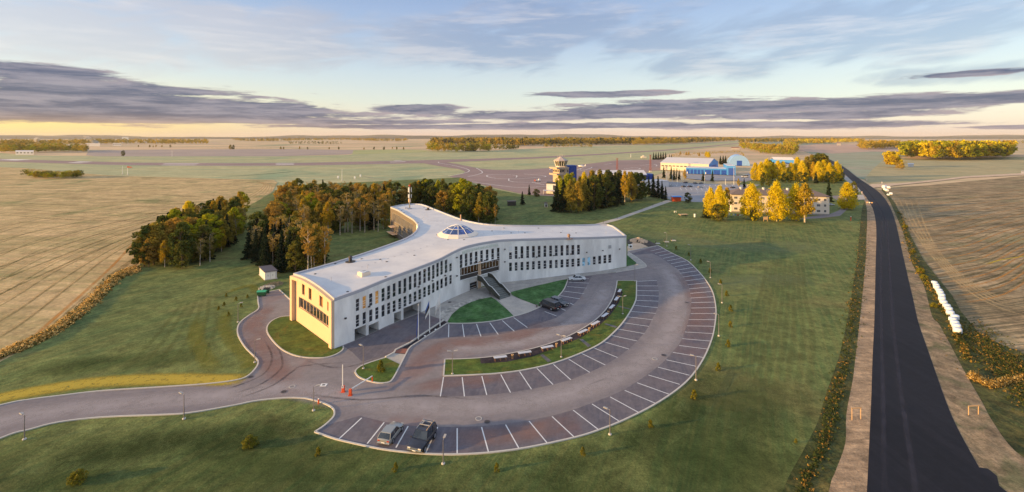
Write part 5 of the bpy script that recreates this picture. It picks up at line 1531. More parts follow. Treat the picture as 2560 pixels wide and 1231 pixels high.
wood('forest', [(1580, 364), (1640, 362), (1720, 360)], 120, (26, 34), 60, [lm_gold, lm_olive], 'golden edge of the long forest', 12, 34)
wood('forest', [(1850, 372), (1870, 375), (1905, 382), (1940, 386), (1985, 387), (1992, 380), (1960, 368), (1985, 362), (2040, 358), (2060, 354)], 900, (14, 25), 420, [lm_gold, lm_olive, lm_lime, lm_olive], 'golden woodland beyond the arched hangar', 3, 44, ls=1.2)
wood('forest', [(1960, 361), (2060, 361), (2100, 358), (2160, 356)], 320, (22, 32), 700, [lm_gold, lm_olive, lm_yellow], 'sunlit orange woodland at the far end of the road', 4, 40, ls=1.4)
wood('forest', [(1850, 358), (1950, 357), (2060, 355), (2150, 355)], 620, (26, 36), 900, [lm_gold, lm_olive, lm_green], 'rolling autumn woodland behind the hangars toward the horizon', 31, 40, ls=1.4)
wood('forest', [(1900, 384), (1940, 388), (1985, 389)], 60, (9, 14), 60, [lm_olive, lm_lime], 'low green thicket left of the frosted field', 32, 60)
wood('forest', [(2150, 371), (2165, 375), (2250, 371)], 330, (24, 33), 300, [lm_gold, lm_gold, lm_olive], 'low golden wood left of the tall yellow wood', 5, 40)
wood('forest', [(2256, 400), (2290, 399), (2340, 401), (2400, 402), (2460, 400), (2510, 399), (2528, 394)], 700, (30, 38), 330, [lm_yellow, lm_yellow, lm_gold, lm_lime, lm_green], 'tall dense yellow wood in the fields right of the road', 6, 150, 0.75, ls=0.75)
wood('forest', [(2218, 419), (2236, 420), (2246, 419)], 22, (20, 26), 18, [lm_gold, lm_yellow], 'small yellow copse in front of the tall wood', 7, 260, 0.8, ls=0.6)
wood('thicket', [(2238, 424), (2252, 426), (2258, 424)], 12, (8, 12), 8, [lm_rust, lm_gold], 'rusty shrubs beside the small yellow copse', 8, 100, ls=0.7)
wood('forest', [(0, 384), (40, 383), (90, 383), (140, 380), (215, 383)], 360, (16, 27), 300, [lm_lime, lm_gold, lm_olive, lm_green], 'sunlit trees on the near edge of the town', 9, 60, ls=0.8)
wood('forest', [(-60, 368), (60, 366), (140, 364), (240, 362), (300, 360), (420, 362), (520, 361)], 800, (20, 34), 900, [lm_olive, lm_gold, lm_olive], 'hazy trees through the town on the left horizon', 10, 36, ls=1.3)
wood('forest', [(580, 352), (640, 355), (700, 354), (760, 352), (860, 351), (940, 354), (1010, 354), (1020, 352)], 520, (20, 34), 500, [lm_green, lm_olive, lm_olive], 'dark tree belts across the far fields', 11, 36, ls=1.4)
wood('forest', [(720, 361), (770, 361), (830, 361), (860, 361)], 70, (14, 22), 25, [lm_green, lm_olive], 'loose tree row across the pale field', 13, 60, ls=0.8)
wood('forest', [(1070, 378), (1100, 381), (1130, 381), (1155, 381), (1190, 380), (1225, 379)], 190, (16, 32), 130, [lm_lime, lm_gold, lm_green, lm_olive], 'farmstead grove behind the runway', 14, 110, ls=0.7)
wood('forest', [(1230, 374), (1260, 376), (1300, 374)], 70, (12, 20), 60, [lm_green, lm_olive], 'trees around the white farm houses', 15, 60)
wood('hedge', [(56, 441), (90, 445), (130, 448), (170, 447), (205, 444)], 110, (6, 8.5), 26, [lm_olive, lm_green, lm_lime], 'long dark thicket island in the field by the airfield', 16, 130, 1.3, ls=0.8)
wood('hedge', [(520, 371), (560, 372), (620, 371.5), (680, 371)], 60, (2, 4), 10, [lm_olive, lm_rust], 'low scrub line in the pale far field', 17, 30)
wood('scrub', [(1680, 393), (1740, 388), (1800, 384), (1850, 382), (1860, 392), (1820, 398)], 240, (2, 6), 120, [lm_rust, lm_olive, lm_olive], 'rough scrub behind the hangars', 18, 40)
wood('forest', [(-1800, 349), (-300, 348), (600, 347.2), (1200, 346.8), (2000, 347.2), (3200, 347.5)], 1900, (24, 40), 2600, [lm_olive, lm_green], 'thin woods on the far horizon', 19, 24, ls=1.5)
wood('forest', [(2530, 362), (2700, 362), (3000, 365)], 140, (20, 28), 300, [lm_green, lm_olive], 'dark trees at the right edge of the far fields', 20, 30)

# ---- dry golden weeds along the field edge and the ditch (nobody could count them)
def tufts(name, line, wpx, n, Hr, mats, label, seed, size=0.10, per=7, sprd=0.25):
    rs = np.random.RandomState(seed)
    Q, MI = [], []
    P = smooth([Vector(p) for p in line], 4)
    for i in range(n):
        k = rs.randint(len(P) - 1); q2 = P[k].lerp(P[k + 1], rs.uniform())
        p = g(q2.x + rs.normal() * wpx * 0.5, max(q2.y + rs.normal() * wpx * 0.22, 400))
        H = rs.uniform(*Hr)
        q = leaves([((p.x, p.y, H * 0.5), H * 0.5 + sprd * 0.4)], per, size * rs.uniform(0.7, 1.6), rs.randint(1 << 30)); q[:, 2] = np.maximum(q[:, 2], 0)
        Q.append(q); MI += [rs.randint(len(mats))] * per
    me = mesh_quads(name, np.concatenate(Q), mats[0])
    for m in mats[1:]: me.materials.append(m)
    me.polygons.foreach_set('material_index', np.array(MI, dtype=np.int32))
    o = bpy.data.objects.new(name, me); COL.objects.link(o)
    return tag(o, label, 'weeds', None, 'stuff')
lm_dry = leaf_mat('dry_golden_weed', [s(216, 180, 114), s(228, 194, 124), s(190, 158, 98)], 0.25, sc=0.8)
lm_dry2 = leaf_mat('rusty_weed', [s(168, 132, 66), s(140, 112, 60), s(186, 148, 70)], 0.25, sc=0.8)
lm_wg = leaf_mat('green_weed', [s(66, 78, 42), s(82, 88, 48), s(54, 66, 40)], 0.2, sc=0.8)
HL = [(-300, 1015), (0, 890), (60, 865), (110, 842), (160, 810), (200, 782), (240, 745), (268, 716), (300, 690), (340, 674)]
tufts('dry_weeds', HL, 14, 5200, (0.12, 0.75), [lm_dry, lm_dry2, lm_dry, lm_wg], 'golden dry weeds along the edge of the stubble field', 1, 0.13, 14, 0.6)
tufts('ditch_weeds', [(2246, 530), (2262, 570), (2275, 620), (2300, 680), (2340, 740), (2370, 790), (2400, 850), (2420, 900)], 11, 700, (0.15, 0.6), [lm_dry2, lm_wg, lm_wg], 'rusty weeds in the ditch right of the road', 2, 0.12, 12, 0.5)
tufts('ditch_weeds', [(2420, 820), (2460, 870), (2520, 910), (2560, 960), (2600, 1010)], 60, 2600, (0.10, 0.35), [lm_wg, lm_wg, lm_wg, lm_dry2], 'dark green weed patch beside the wrapped bales', 3, 0.09, 6, 0.3)
tufts('dry_weeds', [(2428, 940), (2450, 952), (2480, 965), (2520, 955), (2570, 945)], 14, 420, (0.3, 0.9), [lm_dry2, lm_dry2, lm_dry], 'orange dry weeds across the ditch', 4, 0.1, 10, 0.4)
tufts('verge_weeds', [(2161, 520), (2157, 600), (2150, 660), (2140, 740), (2130, 800), (2115, 900), (2090, 980), (2075, 1050), (2055, 1120), (2020, 1200), (1980, 1300)], 22, 2200, (0.05, 0.2), [lm_wg, lm_wg, lm_wg, lm_wg, lm_dry2], 'green and orange weeds along the left side of the road', 5, 0.09, 6, 0.35)
for i, (a, b, w, H) in enumerate([(2300, 682, 9, 1.7), (2309, 698, 8, 1.6), (2334, 768, 10, 1.3), (2262, 570, 6, 1.8), (2283, 632, 6, 1.2), (2317, 712, 5, 1.0)]):
    o = bpy.data.objects.new('golden_bush', YB); COL.objects.link(o); p = g(a, b); f = H / 1.4
    o.location = p; o.scale = (f * 1.1, f * 1.1, f); tag(o, 'golden dry bush in the ditch between road and harrowed field', 'bush', 'golden bushes in the ditch')

# ================================================================ THINGS
m_steel = plain('galvanised_pole', s(128, 122, 122), 0.5, metal=0.2)
m_lampw = plain('pale_lamp_housing', s(172, 166, 160), 0.5)
m_orange = plain('orange_paint', s(214, 84, 40), 0.5)
m_whitep = plain('white_paint', s(232, 232, 230), 0.5)
m_wood = plain('fresh_timber', s(216, 176, 128), 0.7, var=0.1, vs=2)
m_benchtop = plain('pale_bench_slats', s(206, 206, 212), 0.6, var=0.05, vs=3)
m_benchleg = plain('ochre_bench_leg', s(170, 124, 84), 0.7)

def dup(root, loc, rz=0.0, label=None, group=None, scale=None):
    r = root.copy(); COL.objects.link(r); r.location = loc; r.rotation_euler = (0, 0, rz)
    if scale: r.scale = scale
    if label: r['label'] = label
    if group: r['group'] = group
    for ch in list(root.children):
        c = ch.copy(); COL.objects.link(c); c.parent = r
        for gch in list(ch.children):
            d_ = gch.copy(); COL.objects.link(d_); d_.parent = c
    return r

# ---- street lamps (unit built 5 m tall)
def make_lamp(double, loc, label, group, rz):
    o = empty('street_lamp', loc, label, 'street lamp', group, rz)
    b = MB(); b.tube((0, 0, 0), (0, 0, 2.4), 0.085, 0.075); b.tube((0, 0, 2.4), (0, 0, 4.85), 0.06, 0.05); b.build('pole', m_steel, o, rel=False)
    b = MB(); b.lathe([(0.26, 0), (0.26, 0.16), (0.2, 0.22), (0.09, 0.24)], n=12); b.build('foot', m_kerb, o, rel=False)
    for sg in ((1, -1) if double else (1,)):
        b = MB(); b.tube((0, 0, 4.8), (0.45 * sg, 0, 4.95), 0.035); b.box((0.72 * sg, 0, 4.98), (0.7, 0.34, 0.14), M=Matrix.Rotation(-0.12 * sg, 4, 'Y')); b.build('lamp_head', m_lampw, o, rel=False, bevel=0.02)
    return o
LP = [(61, 1099, 1036, 0, 'at the far left end of the drive, lower side'), (460, 1048, 984, 0, 'on the lower kerb of the long drive'), (784, 1027, 965, 1, 'at the lower left mouth of the car park'), (1108, 1160, 1098, 0, 'on the grass below the black four-wheel drive'),
      (1525, 1087, 1023, 0, 'outside the outer kerb, lower right of the car park'), (1740, 951, 889, 0, 'outside the outer kerb, first up from the lower right one'), (1797, 840.7, 785, 0, 'outside the outer kerb where the car park is widest'),
      (1805, 758, 710.4, 0, 'outside the outer kerb, between two small pines'), (1776, 695, 654, 0, 'outside the upper outer kerb, third from the farthest end'), (1727, 651, 612, 0, 'outside the upper outer kerb, second from the farthest end'), (1667, 616, 582, 0, 'at the farthest corner of the car park'),
      (1587, 703.6, 662, 0, 'on the upper end of the bench island'), (908.5, 922.6, 863.7, 0, 'on the wedge-shaped lawn by the barrier'), (637, 906.6, 849, 1, 'on the kerb bend left of the building'), (595, 806, 757.5, 0, 'on the left lawn behind the drive')]
lamp1 = None
for i, (a, b, t_, d_, w) in enumerate(LP):
    Hh = (b - t_) / (b - HY) * HC
    lb = 'street lamp ' + w
    rz = [2.8, 2.8, 0.3, 1.4, 2.6, 2.8, 2.9, 2.9, 2.9, 3.0, 3.0, 0, 2.7, 0.2, 0.3][i]
    if lamp1 is None: lamp1 = make_lamp(False, g(a, b), lb, 'street lamps around the car park', rz); o = lamp1
    else: o = dup(lamp1, g(a, b), rz, lb)
    o.scale = (0.95, 0.95, Hh / 5.0)
L2 = [(1557, 786, 740.6, 'at the upper part of the bench island'), (1403, 894, 838, 'in the middle of the bench island'), (1131, 936, 877, 'at the lower left end of the bench island')]
for i, (a, b, t_, w) in enumerate(L2):
    Hh = (b - t_) / (b - HY) * HC
    o = make_lamp(True, g(a, b), 'double-headed street lamp ' + w, 'double street lamps on the bench island', 0.3) if i == 0 else dup(dbl, g(a, b), [0, -0.5, 0.1][i], 'double-headed street lamp ' + w)
    if i == 0: dbl = o
    o.scale = (0.9, 0.9, Hh / 5.0)

# ---- benches and bins on the island
def Zb(x, y): return (1360 + x / 6.479, 690 + y / 6.479)
bench0 = None
def quadr(a, b): return g(*a), g(*b)
BN = [(((1242, 907), (1266, 899.5))), (((1299, 893.5), (1327, 885))), (((1356, 882), (1382, 872.5)))]
BNZ = [((285, 1115), (443, 1058)), ((560, 985), (698, 925)), ((775, 848), (888, 788)), ((945, 715), (1030, 655)), ((1070, 578), (1130, 520)), ((1155, 445), (1195, 390)), ((1212, 308), (1242, 262))]
ends = [(P1(512, 366), P1(606, 354)), (P1(690, 332), P1(785, 318)), (P1(860, 293), P1(946, 276))] + [(Zb(*a), Zb(*b)) for a, b in BNZ]
ordn = ['at the lower left end of the bench strip', 'second from the lower left end of the bench strip', 'third from the lower left end, left of the middle lamp', 'just right of the middle double lamp', 'fifth from the lower left end of the bench strip', 'sixth from the lower left end of the bench strip',
        'fourth from the upper end of the bench strip', 'third from the upper end of the bench strip', 'second from the upper end, below the double lamp head', 'at the very upper end of the bench strip']
for i, (a, b) in enumerate(ends):
    A_, B_ = g(*a), g(*b)
    c = (A_ + B_) / 2; dv = B_ - A_; ang = math.atan2(dv.y, dv.x); Lb = min(max(dv.length, 2.6), 4.2)
    if i == 0:
        bench0 = empty('park_bench', (0, 0, 0), '', 'bench', 'benches on the island in the car park')
        sb = MB()
        for k in range(4): sb.box((0, -0.27 + k * 0.18, 0.62), (3.2, 0.16, 0.06))
        sb.build('seat', m_benchtop, bench0, rel=False)
        for x_ in (-1.35, 0, 1.35):
            lb_ = MB(); lb_.box((x_, -0.24, 0.30), (0.06, 0.06, 0.58)); lb_.box((x_, 0.24, 0.30), (0.06, 0.06, 0.58)); lb_.box((x_, 0, 0.57), (0.05, 0.40, 0.05)); lb_.build('leg', m_benchleg, bench0, rel=False)
        o = bench0
    else: o = dup(bench0, (0, 0, 0))
    o['label'] = 'pale backless bench ' + ordn[i]
    o.location = (c.x, c.y, 0.12); o.rotation_euler = (0, 0, ang); o.scale = (Lb / 3.2, 1.1, 1.1)
bins = [(P1(649, 345), 'between the first and second bench from the lower left'), (P1(972, 262), 'left of the middle double lamp'), (Zb(735, 905), 'halfway along the bench strip'), (Zb(1043, 632), 'near the fourth bench from the upper end'), (Zb(1203, 378), 'below the uppermost bench')]
for i, (p, w) in enumerate(bins):
    if i == 0:
        bin0 = empty('litter_bin', (0, 0, 0), '', 'bin', 'litter bins on the bench island')
        b = MB(); b.lathe([(0.20, 0), (0.25, 0.62), (0.25, 0.7), (0.2, 0.7), (0.16, 0.4)], n=12); b.build('body', plain('tan_bin', s(140, 112, 84), 0.7), bin0, rel=False)
        b = MB(); b.lathe([(0.27, 0.7), (0.27, 0.76), (0.18, 0.76), (0.18, 0.7)], n=12); b.build('rim', m_wood, bin0, rel=False)
        o = bin0
    else: o = dup(bin0, (0, 0, 0))
    o['label'] = 'ochre litter bin ' + w; q_ = g(*p); o.location = (q_.x, q_.y, 0.12)
o = dup(bin0, g(*P2(948, 830)), label='small grey litter bin on the kerb beside the dark van', group='litter bin by the van')
for c in o.children:
    c.data = c.data.copy(); c.data.materials[0] = m_steel

# ---- flagpoles and flags
def flagpole(a, b, t_, label, cols, fx, fw, drop):
    p = g(a, b); Hh = (b - t_) / (b - HY) * HC
    o = empty('flagpole', p, label, 'flagpole')
    mb = MB(); mb.tube((0, 0, 0), (0, 0, Hh), 0.12, 0.06, n=10); mb.build('pole', m_whitep, o, rel=False)
    mb = MB(); mb.lathe([(0.0, Hh - 0.02), (0.11, Hh + 0.06), (0.0, Hh + 0.2)], n=8); mb.build('finial', m_whitep, o, rel=False)
    mb = MB(); mb.lathe([(0.28, 0), (0.28, 0.06), (0.14, 0.1)], n=10); mb.build('foot_plate', m_steel, o, rel=False)
    if cols:
        fb_ = MB(); n_ = 10
        for k in range(len(cols)):
            fb_.k = k
            for i_ in range(n_):
                u0, u1 = i_ / n_, (i_ + 1) / n_
                def pt(u, v):
                    hang = drop * u
                    return Vector((-fw * u, 0.22 * math.sin(u * 7 + v * 2) * u, Hh - 0.3 - hang - v * 2.6 * (1 - 0.25 * u)))
                v0, v1 = k / len(cols), (k + 1) / len(cols)
                A1, B1, C1, D1 = pt(u0, v0), pt(u1, v0), pt(u1, v1), pt(u0, v1)
                fb_.quad(A1, B1, C1, D1)
        f_ = fb_.build('flag', cols, o, rel=False, smooth_=True)
        so = f_.modifiers.new('thickness', 'SOLIDIFY'); so.thickness = 0.02
    return o
flagpole(1046, 850, 762, 'white flagpole nearest the camera with a folded blue flag', [plain('blue_flag', s(50, 84, 180), 0.8)], 0, 0.45, 6.0)
flagpole(1074, 833, 746, 'middle white flagpole with a hanging blue, black and white flag', [plain('flag_blue', s(70, 110, 180), 0.8), plain('flag_black', s(26, 26, 30), 0.8), plain('flag_white', s(230, 230, 230), 0.8)], 0, 1.0, 2.6)
flagpole(1100, 817, 732, 'white flagpole nearest the entrance with a drooping white flag', [m_whitep], 0, 1.1, 3.2)

# ---- barriers
def barrier(a, b, t_, label, up, tip=None):
    p = g(a, b); f = 1.0
    o = empty('barrier', p, label, 'barrier')
    mb = MB(); mb.box((0, 0, 0.58), (0.46, 0.38, 1.0)); mb.build('cabinet', m_orange, o, rel=False, bevel=0.04)
    mb = MB(); mb.box((0, 0, 0.04), (0.66, 0.56, 0.08)); mb.build('base', m_orange, o, rel=False)
    mb = MB()
    if up: mb.box((0, -0.3, 2.9), (0.14, 0.08, 3.9)); mb.box((0, -0.28, 1.0), (0.3, 0.12, 0.35))
    else:
        q_ = g(*tip) - p
        Ld = Vector((q_.x, q_.y, 0)).length; an = math.atan2(q_.y, q_.x)
        c_ = Vector((math.cos(an), math.sin(an), 0))
        mb.box(c_ * Ld * 0.5 + Vector((0, 0, 0.98)), (Ld, 0.1, 0.16), rz=an)
    mb.build('boom', m_whitep, o, rel=False)
    return o
barrier(*P3(834, 728), 0, 'orange barrier cabinet with its white boom raised straight up', True)
barrier(*P3(884, 752), 0, 'orange barrier cabinet with its white boom lowered toward the island', False, P3(1037, 655))
p = g(*P3(1037, 660)); o = empty('boom_rest', p, 'orange post on the wedge lawn edge that carries the lowered boom', 'post')
mb = MB(); mb.box((0, 0, 0.42), (0.16, 0.16, 0.84)); mb.build('post', m_orange, o, rel=False); mb = MB(); mb.box((0, 0, 0.88), (0.3, 0.14, 0.1)); mb.build('fork', m_orange, o, rel=False)
p = g(*P3(662, 812)); o = empty('marker_post', p, 'short orange post behind the kerb beside the drive lamp', 'post'); mb = MB(); mb.tube((0, 0, 0), (0, 0, 0.8), 0.12, n=10); mb.build('post', m_orange, o, rel=False); mb = MB(); mb.lathe([(0.13, 0.8), (0.1, 0.88), (0, 0.9)], n=10); mb.build('cap', m_whitep, o, rel=False)

# ---- manholes
m_iron = plain('cast_iron', s(58, 54, 56), 0.7, var=0.2, vs=4)
def manhole(a, b, label, light=False, r=0.42):
    p = g(a, b)
    o = empty('manhole_cover', (p.x, p.y, 0.012), label, 'manhole cover')
    mb = MB(); mb.lathe([(r * 1.25, 0), (r * 1.25, 0.02), (r, 0.02), (r, 0.005)], n=20); mb.build('rim', m_asphd if not light else m_kerb, o, rel=False)
    mb = MB(); mb.lathe([(r, 0), (r, 0.012)], n=20); mb.build('lid', m_iron if not light else m_steel, o, rel=False)
for (a, b), lb in [(P3(187, 624), 'manhole cover by the inner kerb at the end of the long drive'), (P3(419, 727), 'dark manhole cover in the middle of the drive mouth'), (P3(476, 691), 'faint manhole cover just above the dark one in the drive mouth'),
              (P1(463, 807), 'dark manhole cover in the lane above the empty lower bays'), (P1(400, 783), 'faint manhole cover next to the dark one in the lower lane'), (P1(1757, 318), 'dark manhole cover at the right bend of the outer lane'), (P1(1690, 345), 'faint manhole cover at the right bend of the outer lane'),
              (P5(838, 931), 'small dark manhole cover in the upper right lane'), ((1124, 756), 'dark manhole cover on the pebble paving below the facade')]:
    manhole(a, b, lb, 'faint' in lb)
p = g(*P3(697, 680)); o = empty('drain_cover', (p.x, p.y, 0.012), 'square white drain cover on the asphalt left of the barriers', 'drain cover'); mb = MB(); mb.box((0, 0, 0.01), (1.1, 0.9, 0.02)); mb.build('frame', m_whitep, o, rel=False); mb = MB(); mb.box((0, 0, 0.022), (0.5, 0.4, 0.012)); mb.build('grate', m_iron, o, rel=False)
mc = None
for x_, y_, lb in [(1480, 296, 'small white post cap in the dark flagpole strip, the upper one'), (1405, 341, 'small white post cap in the dark flagpole strip, the lower one')]:
    p = g(*P3(x_, y_)); mb = MB(); mb.lathe([(0.22, 0), (0.22, 0.12), (0.0, 0.16)], n=10, c=(p.x, p.y, 0.1)); tag(mb.build('ground_light', m_whitep), lb, 'ground light')
p = g(*P3(1299, 388)); mb = MB(); mb.tube((p.x, p.y, 0.1), (p.x, p.y, 0.8), 0.06); tag(mb.build('bollard', m_dark), 'thin dark post in the flagpole strip above the brick patch', 'post')

# ---- cars
m_tyre = plain('tyre_rubber', s(30, 30, 32), 0.9)
m_rim = plain('alloy_rim', s(170, 170, 176), 0.3, metal=0.6)
m_cglass = glass('car_window_glass', s(28, 34, 42), 0.05)
m_chrome = plain('chrome_trim', s(200, 200, 200), 0.2, metal=0.8)
m_head = plain('clear_headlight', s(220, 214, 200), 0.15)
m_tail = plain('red_taillight', s(176, 36, 24), 0.3)
m_blackp = plain('black_plastic', s(34, 34, 36), 0.7)
def paint(name, c):
    m, q = new_mat(name)
    b = q.n('ShaderNodeBsdfPrincipled', {'Base Color': c, 'Roughness': 0.35, 'Metallic': 0.25, 'Coat Weight': 0.8, 'Coat Roughness': 0.06})
    q.n('ShaderNodeOutputMaterial', {0: b.outputs[0]})
    return m

def car(loc, heading, L, Wd, H, kind, pmat, label, group=None, roof=None, rack=False, detail=True, hood=None, vanish=1.0, name='parked_car'):
    """x forward; kind: sedan, hatch, suv, van, estate"""
    o = empty(name, loc, label, 'car' if kind != 'van' else 'van', group, heading)
    hl_, w2_ = L / 2, Wd / 2
    belt = {'sedan': 0.62, 'hatch': 0.60, 'suv': 0.58, 'van': 0.55, 'estate': 0.6}[kind] * H
    clr = 0.16 * H if kind != 'suv' else 0.22 * H
    hood_h = belt * (0.94 if kind in ('suv', 'van') else 0.90)
    tail_h = belt * (0.97 if kind in ('sedan',) else 1.0)
    # stations along x: (x, z_low, z_top, half width)
    st_ = [(-hl_, clr + 0.15, tail_h * 0.88, w2_ * 0.86), (-hl_ * 0.95, clr, tail_h * 0.98, w2_ * 0.95), (-hl_ * 0.6, clr, belt, w2_), (0.0, clr, belt, w2_), (hl_ * 0.45, clr, belt * 0.99, w2_), (hl_ * 0.82, clr, hood_h * 0.93, w2_ * 0.96), (hl_ * 0.96, clr, hood_h * 0.84, w2_ * 0.90), (hl_, clr + 0.12, hood_h * 0.72, w2_ * 0.82)]
    mb = MB(); vs = []
    for x_, zl, zt, hw_ in st_:
        sec = [(-hw_ * 0.92, zl), (-hw_, zl + (zt - zl) * 0.35), (-hw_ * 0.985, zt - (zt - zl) * 0.16), (-hw_ * 0.90, zt), (0, zt + 0.03), (hw_ * 0.90, zt), (hw_ * 0.985, zt - (zt - zl) * 0.16), (hw_, zl + (zt - zl) * 0.35), (hw_ * 0.92, zl)]
        vs += [(x_, y_, z_) for y_, z_ in sec]
    ns_ = 9; fs = []
    for i in range(len(st_) - 1):
        for k in range(ns_):
            a, b = i * ns_ + k, i * ns_ + (k + 1) % ns_
            fs.append((a, a + ns_, b + ns_, b))
    fs += [tuple(range(ns_)), tuple(range((len(st_) - 1) * ns_, len(st_) * ns_))[::-1]]
    mb.add(vs, fs)
    body = mb.build('body', pmat, o, rel=False, smooth_=True)
    body.modifiers.new('e', 'EDGE_SPLIT').split_angle = R(40)
    # cabin
    cab = {'sedan': (-0.62, -0.36, 0.16, 0.44), 'hatch': (-0.93, -0.72, 0.08, 0.36), 'suv': (-0.97, -0.88, 0.12, 0.36), 'van': (-0.98, -0.93, 0.50, 0.78), 'estate': (-0.95, -0.80, 0.12, 0.42)}[kind]
    x0, x1, x2, x3 = [c * hl_ for c in cab]
    b_, t2 = belt - 0.03, H
    wb_, wt = w2_ * 0.93, w2_ * (0.74 if kind not in ('van',) else 0.84)
    th = 0.05
    zr = t2 - th * 1.4
    mb = MB()
    rf_lo = [Vector((x1, -wt, zr)), Vector((x2, -wt, zr)), Vector((x2, wt, zr)), Vector((x1, wt, zr))]
    rf_hi = [Vector((x1 + 0.08, -wt * 0.93, t2)), Vector((x2 - 0.08, -wt * 0.93, t2)), Vector((x2 - 0.08, wt * 0.93, t2)), Vector((x1 + 0.08, wt * 0.93, t2))]
    mb.hexa(rf_lo, rf_hi)
    def strut(p, q2, r=0.045): mb.tube(p, q2, r, n=5)
    for sg in (-1, 1):
        strut((x0, sg * wb_, b_), (x1, sg * wt, zr)); strut((x3, sg * wb_, b_), (x2, sg * wt, zr), 0.04)
        for f in ((0.5,) if kind in ('sedan', 'hatch') else (0.36, 0.68)):
            xm_, xb_ = x1 + (x2 - x1) * f, x0 + (x3 - x0) * (f * 0.9 + 0.05)
            strut((xb_, sg * wb_ * 1.0, b_), (xm_, sg * wt * 1.01, zr), 0.05)
    mb.build('roof', roof or pmat, o, rel=False)
    e_ = 0.985
    A0, A1, A2, A3 = (x0, b_), (x1, zr), (x2, zr), (x3, b_)
    for nm, pts_ in (('rear_window', [(x0, -wb_, b_), (x0, wb_, b_), (x1, wt, zr), (x1, -wt, zr)]), ('windscreen', [(x3, wb_, b_), (x3, -wb_, b_), (x2, -wt, zr), (x2, wt, zr)]),
                     ('side_window', [(x0, -wb_, b_), (x3, -wb_, b_), (x2, -wt, zr), (x1, -wt, zr)]), ('side_window', [(x3, wb_, b_), (x0, wb_, b_), (x1, wt, zr), (x2, wt, zr)])):
        mw = MB(); c_ = Vector((0, 0, 0))
        pp = [Vector(q2) for q2 in pts_]
        mw.quad(*pp); gm_ = mw.build(nm, m_cglass if not (kind == 'van' and nm == 'side_window') else m_cglass, o, rel=False)
    # wheels
    rw_ = 0.185 * H + 0.06 if kind != 'suv' else 0.22 * H
    for sx in (-0.60, 0.64):
        for sg in (-1, 1):
            mb = MB(); y_ = sg * (w2_ - 0.10)
            mb.tube((sx * hl_, y_ - 0.12, rw_), (sx * hl_, y_ + 0.12, rw_), rw_, n=18); wh = mb.build('wheel', m_tyre, o, rel=False)
            mb = MB(); mb.tube((sx * hl_, y_ + sg * 0.10, rw_), (sx * hl_, y_ + sg * 0.135, rw_), rw_ * 0.62, n=14); mb.build('rim', m_rim, wh, rel=False)
    # lights, bumpers, grille, mirrors
    for sg in (-1, 1):
        mb = MB(); mb.box((hl_ * 0.975, sg * w2_ * 0.64, hood_h * 0.74), (0.16, w2_ * 0.36, 0.17)); mb.build('headlight', m_head, o, rel=False, bevel=0.02)
        mb = MB(); mb.box((-hl_ * 0.985, sg * w2_ * 0.68, tail_h * 0.80), (0.10, w2_ * 0.32, 0.17)); mb.build('taillight', m_tail, o, rel=False, bevel=0.01)
        mb = MB(); mb.box((x3 * 0.94, sg * (w2_ + 0.1), b_ + 0.07), (0.12, 0.2, 0.14)); mb.build('side_mirror', m_blackp if kind != 'sedan' else pmat, o, rel=False, bevel=0.02)
    mb = MB(); mb.box((hl_ * 0.985, 0, clr + 0.14), (0.2, Wd * 0.86, 0.2)); mb.build('front_bumper', m_blackp if kind != 'suv' else m_chrome, o, rel=False, bevel=0.04)
    mb = MB(); mb.box((-hl_ * 0.99, 0, clr + 0.16), (0.2, Wd * 0.88, 0.2)); mb.build('rear_bumper', m_blackp if kind != 'hatch' else m_chrome, o, rel=False, bevel=0.04)
    mb = MB(); mb.box((hl_ * 0.985, 0, hood_h * 0.72), (0.12, w2_ * 0.8, 0.14)); mb.build('grille', m_blackp if kind != 'suv' else m_chrome, o, rel=False)
    if detail:
        mb = MB(); mb.box((hl_ * 1.02 + 0.05, 0, clr + 0.16), (0.03, 0.52, 0.12)); mb.build('number_plate', m_whitep, o, rel=False)
        mb = MB(); mb.box((-hl_ * 1.02 - 0.05, 0, clr + 0.3), (0.03, 0.52, 0.12)); mb.build('number_plate', m_whitep, o, rel=False)
    if rack:
        for sg in (-1, 1):
            mb = MB(); mb.tube((x1, sg * wt * 0.85, t2 + 0.12), (x2, sg * wt * 0.85, t2 + 0.12), 0.035); 
            for f in (0.1, 0.5, 0.9): mb.tube((x1 + (x2 - x1) * f, sg * wt * 0.85, t2 - 0.02), (x1 + (x2 - x1) * f, sg * wt * 0.85, t2 + 0.12), 0.03)
            mb.build('roof_rail', m_wood if sg > 0 else m_chrome, o, rel=False)
        for f in (0.25, 0.6):
            mb = MB(); mb.box((x1 + (x2 - x1) * f, 0, t2 + 0.17), (0.12, wt * 1.75, 0.06)); mb.build('roof_bar', m_lampw, o, rel=False)
        mb = MB(); mb.box((x1 + (x2 - x1) * 0.42, -wt * 0.45, t2 + 0.22), (1.0, 0.1, 0.07)); mb.box((x1 + (x2 - x1) * 0.42, -wt * 0.6, t2 + 0.22), (1.0, 0.06, 0.05)); mb.build('ski_carrier', m_lampw, o, rel=False)
    return o
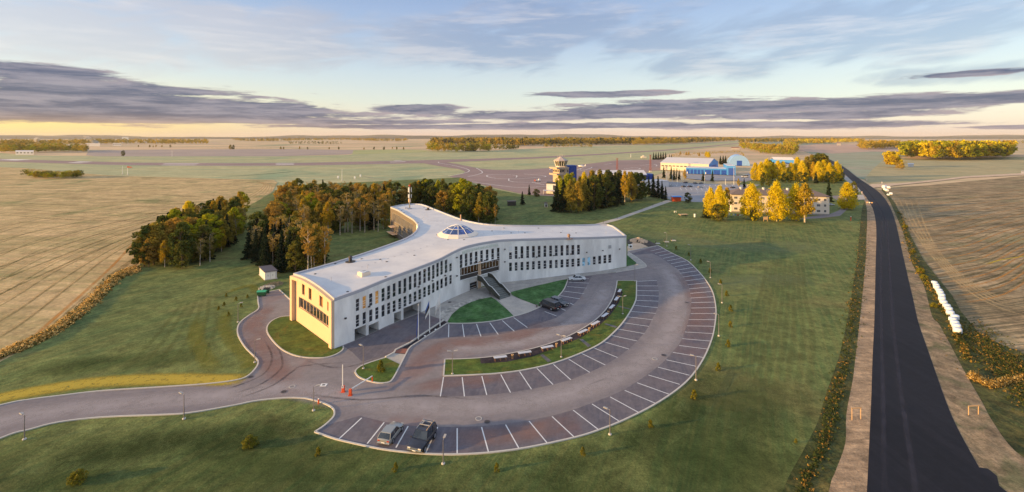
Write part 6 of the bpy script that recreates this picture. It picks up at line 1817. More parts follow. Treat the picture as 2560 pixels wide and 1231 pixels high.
# near pair
pa, pb3 = g(962, 1111), g(992, 1072)
d_ = pb3 - pa
car(((pa.x + pb3.x) / 2, (pa.y + pb3.y) / 2, 0), math.atan2(d_.y, d_.x), 4.5, 2.15, 1.55, 'hatch', paint('silver_grey_paint', s(150, 150, 146)), 'silver grey old hatchback parked with its red tail lights toward the grass', name='parked_car', hood=1)
pa, pb3 = g(1041, 1131), g(1069, 1093)
d_ = pa - pb3
car(((pa.x + pb3.x) / 2, (pa.y + pb3.y) / 2 + 0.2, 0), math.atan2(d_.y, d_.x), 4.9, 2.5, 2.1, 'suv', paint('dark_navy_paint', s(26, 28, 46)), 'dark navy four-wheel drive with roof rails and chrome nose next to the hatchback', rack=True, name='parked_car')
pa, pb3 = g(*P2(1238, 588)), g(*P2(1388, 588))
car(((pa.x + pb3.x) / 2, pa.y + 0.5, 0), math.atan2(pa.y - pb3.y, pa.x - pb3.x) + 0.04, 5.2, 2.2, 1.6, 'sedan', paint('white_car_paint', s(206, 210, 214)), 'white saloon parked at the top corner of the entrance lawn')
pa, pb3 = g(*P2(985, 812)), g(*P2(1150, 875))
car(((pa.x + pb3.x) / 2, (pa.y + pb3.y) / 2 + 0.6, 0), math.atan2(pa.y - pb3.y, pa.x - pb3.x), 5.6, 2.4, 2.15, 'van', paint('dark_brown_van_paint', s(52, 46, 48)), 'dark brown long van backed toward the lane beside the entrance lawn')
pa, pb3 = g(*P2(1080, 790)), g(*P2(1225, 835))
car(((pa.x + pb3.x) / 2, (pa.y + pb3.y) / 2 + 0.5, 0), math.atan2(pb3.y - pa.y, pb3.x - pa.x), 5.0, 2.2, 1.85, 'estate', paint('black_blue_paint', s(24, 28, 44)), 'dark blue estate car with headlights toward the lane behind the brown van', roof=paint('greyish_roof', s(110, 112, 124)))
# airport lot cars
def Z7b(x, y): return (1620 + x / 4.741, 370 + y / 4.741)
cols = [(275, 455, s(210, 212, 216), 'white car alone at the left end of the airport lot'), (448, 418, s(30, 32, 36), 'black car in the far row of the airport lot, nearest the flagpoles'), (422, 465, s(30, 32, 36), 'black car in the near row of the airport lot, left of two'), (497, 465, s(36, 38, 42), 'black car in the near row of the airport lot, right of two'),
        (560, 425, s(60, 64, 70), 'dark grey car in the middle of the far row of the airport lot'), (630, 427, s(90, 92, 96), 'grey car at the right of the far row of the airport lot'), (620, 472, s(190, 192, 198), 'silver car at the right of the near row of the airport lot'), (1005, 478, s(24, 26, 32), 'black car partly hidden at the left end of the apartment block')]
for i, (x_, y_, c_, lb) in enumerate(cols):
    p = g(*Z7b(x_, y_))
    car((p.x, p.y, 0), 0.35 + (i % 3) * 0.1, 4.6, 2.0, 1.5, 'sedan' if i % 2 else 'hatch', paint('lot_car_paint', c_), lb, 'cars in the airport parking lot', detail=False)
p = g(*Z7b(1148, 352)); car((p.x, p.y, 0), 3.0, 7.0, 2.8, 2.9, 'van', paint('white_van_paint', s(220, 220, 222)), 'white pickup van parked on the forecourt right of the blue garages', detail=False)
p = g(2077, 514); car((p.x, p.y, 0), 0.2, 4.4, 1.9, 1.5, 'hatch', paint('pale_car_paint', s(200, 200, 206)), 'pale car behind the lit right end of the apartment block', detail=False)

# ================================================================ OTHER BUILDINGS
m_hwall = plain('cream_sheet_wall', s(206, 196, 182), 0.7, var=0.04)
m_hroof = plain('pale_metal_roof', s(206, 202, 204), 0.6, var=0.04, vs=0.2)
m_blue = plain('sky_blue_cladding', s(62, 138, 214), 0.55, var=0.04)
m_blued = plain('deep_blue_door', s(26, 74, 168), 0.5)
m_dwall = plain('cream_plaster', s(226, 212, 196), 0.85, var=0.04)
m_droof = plain('grey_brown_slates', s(110, 98, 96), 0.8, var=0.15, vs=0.6)
m_white2 = plain('white_wall', s(200, 200, 204), 0.8, var=0.03)
UP = Vector((0, 0, 1))

def wallbox(mb, p0, p1, dep, z0, z1):
    """box over the ground edge p0->p1 going back by vector dep"""
    a = [p0, p1, p1 + dep, p0 + dep]
    mb.hexa([q2 + UP * z0 for q2 in a], [q2 + UP * z1 for q2 in a])
def onwall(mb, p0, p1, u0, u1, z0, z1, out=0.06, th=0.12):
    d = (p1 - p0); n_ = Vector((d.y, -d.x, 0)).normalized()
    a, b = p0 + d * u0, p0 + d * u1
    mb.hexa([a + n_ * out + UP * z0, b + n_ * out + UP * z0, b - n_ * th + UP * z0, a - n_ * th + UP * z0], [a + n_ * out + UP * z1, b + n_ * out + UP * z1, b - n_ * th + UP * z1, a - n_ * th + UP * z1])

def gable(mb, p0, p1, dep, zw, zr, over=0.5):
    m0, m1 = p0 + dep / 2, p1 + dep / 2
    d = (p1 - p0).normalized() * over; e = dep.normalized() * over; t3 = UP * 0.25
    a, b, c, dd = p0 - d - e + UP * (zw - 0.1), p1 + d - e + UP * (zw - 0.1), p1 + d + dep + e + UP * (zw - 0.1), p0 - d + dep + e + UP * (zw - 0.1)
    r0, r1 = m0 - d + UP * zr, m1 + d + UP * zr
    mb.hexa([a, b, r1, r0], [a + t3, b + t3, r1 + t3, r0 + t3]); mb.hexa([r0, r1, c, dd], [r0 + t3, r1 + t3, c + t3, dd + t3])

# apartment block
p0, p1 = g(1828, 531), g(2073.5, 538.7); p0.z = p1.z = 0
dn = (p1 - p0).normalized(); bk = Vector((-dn.y, dn.x, 0)) * 13
apt = empty('apartment_block', p0, 'three-storey cream apartment block with grey hipped roof behind yellow birches', 'building')
mb = MB(); wallbox(mb, p0, p1, bk, 0, 10.4); mb.build('wall', m_dwall, apt)
mb = MB(); e = dn * 0.7; f = bk.normalized() * 0.7
a, b, c, dd = p0 - e - f, p1 + e - f, p1 + e + bk + f, p0 - e + bk + f
r0, r1 = p0 + bk / 2 + dn * 6.5, p1 + bk / 2 - dn * 6.5
lo4 = [q2 + UP * 10.3 for q2 in (a, b, c, dd)]; hi4 = [q2 + UP * 10.55 for q2 in (a, b, c, dd)]
mb.hexa(lo4, hi4); R0, R1 = r0 + UP * 13.6, r1 + UP * 13.6
mb.quad(hi4[0], hi4[1], R1, R0); mb.quad(hi4[2], hi4[3], R0, R1); mb.quad(hi4[1], hi4[2], R1); mb.quad(hi4[3], hi4[0], R0)
rf = mb.build('roof', m_droof, apt)
for u in (0.13, 0.37, 0.62, 0.83):
    mb = MB(); q2 = p0 + (p1 - p0) * u + bk * 0.42 + UP * 13.2; mb.box(q2, (0.9, 1.4, 2.0), rz=0.1); mb.build('chimney', m_white2, rf)
mb = MB(); wallbox(mb, p0 - dn * 0.02, p1 + dn * 0.02, bk * 0.001 - bk.normalized() * 0.06, 0, 0.7); mb.build('plinth', plain('grey_plinth', s(150, 144, 138), 0.9), apt)
m_wg = glass('house_window_glass', s(44, 46, 52), 0.1)
mrnd = random.Random(3)
for fl_ in range(3):
    for k in range(14):
        u = 0.03 + k * 0.0705
        wd_ = 0.034 if k % 2 == 0 else 0.022
        z0 = 1.5 + fl_ * 3.15
        mb = MB(); L_ = (p1 - p0).length
        n_ = Vector((dn.y, -dn.x, 0))
        onwall(mb, p0, p1, u, u + wd_, z0, z0 + 1.5, 0.06, 0.05); w_o = mb.build('window', m_whitep, apt)
        mb = MB(); nn_ = 3 if k % 2 == 0 else 2
        for j in range(nn_):
            onwall(mb, p0, p1, u + wd_ * (j + 0.09) / nn_, u + wd_ * (j + 0.91) / nn_, z0 + 0.12, z0 + 1.38, 0.075, -0.03)
        mb.build('pane', m_wg, w_o)
# balconies on the left half, end window column
for u in (0.48, 0.68):
    for fl_ in (1, 2):
        mb = MB(); onwall(mb, p0, p1, u, u + 0.05, 0.6 + fl_ * 3.15, 1.6 + fl_ * 3.15, 1.1, 0.0); mb.build('balcony', m_dwall, apt)
for fl_ in range(3):
    mb = MB(); onwall(mb, p1, p1 + bk, 0.42, 0.56, 1.5 + fl_ * 3.15, 3.0 + fl_ * 3.15, 0.05, 0.05); mb.build('stair_window', m_wg, apt)

# long hangar
p0, p1 = Vector((197, 610, 0)), Vector((246, 575, 0)); dep = Vector((37, 57, 0))
hg_ = empty('hangar', p0, 'long white-roofed hangar with cream side wall and sky blue gable end', 'hangar')
mb = MB(); wallbox(mb, p0, p1, dep, 0, 9.4); mb.build('wall', m_hwall, hg_)
mb = MB(); gable(mb, p0, p1, dep, 9.4, 15.2); mb.build('roof', m_hroof, hg_)
mb = MB(); mb.hexa([p1 + (p1 - p0).normalized() * 0.05 + UP * 0, p1 + dep + (p1 - p0).normalized() * 0.05, p1 + dep + (p1 - p0).normalized() * 0.2, p1 + (p1 - p0).normalized() * 0.2],
                   [p1 + (p1 - p0).normalized() * 0.05 + UP * 9.4, p1 + dep + (p1 - p0).normalized() * 0.05 + UP * 9.4, p1 + dep + (p1 - p0).normalized() * 0.2 + UP * 9.4, p1 + (p1 - p0).normalized() * 0.2 + UP * 9.4])
dq = (p1 - p0).normalized()
mb.hexa([p1 + dq * 0.05 + UP * 9.4, p1 + dep + dq * 0.05 + UP * 9.4, p1 + dep / 2 + dq * 0.05 + UP * 15.0], [p1 + dq * 0.2 + UP * 9.4, p1 + dep + dq * 0.2 + UP * 9.4, p1 + dep / 2 + dq * 0.2 + UP * 15.0])
mb.build('gable_end', m_blue, hg_)
mb = MB(); mb.hexa([p0 - dq * 0.05 + UP * 9.3, p0 + dep - dq * 0.05 + UP * 9.3, p0 + dep / 2 - dq * 0.05 + UP * 15.0], [p0 - dq * 0.2 + UP * 9.3, p0 + dep - dq * 0.2 + UP * 9.3, p0 + dep / 2 - dq * 0.2 + UP * 15.0]); mb.build('gable_end', m_hwall, hg_)
mb = MB(); onwall(mb, p1, p1 + dep, 0.2, 0.8, 0, 7.0, 0.35, 0.0); mb.build('door', m_blued, hg_)
for k in range(12):
    mb = MB(); onwall(mb, p0, p1, 0.02 + k * 0.08, 0.075 + k * 0.08, 5.0, 6.2, 0.05, 0.05); mb.build('window', m_wg, hg_)
# blue garages
p0, p1 = g(1715, 434.5), g(1817, 437.5); p0.z = p1.z = 0
dq = (p1 - p0).normalized(); bk = Vector((-dq.y, dq.x, 0)) * 26
ga = empty('garage_row', p0, 'low sky blue garage row with deep blue doors in front of the long hangar', 'garage')
mb = MB(); wallbox(mb, p0, p1, bk, 0, 7.0); mb.build('wall', m_blue, ga)
mb = MB(); wallbox(mb, p0 + dq * 0.4 + bk.normalized() * 0.4, p1 - dq * 0.4 + bk.normalized() * 0.4, bk * 0.96, 7.0, 7.25); mb.build('roof', m_hroof, ga)
for k, (u0, u1) in enumerate([(0.01, 0.09), (0.11, 0.18), (0.20, 0.27), (0.29, 0.36), (0.38, 0.44), (0.47, 0.62), (0.68, 0.84), (0.87, 0.99)]):
    mb = MB(); onwall(mb, p0, p1, u0, u1, 0, 5.2, 0.06, 0.05); dr = mb.build('door', m_blued, ga)
    if k in (0, 5): mb = MB(); onwall(mb, p0, p1, u0 + 0.01, u0 + 0.03, 0.1, 2.4, 0.09, -0.05); mb.build('wicket_frame', m_whitep, dr)
q0, q1 = g(1818, 438), g(1839, 438.8); q0.z = q1.z = 0
tb_ = empty('garage_block', q0, 'taller sky blue garage block with one big deep blue door', 'garage')
bk2 = g(1852, 431) - q1; bk2.z = 0
bk2 = Vector((14, 40, 0))
mb = MB(); wallbox(mb, q0, q1, bk2, 0, 10.7); mb.build('wall', m_blue, tb_)
mb = MB(); wallbox(mb, q0 + Vector((0.5, 0.5, 0)), q1 + Vector((-0.4, 0.5, 0)), bk2 * 0.97, 10.7, 10.95); mb.build('roof', m_hroof, tb_)
mb = MB(); onwall(mb, q0, q1, 0.14, 0.9, 0, 8.0, 0.06, 0.05); mb.build('door', m_blued, tb_)
mb = MB(); onwall(mb, q1, q1 + bk2, 0.1, 0.9, 6.6, 8.0, 0.06, 0.05); mb.build('window_band', m_wg, tb_)
# arched hangar
c0 = g(1848.5, 414.5); c0.z = 0
rr = 14.3; ax = Vector((0.35, 0.94, 0)).normalized(); sd2 = Vector((ax.y, -ax.x, 0))
ah = empty('arched_hangar', c0, 'pale arched half-round hangar with a small blue door', 'hangar')
mb = MB(); N = 18; Ld = 42
lo_p = [c0 + sd2 * (rr * math.cos(math.pi * i / N)) + UP * (rr * 1.1 * math.sin(math.pi * i / N)) for i in range(N + 1)]
mb.hexa(lo_p, [q2 + ax * Ld for q2 in lo_p]); mb.build('shell', plain('pale_blue_corrugated', s(132, 172, 222), 0.5, var=0.05, vs=0.3), ah)
mb = MB(); mb.hexa([c0 - sd2 * 3.5 - ax * 0.1, c0 + sd2 * 3.5 - ax * 0.1, c0 + sd2 * 3.5 + ax * 0.05, c0 - sd2 * 3.5 + ax * 0.05], [c0 - sd2 * 3.5 - ax * 0.1 + UP * 7.5, c0 + sd2 * 3.5 - ax * 0.1 + UP * 7.5, c0 + sd2 * 3.5 + ax * 0.05 + UP * 7.5, c0 - sd2 * 3.5 + ax * 0.05 + UP * 7.5]); mb.build('door', m_blued, ah)
# shed behind the birches
p0, p1 = g(1935, 408), g(1985, 409.5); p0.z = p1.z = 0
sh = empty('long_shed', p0, 'long low shed with pale roof behind the birch row', 'shed')
mb = MB(); wallbox(mb, p0, p1, Vector((3, 16, 0)), 0, 6); mb.build('wall', m_blue, sh)
mb = MB(); gable(mb, p0, p1, Vector((3, 16, 0)), 6, 9.6); mb.build('roof', m_hroof, sh)

# control tower
Zt = 392.0
def tp(px_, z, dy=0.0): return Vector(((px_ - 1280) / FP * (Zt + dy), Zt + dy, z))
m_tower = plain('tan_tower_wall', s(186, 164, 142), 0.85, var=0.04)
C = tp(1402, 0)
tw = empty('control_tower', C, 'tan airport control tower with glazed cab, two balconies and blue rear block', 'tower')
ang = 0.5
mb = MB(); mb.box((C.x, C.y, 8.8), (9.6, 9.6, 17.6), rz=ang); mb.build('shaft', m_tower, tw)
mb = MB(); mb.box((C.x + 3.4, C.y - 3.0, 9.5), (2.4, 2.4, 19.0), rz=ang); mb.build('stair_shaft', m_tower, tw)
for zz_ in (12.4, 17.6):
    mb = MB(); mb.box((C.x - 1.6, C.y - 1.6, zz_), (12.5, 11.5, 1.3), rz=ang); mb.build('balcony', m_tower, tw)
for k in range(4):
    mb = MB(); M_ = Matrix.Rotation(ang, 3, 'Z'); q2 = C + M_ @ Vector((-3.4 + k * 2.3, -4.85, 15.0)); mb.box(q2, (1.5, 0.12, 1.7), rz=ang); mb.build('window', m_wg, tw)
    mb = MB(); q2 = C + M_ @ Vector((-4.85, -3.4 + k * 2.3, 15.0)); mb.box(q2, (0.12, 1.5, 1.7), rz=ang); mb.build('window', m_wg, tw)
mb = MB(); mb.lathe([(4.6, 18.3), (4.6, 19.2)], n=8, c=(C.x, C.y, 0), ph=0.4); mb.build('cab_floor', m_hwall, tw)
mb = MB(); mb.lathe([(4.5, 19.2), (5.8, 23.2)], n=8, c=(C.x, C.y, 0), ph=0.4); cabg = mb.build('cab_glazing', glass('cab_glass', s(70, 64, 40), 0.05), tw)
mb = MB()
for k in range(8):
    w = 0.4 + k * math.pi / 4
    for du in (0, math.pi / 8):
        f_ = math.cos(math.pi / 8) if du else 1.0
        mb.tube((C.x + 4.62 * f_ * math.cos(w + du), C.y + 4.62 * f_ * math.sin(w + du), 19.2), (C.x + 5.9 * f_ * math.cos(w + du), C.y + 5.9 * f_ * math.sin(w + du), 23.2), 0.14, n=5)
mb.build('mullion', m_whitep, cabg)
mb = MB(); mb.lathe([(6.4, 23.2), (6.5, 23.9), (2.0, 26.2), (1.4, 26.9), (0.0, 27.0)], n=8, c=(C.x, C.y, 0), ph=0.4); mb.build('roof', plain('pinkish_tower_roof', s(186, 168, 158), 0.7), tw)
for dx_, dy_, h_ in ((-3, -1, 2.6), (-1, 2, 3.4), (0, -1, 3.8), (1.6, 1, 3.2), (3.4, 0, 2.2)):
    mb = MB(); mb.tube((C.x + dx_, C.y + dy_, 24.6), (C.x + dx_, C.y + dy_, 25.6 + h_), 0.09, n=5); mb.build('antenna', m_lampw, tw)
mb = MB(); mb.box((tp(1429, 0).x, Zt + 7, 9.6), (8.4, 9, 19.2), rz=0.12); mb.build('blue_block', plain('deep_blue_cladding', s(20, 66, 150), 0.6), tw)
p0, p1 = g(1366, 484), g(1398, 486); p0.z = p1.z = 0
an = empty('tower_annex', p0, 'white two-storey annex with flat dark roof and canopy below the control tower', 'building')
mb = MB(); wallbox(mb, p0, p1, Vector((2, 14, 0)), 0, 7.6); mb.build('wall', m_white2, an)
mb = MB(); wallbox(mb, p0 - Vector((.3, .3, 0)), p1 + Vector((.3, -.3, 0)), Vector((2, 14.4, 0)), 7.6, 7.9); mb.build('roof', m_dark, an)
mb = MB(); onwall(mb, p0, p1, 0.52, 0.72, 0.3, 6.6, 0.06, 0.05); mb.build('window', m_wg, an)
mb = MB(); wallbox(mb, p0 + Vector((-3, -6, 0)), p1 + Vector((-1, -6, 0)), Vector((0.5, 6, 0)), 2.7, 2.95); mb.build('canopy', m_hroof, an)
for dx_ in (-2.6, 3, 8):
    mb = MB(); mb.tube((p0.x + dx_, p0.y - 5.6, 0), (p0.x + dx_, p0.y - 5.6, 2.7), 0.12); mb.build('post', m_whitep, an)
# terminal
p0, p1 = Vector((78, 428, 0)), Vector((121, 416, 0))
te = empty('airport_terminal', p0, 'low airport terminal with pale sloping roof behind the dark grove', 'building')
mb = MB(); wallbox(mb, p0, p1, Vector((5, 24, 0)), 0, 8.5); mb.build('wall', m_dark, te)
mb = MB(); dd = Vector((5, 24, 0)); mb.hexa([p0 - Vector((1, 1, 0)) + UP * 8.5, p1 + Vector((1, -1, 0)) + UP * 9.2, p1 + dd + UP * 11.6, p0 + dd + UP * 10.5], [p0 - Vector((1, 1, 0)) + UP * 8.9, p1 + Vector((1, -1, 0)) + UP * 9.6, p1 + dd + UP * 12.0, p0 + dd + UP * 10.9]); mb.build('roof', m_hroof, te)
mb = MB(); mb.box((126, 425, 4.9), (7, 9, 9.8)); mb.build('blue_block', plain('deep_blue_block', s(20, 66, 150), 0.6), te)
p0, p1 = g(1612, 470), g(1672, 468); p0.z = p1.z = 0
tx = empty('terminal_annex', p0, 'low white annex between the spruce row and the airport parking lot', 'building')
mb = MB(); wallbox(mb, p0, p1, Vector((-3, 16, 0)), 0, 5.2); mb.build('wall', m_white2, tx)
mb = MB(); wallbox(mb, p0 - Vector((.2, .2, 0)), p1 + Vector((.2, -.2, 0)), Vector((-3, 16.4, 0)), 5.2, 5.45); mb.build('roof', m_coping, tx)
# kiosk
p = g(1693, 504); ki = empty('kiosk', p, 'orange kiosk with flat blue roof at the end of the footpath', 'kiosk')
mb = MB(); mb.box((0, 2, 1.5), (5.4, 4, 3.0), rz=-0.05); mb.build('wall', m_orange, ki, rel=False)
mb = MB(); mb.box((0.2, 1.8, 3.15), (6.6, 5.2, 0.35), rz=-0.05); mb.build('roof', m_blue, ki, rel=False)
# masts
def lattice(a, b, t_, label):
    p = g(a, b); Hh = (b - t_) / (b - HY) * HC
    o = empty('lattice_mast', p, label, 'mast')
    mr = plain('rust_red_steel', s(150, 82, 64), 0.7)
    mb = MB()
    cs = [(-0.9, -0.9), (0.9, -0.9), (0.9, 0.9), (-0.9, 0.9)]
    for k in range(10):
        z0, z1 = Hh * k / 10, Hh * (k + 1) / 10; f0, f1 = 1 - 0.5 * k / 10, 1 - 0.5 * (k + 1) / 10
        for i in range(4):
            x0_, y0_ = cs[i]; x1_, y1_ = cs[(i + 1) % 4]
            mb.tube((x0_ * f0, y0_ * f0, z0), (x0_ * f1, y0_ * f1, z1), 0.16, n=4, cap=False); mb.tube((x0_ * f0, y0_ * f0, z0), (x1_ * f1, y1_ * f1, z1), 0.10, n=4, cap=False)
    mb.build('lattice', mr, o, rel=False)
    mb = MB(); mb.box((0, 0, Hh), (3.2, 3.2, 0.3)); mb.build('platform', mr, o, rel=False)
    mb = MB(); mb.box((0, 0, 0.6), (3, 3, 1.2)); mb.build('base', m_hwall, o, rel=False)
lattice(1543, 428, 397, 'red lattice floodlight mast behind the terminal'); lattice(1626, 430, 388, 'red lattice floodlight mast left of the long hangar')
# white electrical building by the forest
def Zc(x, y): return (600 + x / 8.206, 630 + y / 8.206)
q0, q1, q2_ = g(*Zc(400, 470)), g(*Zc(512, 582)), g(*Zc(755, 548))
cab_ = empty('substation_cabinet', q1, 'small white transformer building with dark flat roof beside the dark clump', 'cabinet')
Hh = (582 - 420) / 8.206 / ((630 + 582 / 8.206) - HY) * HC
e1, e2 = q0 - q1, q2_ - q1; e1.z = e2.z = 0
mb = MB(); mb.hexa([q1, q1 + e2, q1 + e2 + e1, q1 + e1], [q1 + UP * Hh, q1 + e2 + UP * Hh, q1 + e2 + e1 + UP * Hh, q1 + e1 + UP * Hh]); mb.build('wall', m_white2, cab_)
mb = MB(); ov1, ov2 = e1.normalized() * 0.2, e2.normalized() * 0.2
ba = [q1 - ov1 - ov2, q1 + e2 + ov2 - ov1, q1 + e2 + e1 + ov1 + ov2, q1 + e1 + ov1 - ov2]
mb.hexa([v + UP * Hh for v in ba], [v + UP * (Hh + 0.22) for v in ba]); mb.build('roof', plain('slate_grey_roof', s(84, 84, 98), 0.7, var=0.08), cab_)
for u in (0.26, 0.66):
    mb = MB(); onwall(mb, q1, q1 + e2, u - 0.012, u + 0.012, Hh * 0.42, Hh * 0.66, 0.04, 0.0); mb.build('handle', m_dark, cab_)
for u0, u1 in ((0.06, 0.44), (0.48, 0.86)):
    mb = MB(); onwall(mb, q1, q1 + e2, u0, u1, 0.15, Hh * 0.86, 0.03, 0.0); mb.build('door', m_whitep, cab_)
mb = MB(); wallbox(mb, q1 - ov1 - ov2, q1 + e2 + ov2 - ov1, e1 + ov1 * 2, 0.0, 0.12); mb.build('plinth', m_kerb, cab_)
# rubble by it
def pile(name, a, b, n_, r_, sz, mats, label, seed, h=0.5):
    rs = random.Random(seed); p = g(a, b); mb = MB()
    for k in range(n_):
        an_, rr_ = rs.uniform(0, 6.28), r_ * rs.random() ** 0.6
        mb.box((p.x + rr_ * math.cos(an_), p.y + rr_ * math.sin(an_), h * (1 - rr_ / r_) + 0.06), (sz * rs.uniform(.5, 1.3), sz * rs.uniform(.5, 1.3), sz * rs.uniform(.4, .9)), M=Matrix.Rotation(rs.uniform(0, 3), 4, Vector((rs.random(), rs.random(), 1)).normalized()))
    return tag(mb.build(name, mats), label, 'rubble', None, 'stuff')
pile('rubble', *Zc(560, 740), 130, 2.2, 0.28, m_kerb, 'pale broken stone heap between the white cabinet building and the drive', 1, 0.35)
pile('rubble', *Zc(700, 670), 150, 2.6, 0.26, plain('brown_stone', s(120, 112, 92), 0.9), 'brown stones below the white cabinet building', 2, 0.2)
pile('rubble', 1597, 604, 150, 3.6, 0.6, m_track, 'tan gravel heap behind the right end of the academy', 3, 1.4)
# dumpsters
def dumpster(a, b, L_, lidc, label, rz):
    p = g(a, b); o = empty('dumpster', p, label, 'dumpster', None, rz)
    mb = MB(); mb.hexa([Vector(v) for v in ((-L_ * .42, -.5, .25), (L_ * .42, -.5, .25), (L_ * .42, .5, .25), (-L_ * .42, .5, .25))], [Vector(v) for v in ((-L_ * .5, -.65, 1.25), (L_ * .5, -.65, 1.25), (L_ * .5, .65, 1.25), (-L_ * .5, .65, 1.25))]); mb.build('body', plain('dark_green_bin', s(30, 84, 58), 0.5), o, rel=False)
    mb = MB(); mb.hexa([Vector(v) for v in ((-L_ * .52, -.7, 1.25), (L_ * .52, -.7, 1.25), (L_ * .52, .7, 1.25), (-L_ * .52, .7, 1.25))], [Vector(v) for v in ((-L_ * .5, -.06, 1.62), (L_ * .5, -.06, 1.62), (L_ * .5, .06, 1.62), (-L_ * .5, .06, 1.62))]); mb.build('lid', lidc, o, rel=False)
    for x_ in (-L_ * .35, L_ * .35):
        mb = MB(); mb.tube((x_, -.4, .13), (x_, .4, .13), .13, n=8); mb.build('wheel', m_tyre, o, rel=False)
dumpster(*Zc(450, 905), 2.3, plain('green_lid', s(60, 160, 120), 0.4), 'green dumpster with a bright green lid at the end of the drive', 0.1)
dumpster(*Zc(548, 850), 1.5, m_blackp, 'smaller dark dumpster behind the green one', 0.3)

# picnic tables, litter and signs on the back lawns
def ptable(a, b, L_, label, rz):
    p = g(a, b); o = empty('picnic_table', p, label, 'table', None, rz)
    mb = MB(); mb.box((0, 0, 0.85), (L_, 2.2, 0.14)); mb.build('tabletop', m_wood, o, rel=False)
    for sg in (-1, 1): mb = MB(); mb.box((sg * L_ * .33, 0, 0.4), (0.3, 1.6, 0.8)); mb.build('leg', m_steel, o, rel=False)
ptable(1708, 540, 5.0, 'pale table standing on the back lawn below the footpath', 0.2)
p = g(1737, 543); mb = MB(); mb.lathe([(0.5, 0), (0.55, 1.6), (0.5, 1.7), (0, 1.72)], n=10, c=p); tag(mb.build('white_barrel', m_whitep), 'white barrel on the back lawn right of the pale table', 'barrel')
p = g(1688, 532); mb = MB(); mb.box((p.x - 0.5, p.y, 0.5), (0.12, 0.6, 1.0)); mb.box((p.x + 0.5, p.y, 0.5), (0.12, 0.6, 1.0)); mb.box((p.x, p.y, 0.55), (1.0, 0.6, 0.12)); tag(mb.build('small_trestle', m_whitep), 'small white trestle on the back lawn left of the pale table', 'trestle')
def board(a, b, w, h, z0, label, mat, cat='sign'):
    p = g(a, b); o = empty('sign_board', p, label, cat)
    for sg in (-1, 1): mb = MB(); mb.box((sg * w * .42, 0.08, (z0 + h) / 2), (0.14, 0.14, z0 + h)); mb.build('post', m_wood, o, rel=False)
    mb = MB(); mb.box((0, 0, z0 + h / 2), (w, 0.1, h)); mb.build('panel', mat, o, rel=False)
board(1914, 554, 2.3, 1.7, 0.9, 'pale tan sign board on two posts on the lawn before the apartment block', m_wood)
p = g(2127, 552); o = empty('marker_post', p, 'thin orange and white marker post on the lawn by the road', 'post'); mb = MB(); mb.box((0, 0, 1.0), (0.35, 0.3, 2.0)); mb.build('post', m_orange, o, rel=False); mb = MB(); mb.box((0, 0, 2.1), (0.37, 0.32, 0.25)); mb.build('cap', m_whitep, o, rel=False)
# washing line
p0, p1 = g(1820, 542), g(1860, 546)
o = empty('washing_line', (p0 + p1) / 2, 'washing line hung with white and coloured cloths before the apartment block', 'washing line')
for q2 in (p0, p1): mb = MB(); mb.tube(q2, q2 + UP * 2.0, 0.08); mb.build('post', m_steel, o)
mb = MB(); mb.tube(p0 + UP * 1.9, p1 + UP * 1.9, 0.03); mb.build('line', m_whitep, o)
cc = [m_whitep, plain('yellow_cloth', s(210, 220, 90), 0.8), m_whitep, m_blue, plain('pink_cloth', s(180, 60, 80), 0.8), m_whitep, m_whitep]
for i in range(7): mb = MB(); q2 = p0.lerp(p1, 0.08 + i * 0.135); mb.box(q2 + UP * 1.45, (0.85, 0.06, 0.8), rz=0.1); mb.build('cloth', cc[i], o)
# wooden set-out frames by the road
def Z3(x, y): return (1860 + x / 2.73, 780 + y / 2.73)
def frame(a, b, c_, d_2, t_, label):
    A_, B_ = g(a, b), g(c_, d_2); o = empty('wooden_frame', (A_ + B_) / 2, label, 'wooden frame')
    Hh = (b - t_) / (b - HY) * HC
    for q2 in (A_, B_): mb = MB(); mb.box(q2 + UP * Hh * .5, (0.07, 0.07, Hh)); mb.build('post', m_wood, o)
    dv = B_ - A_; mb = MB(); mb.box((A_ + B_) / 2 + UP * (Hh - 0.05) + Vector((0, -0.06, 0)), (dv.length + 0.3, 0.04, 0.18), rz=math.atan2(dv.y, dv.x)); mb.build('crossboard', m_wood, o)
frame(*Z3(737, 738), *Z3(797, 733), Z3(0, 655)[1], 'fresh timber set-out frame on the gravel bank left of the road')
frame(*Z3(1533, 705), *Z3(1600, 700), Z3(0, 640)[1], 'fresh timber set-out frame in the verge right of the road')
p = g(2171, 509); o = empty('road_barrier', p, 'small cream and red road-works barrier at the junction', 'barrier')
for k in range(3): mb = MB(); mb.box((k * 0.9 - 0.9, k * -0.9, 0.8), (0.9, 0.12, 0.5), rz=-0.7); mb.box((k * 0.9 - 0.9, k * -0.9, 0.35), (0.1, 0.4, 0.7), rz=-0.7); mb.build('board', m_wood if k != 1 else m_whitep, o, rel=False)
for a, b, lb in [(2155, 484, 'white and orange marker post at the mouth of the courtyard drive'), (2167, 452, 'white roadside marker post before the farm track'), (2205, 459, 'marker post at the farm track junction')]:
    p = g(a, b); o = empty('roadside_post', p, lb, 'post'); mb = MB(); mb.box((0, 0, 0.8), (0.35, 0.3, 1.6)); mb.build('post', m_whitep, o, rel=False); mb = MB(); mb.box((0, 0, 1.1), (0.37, 0.32, 0.3)); mb.build('band', m_orange, o, rel=False)

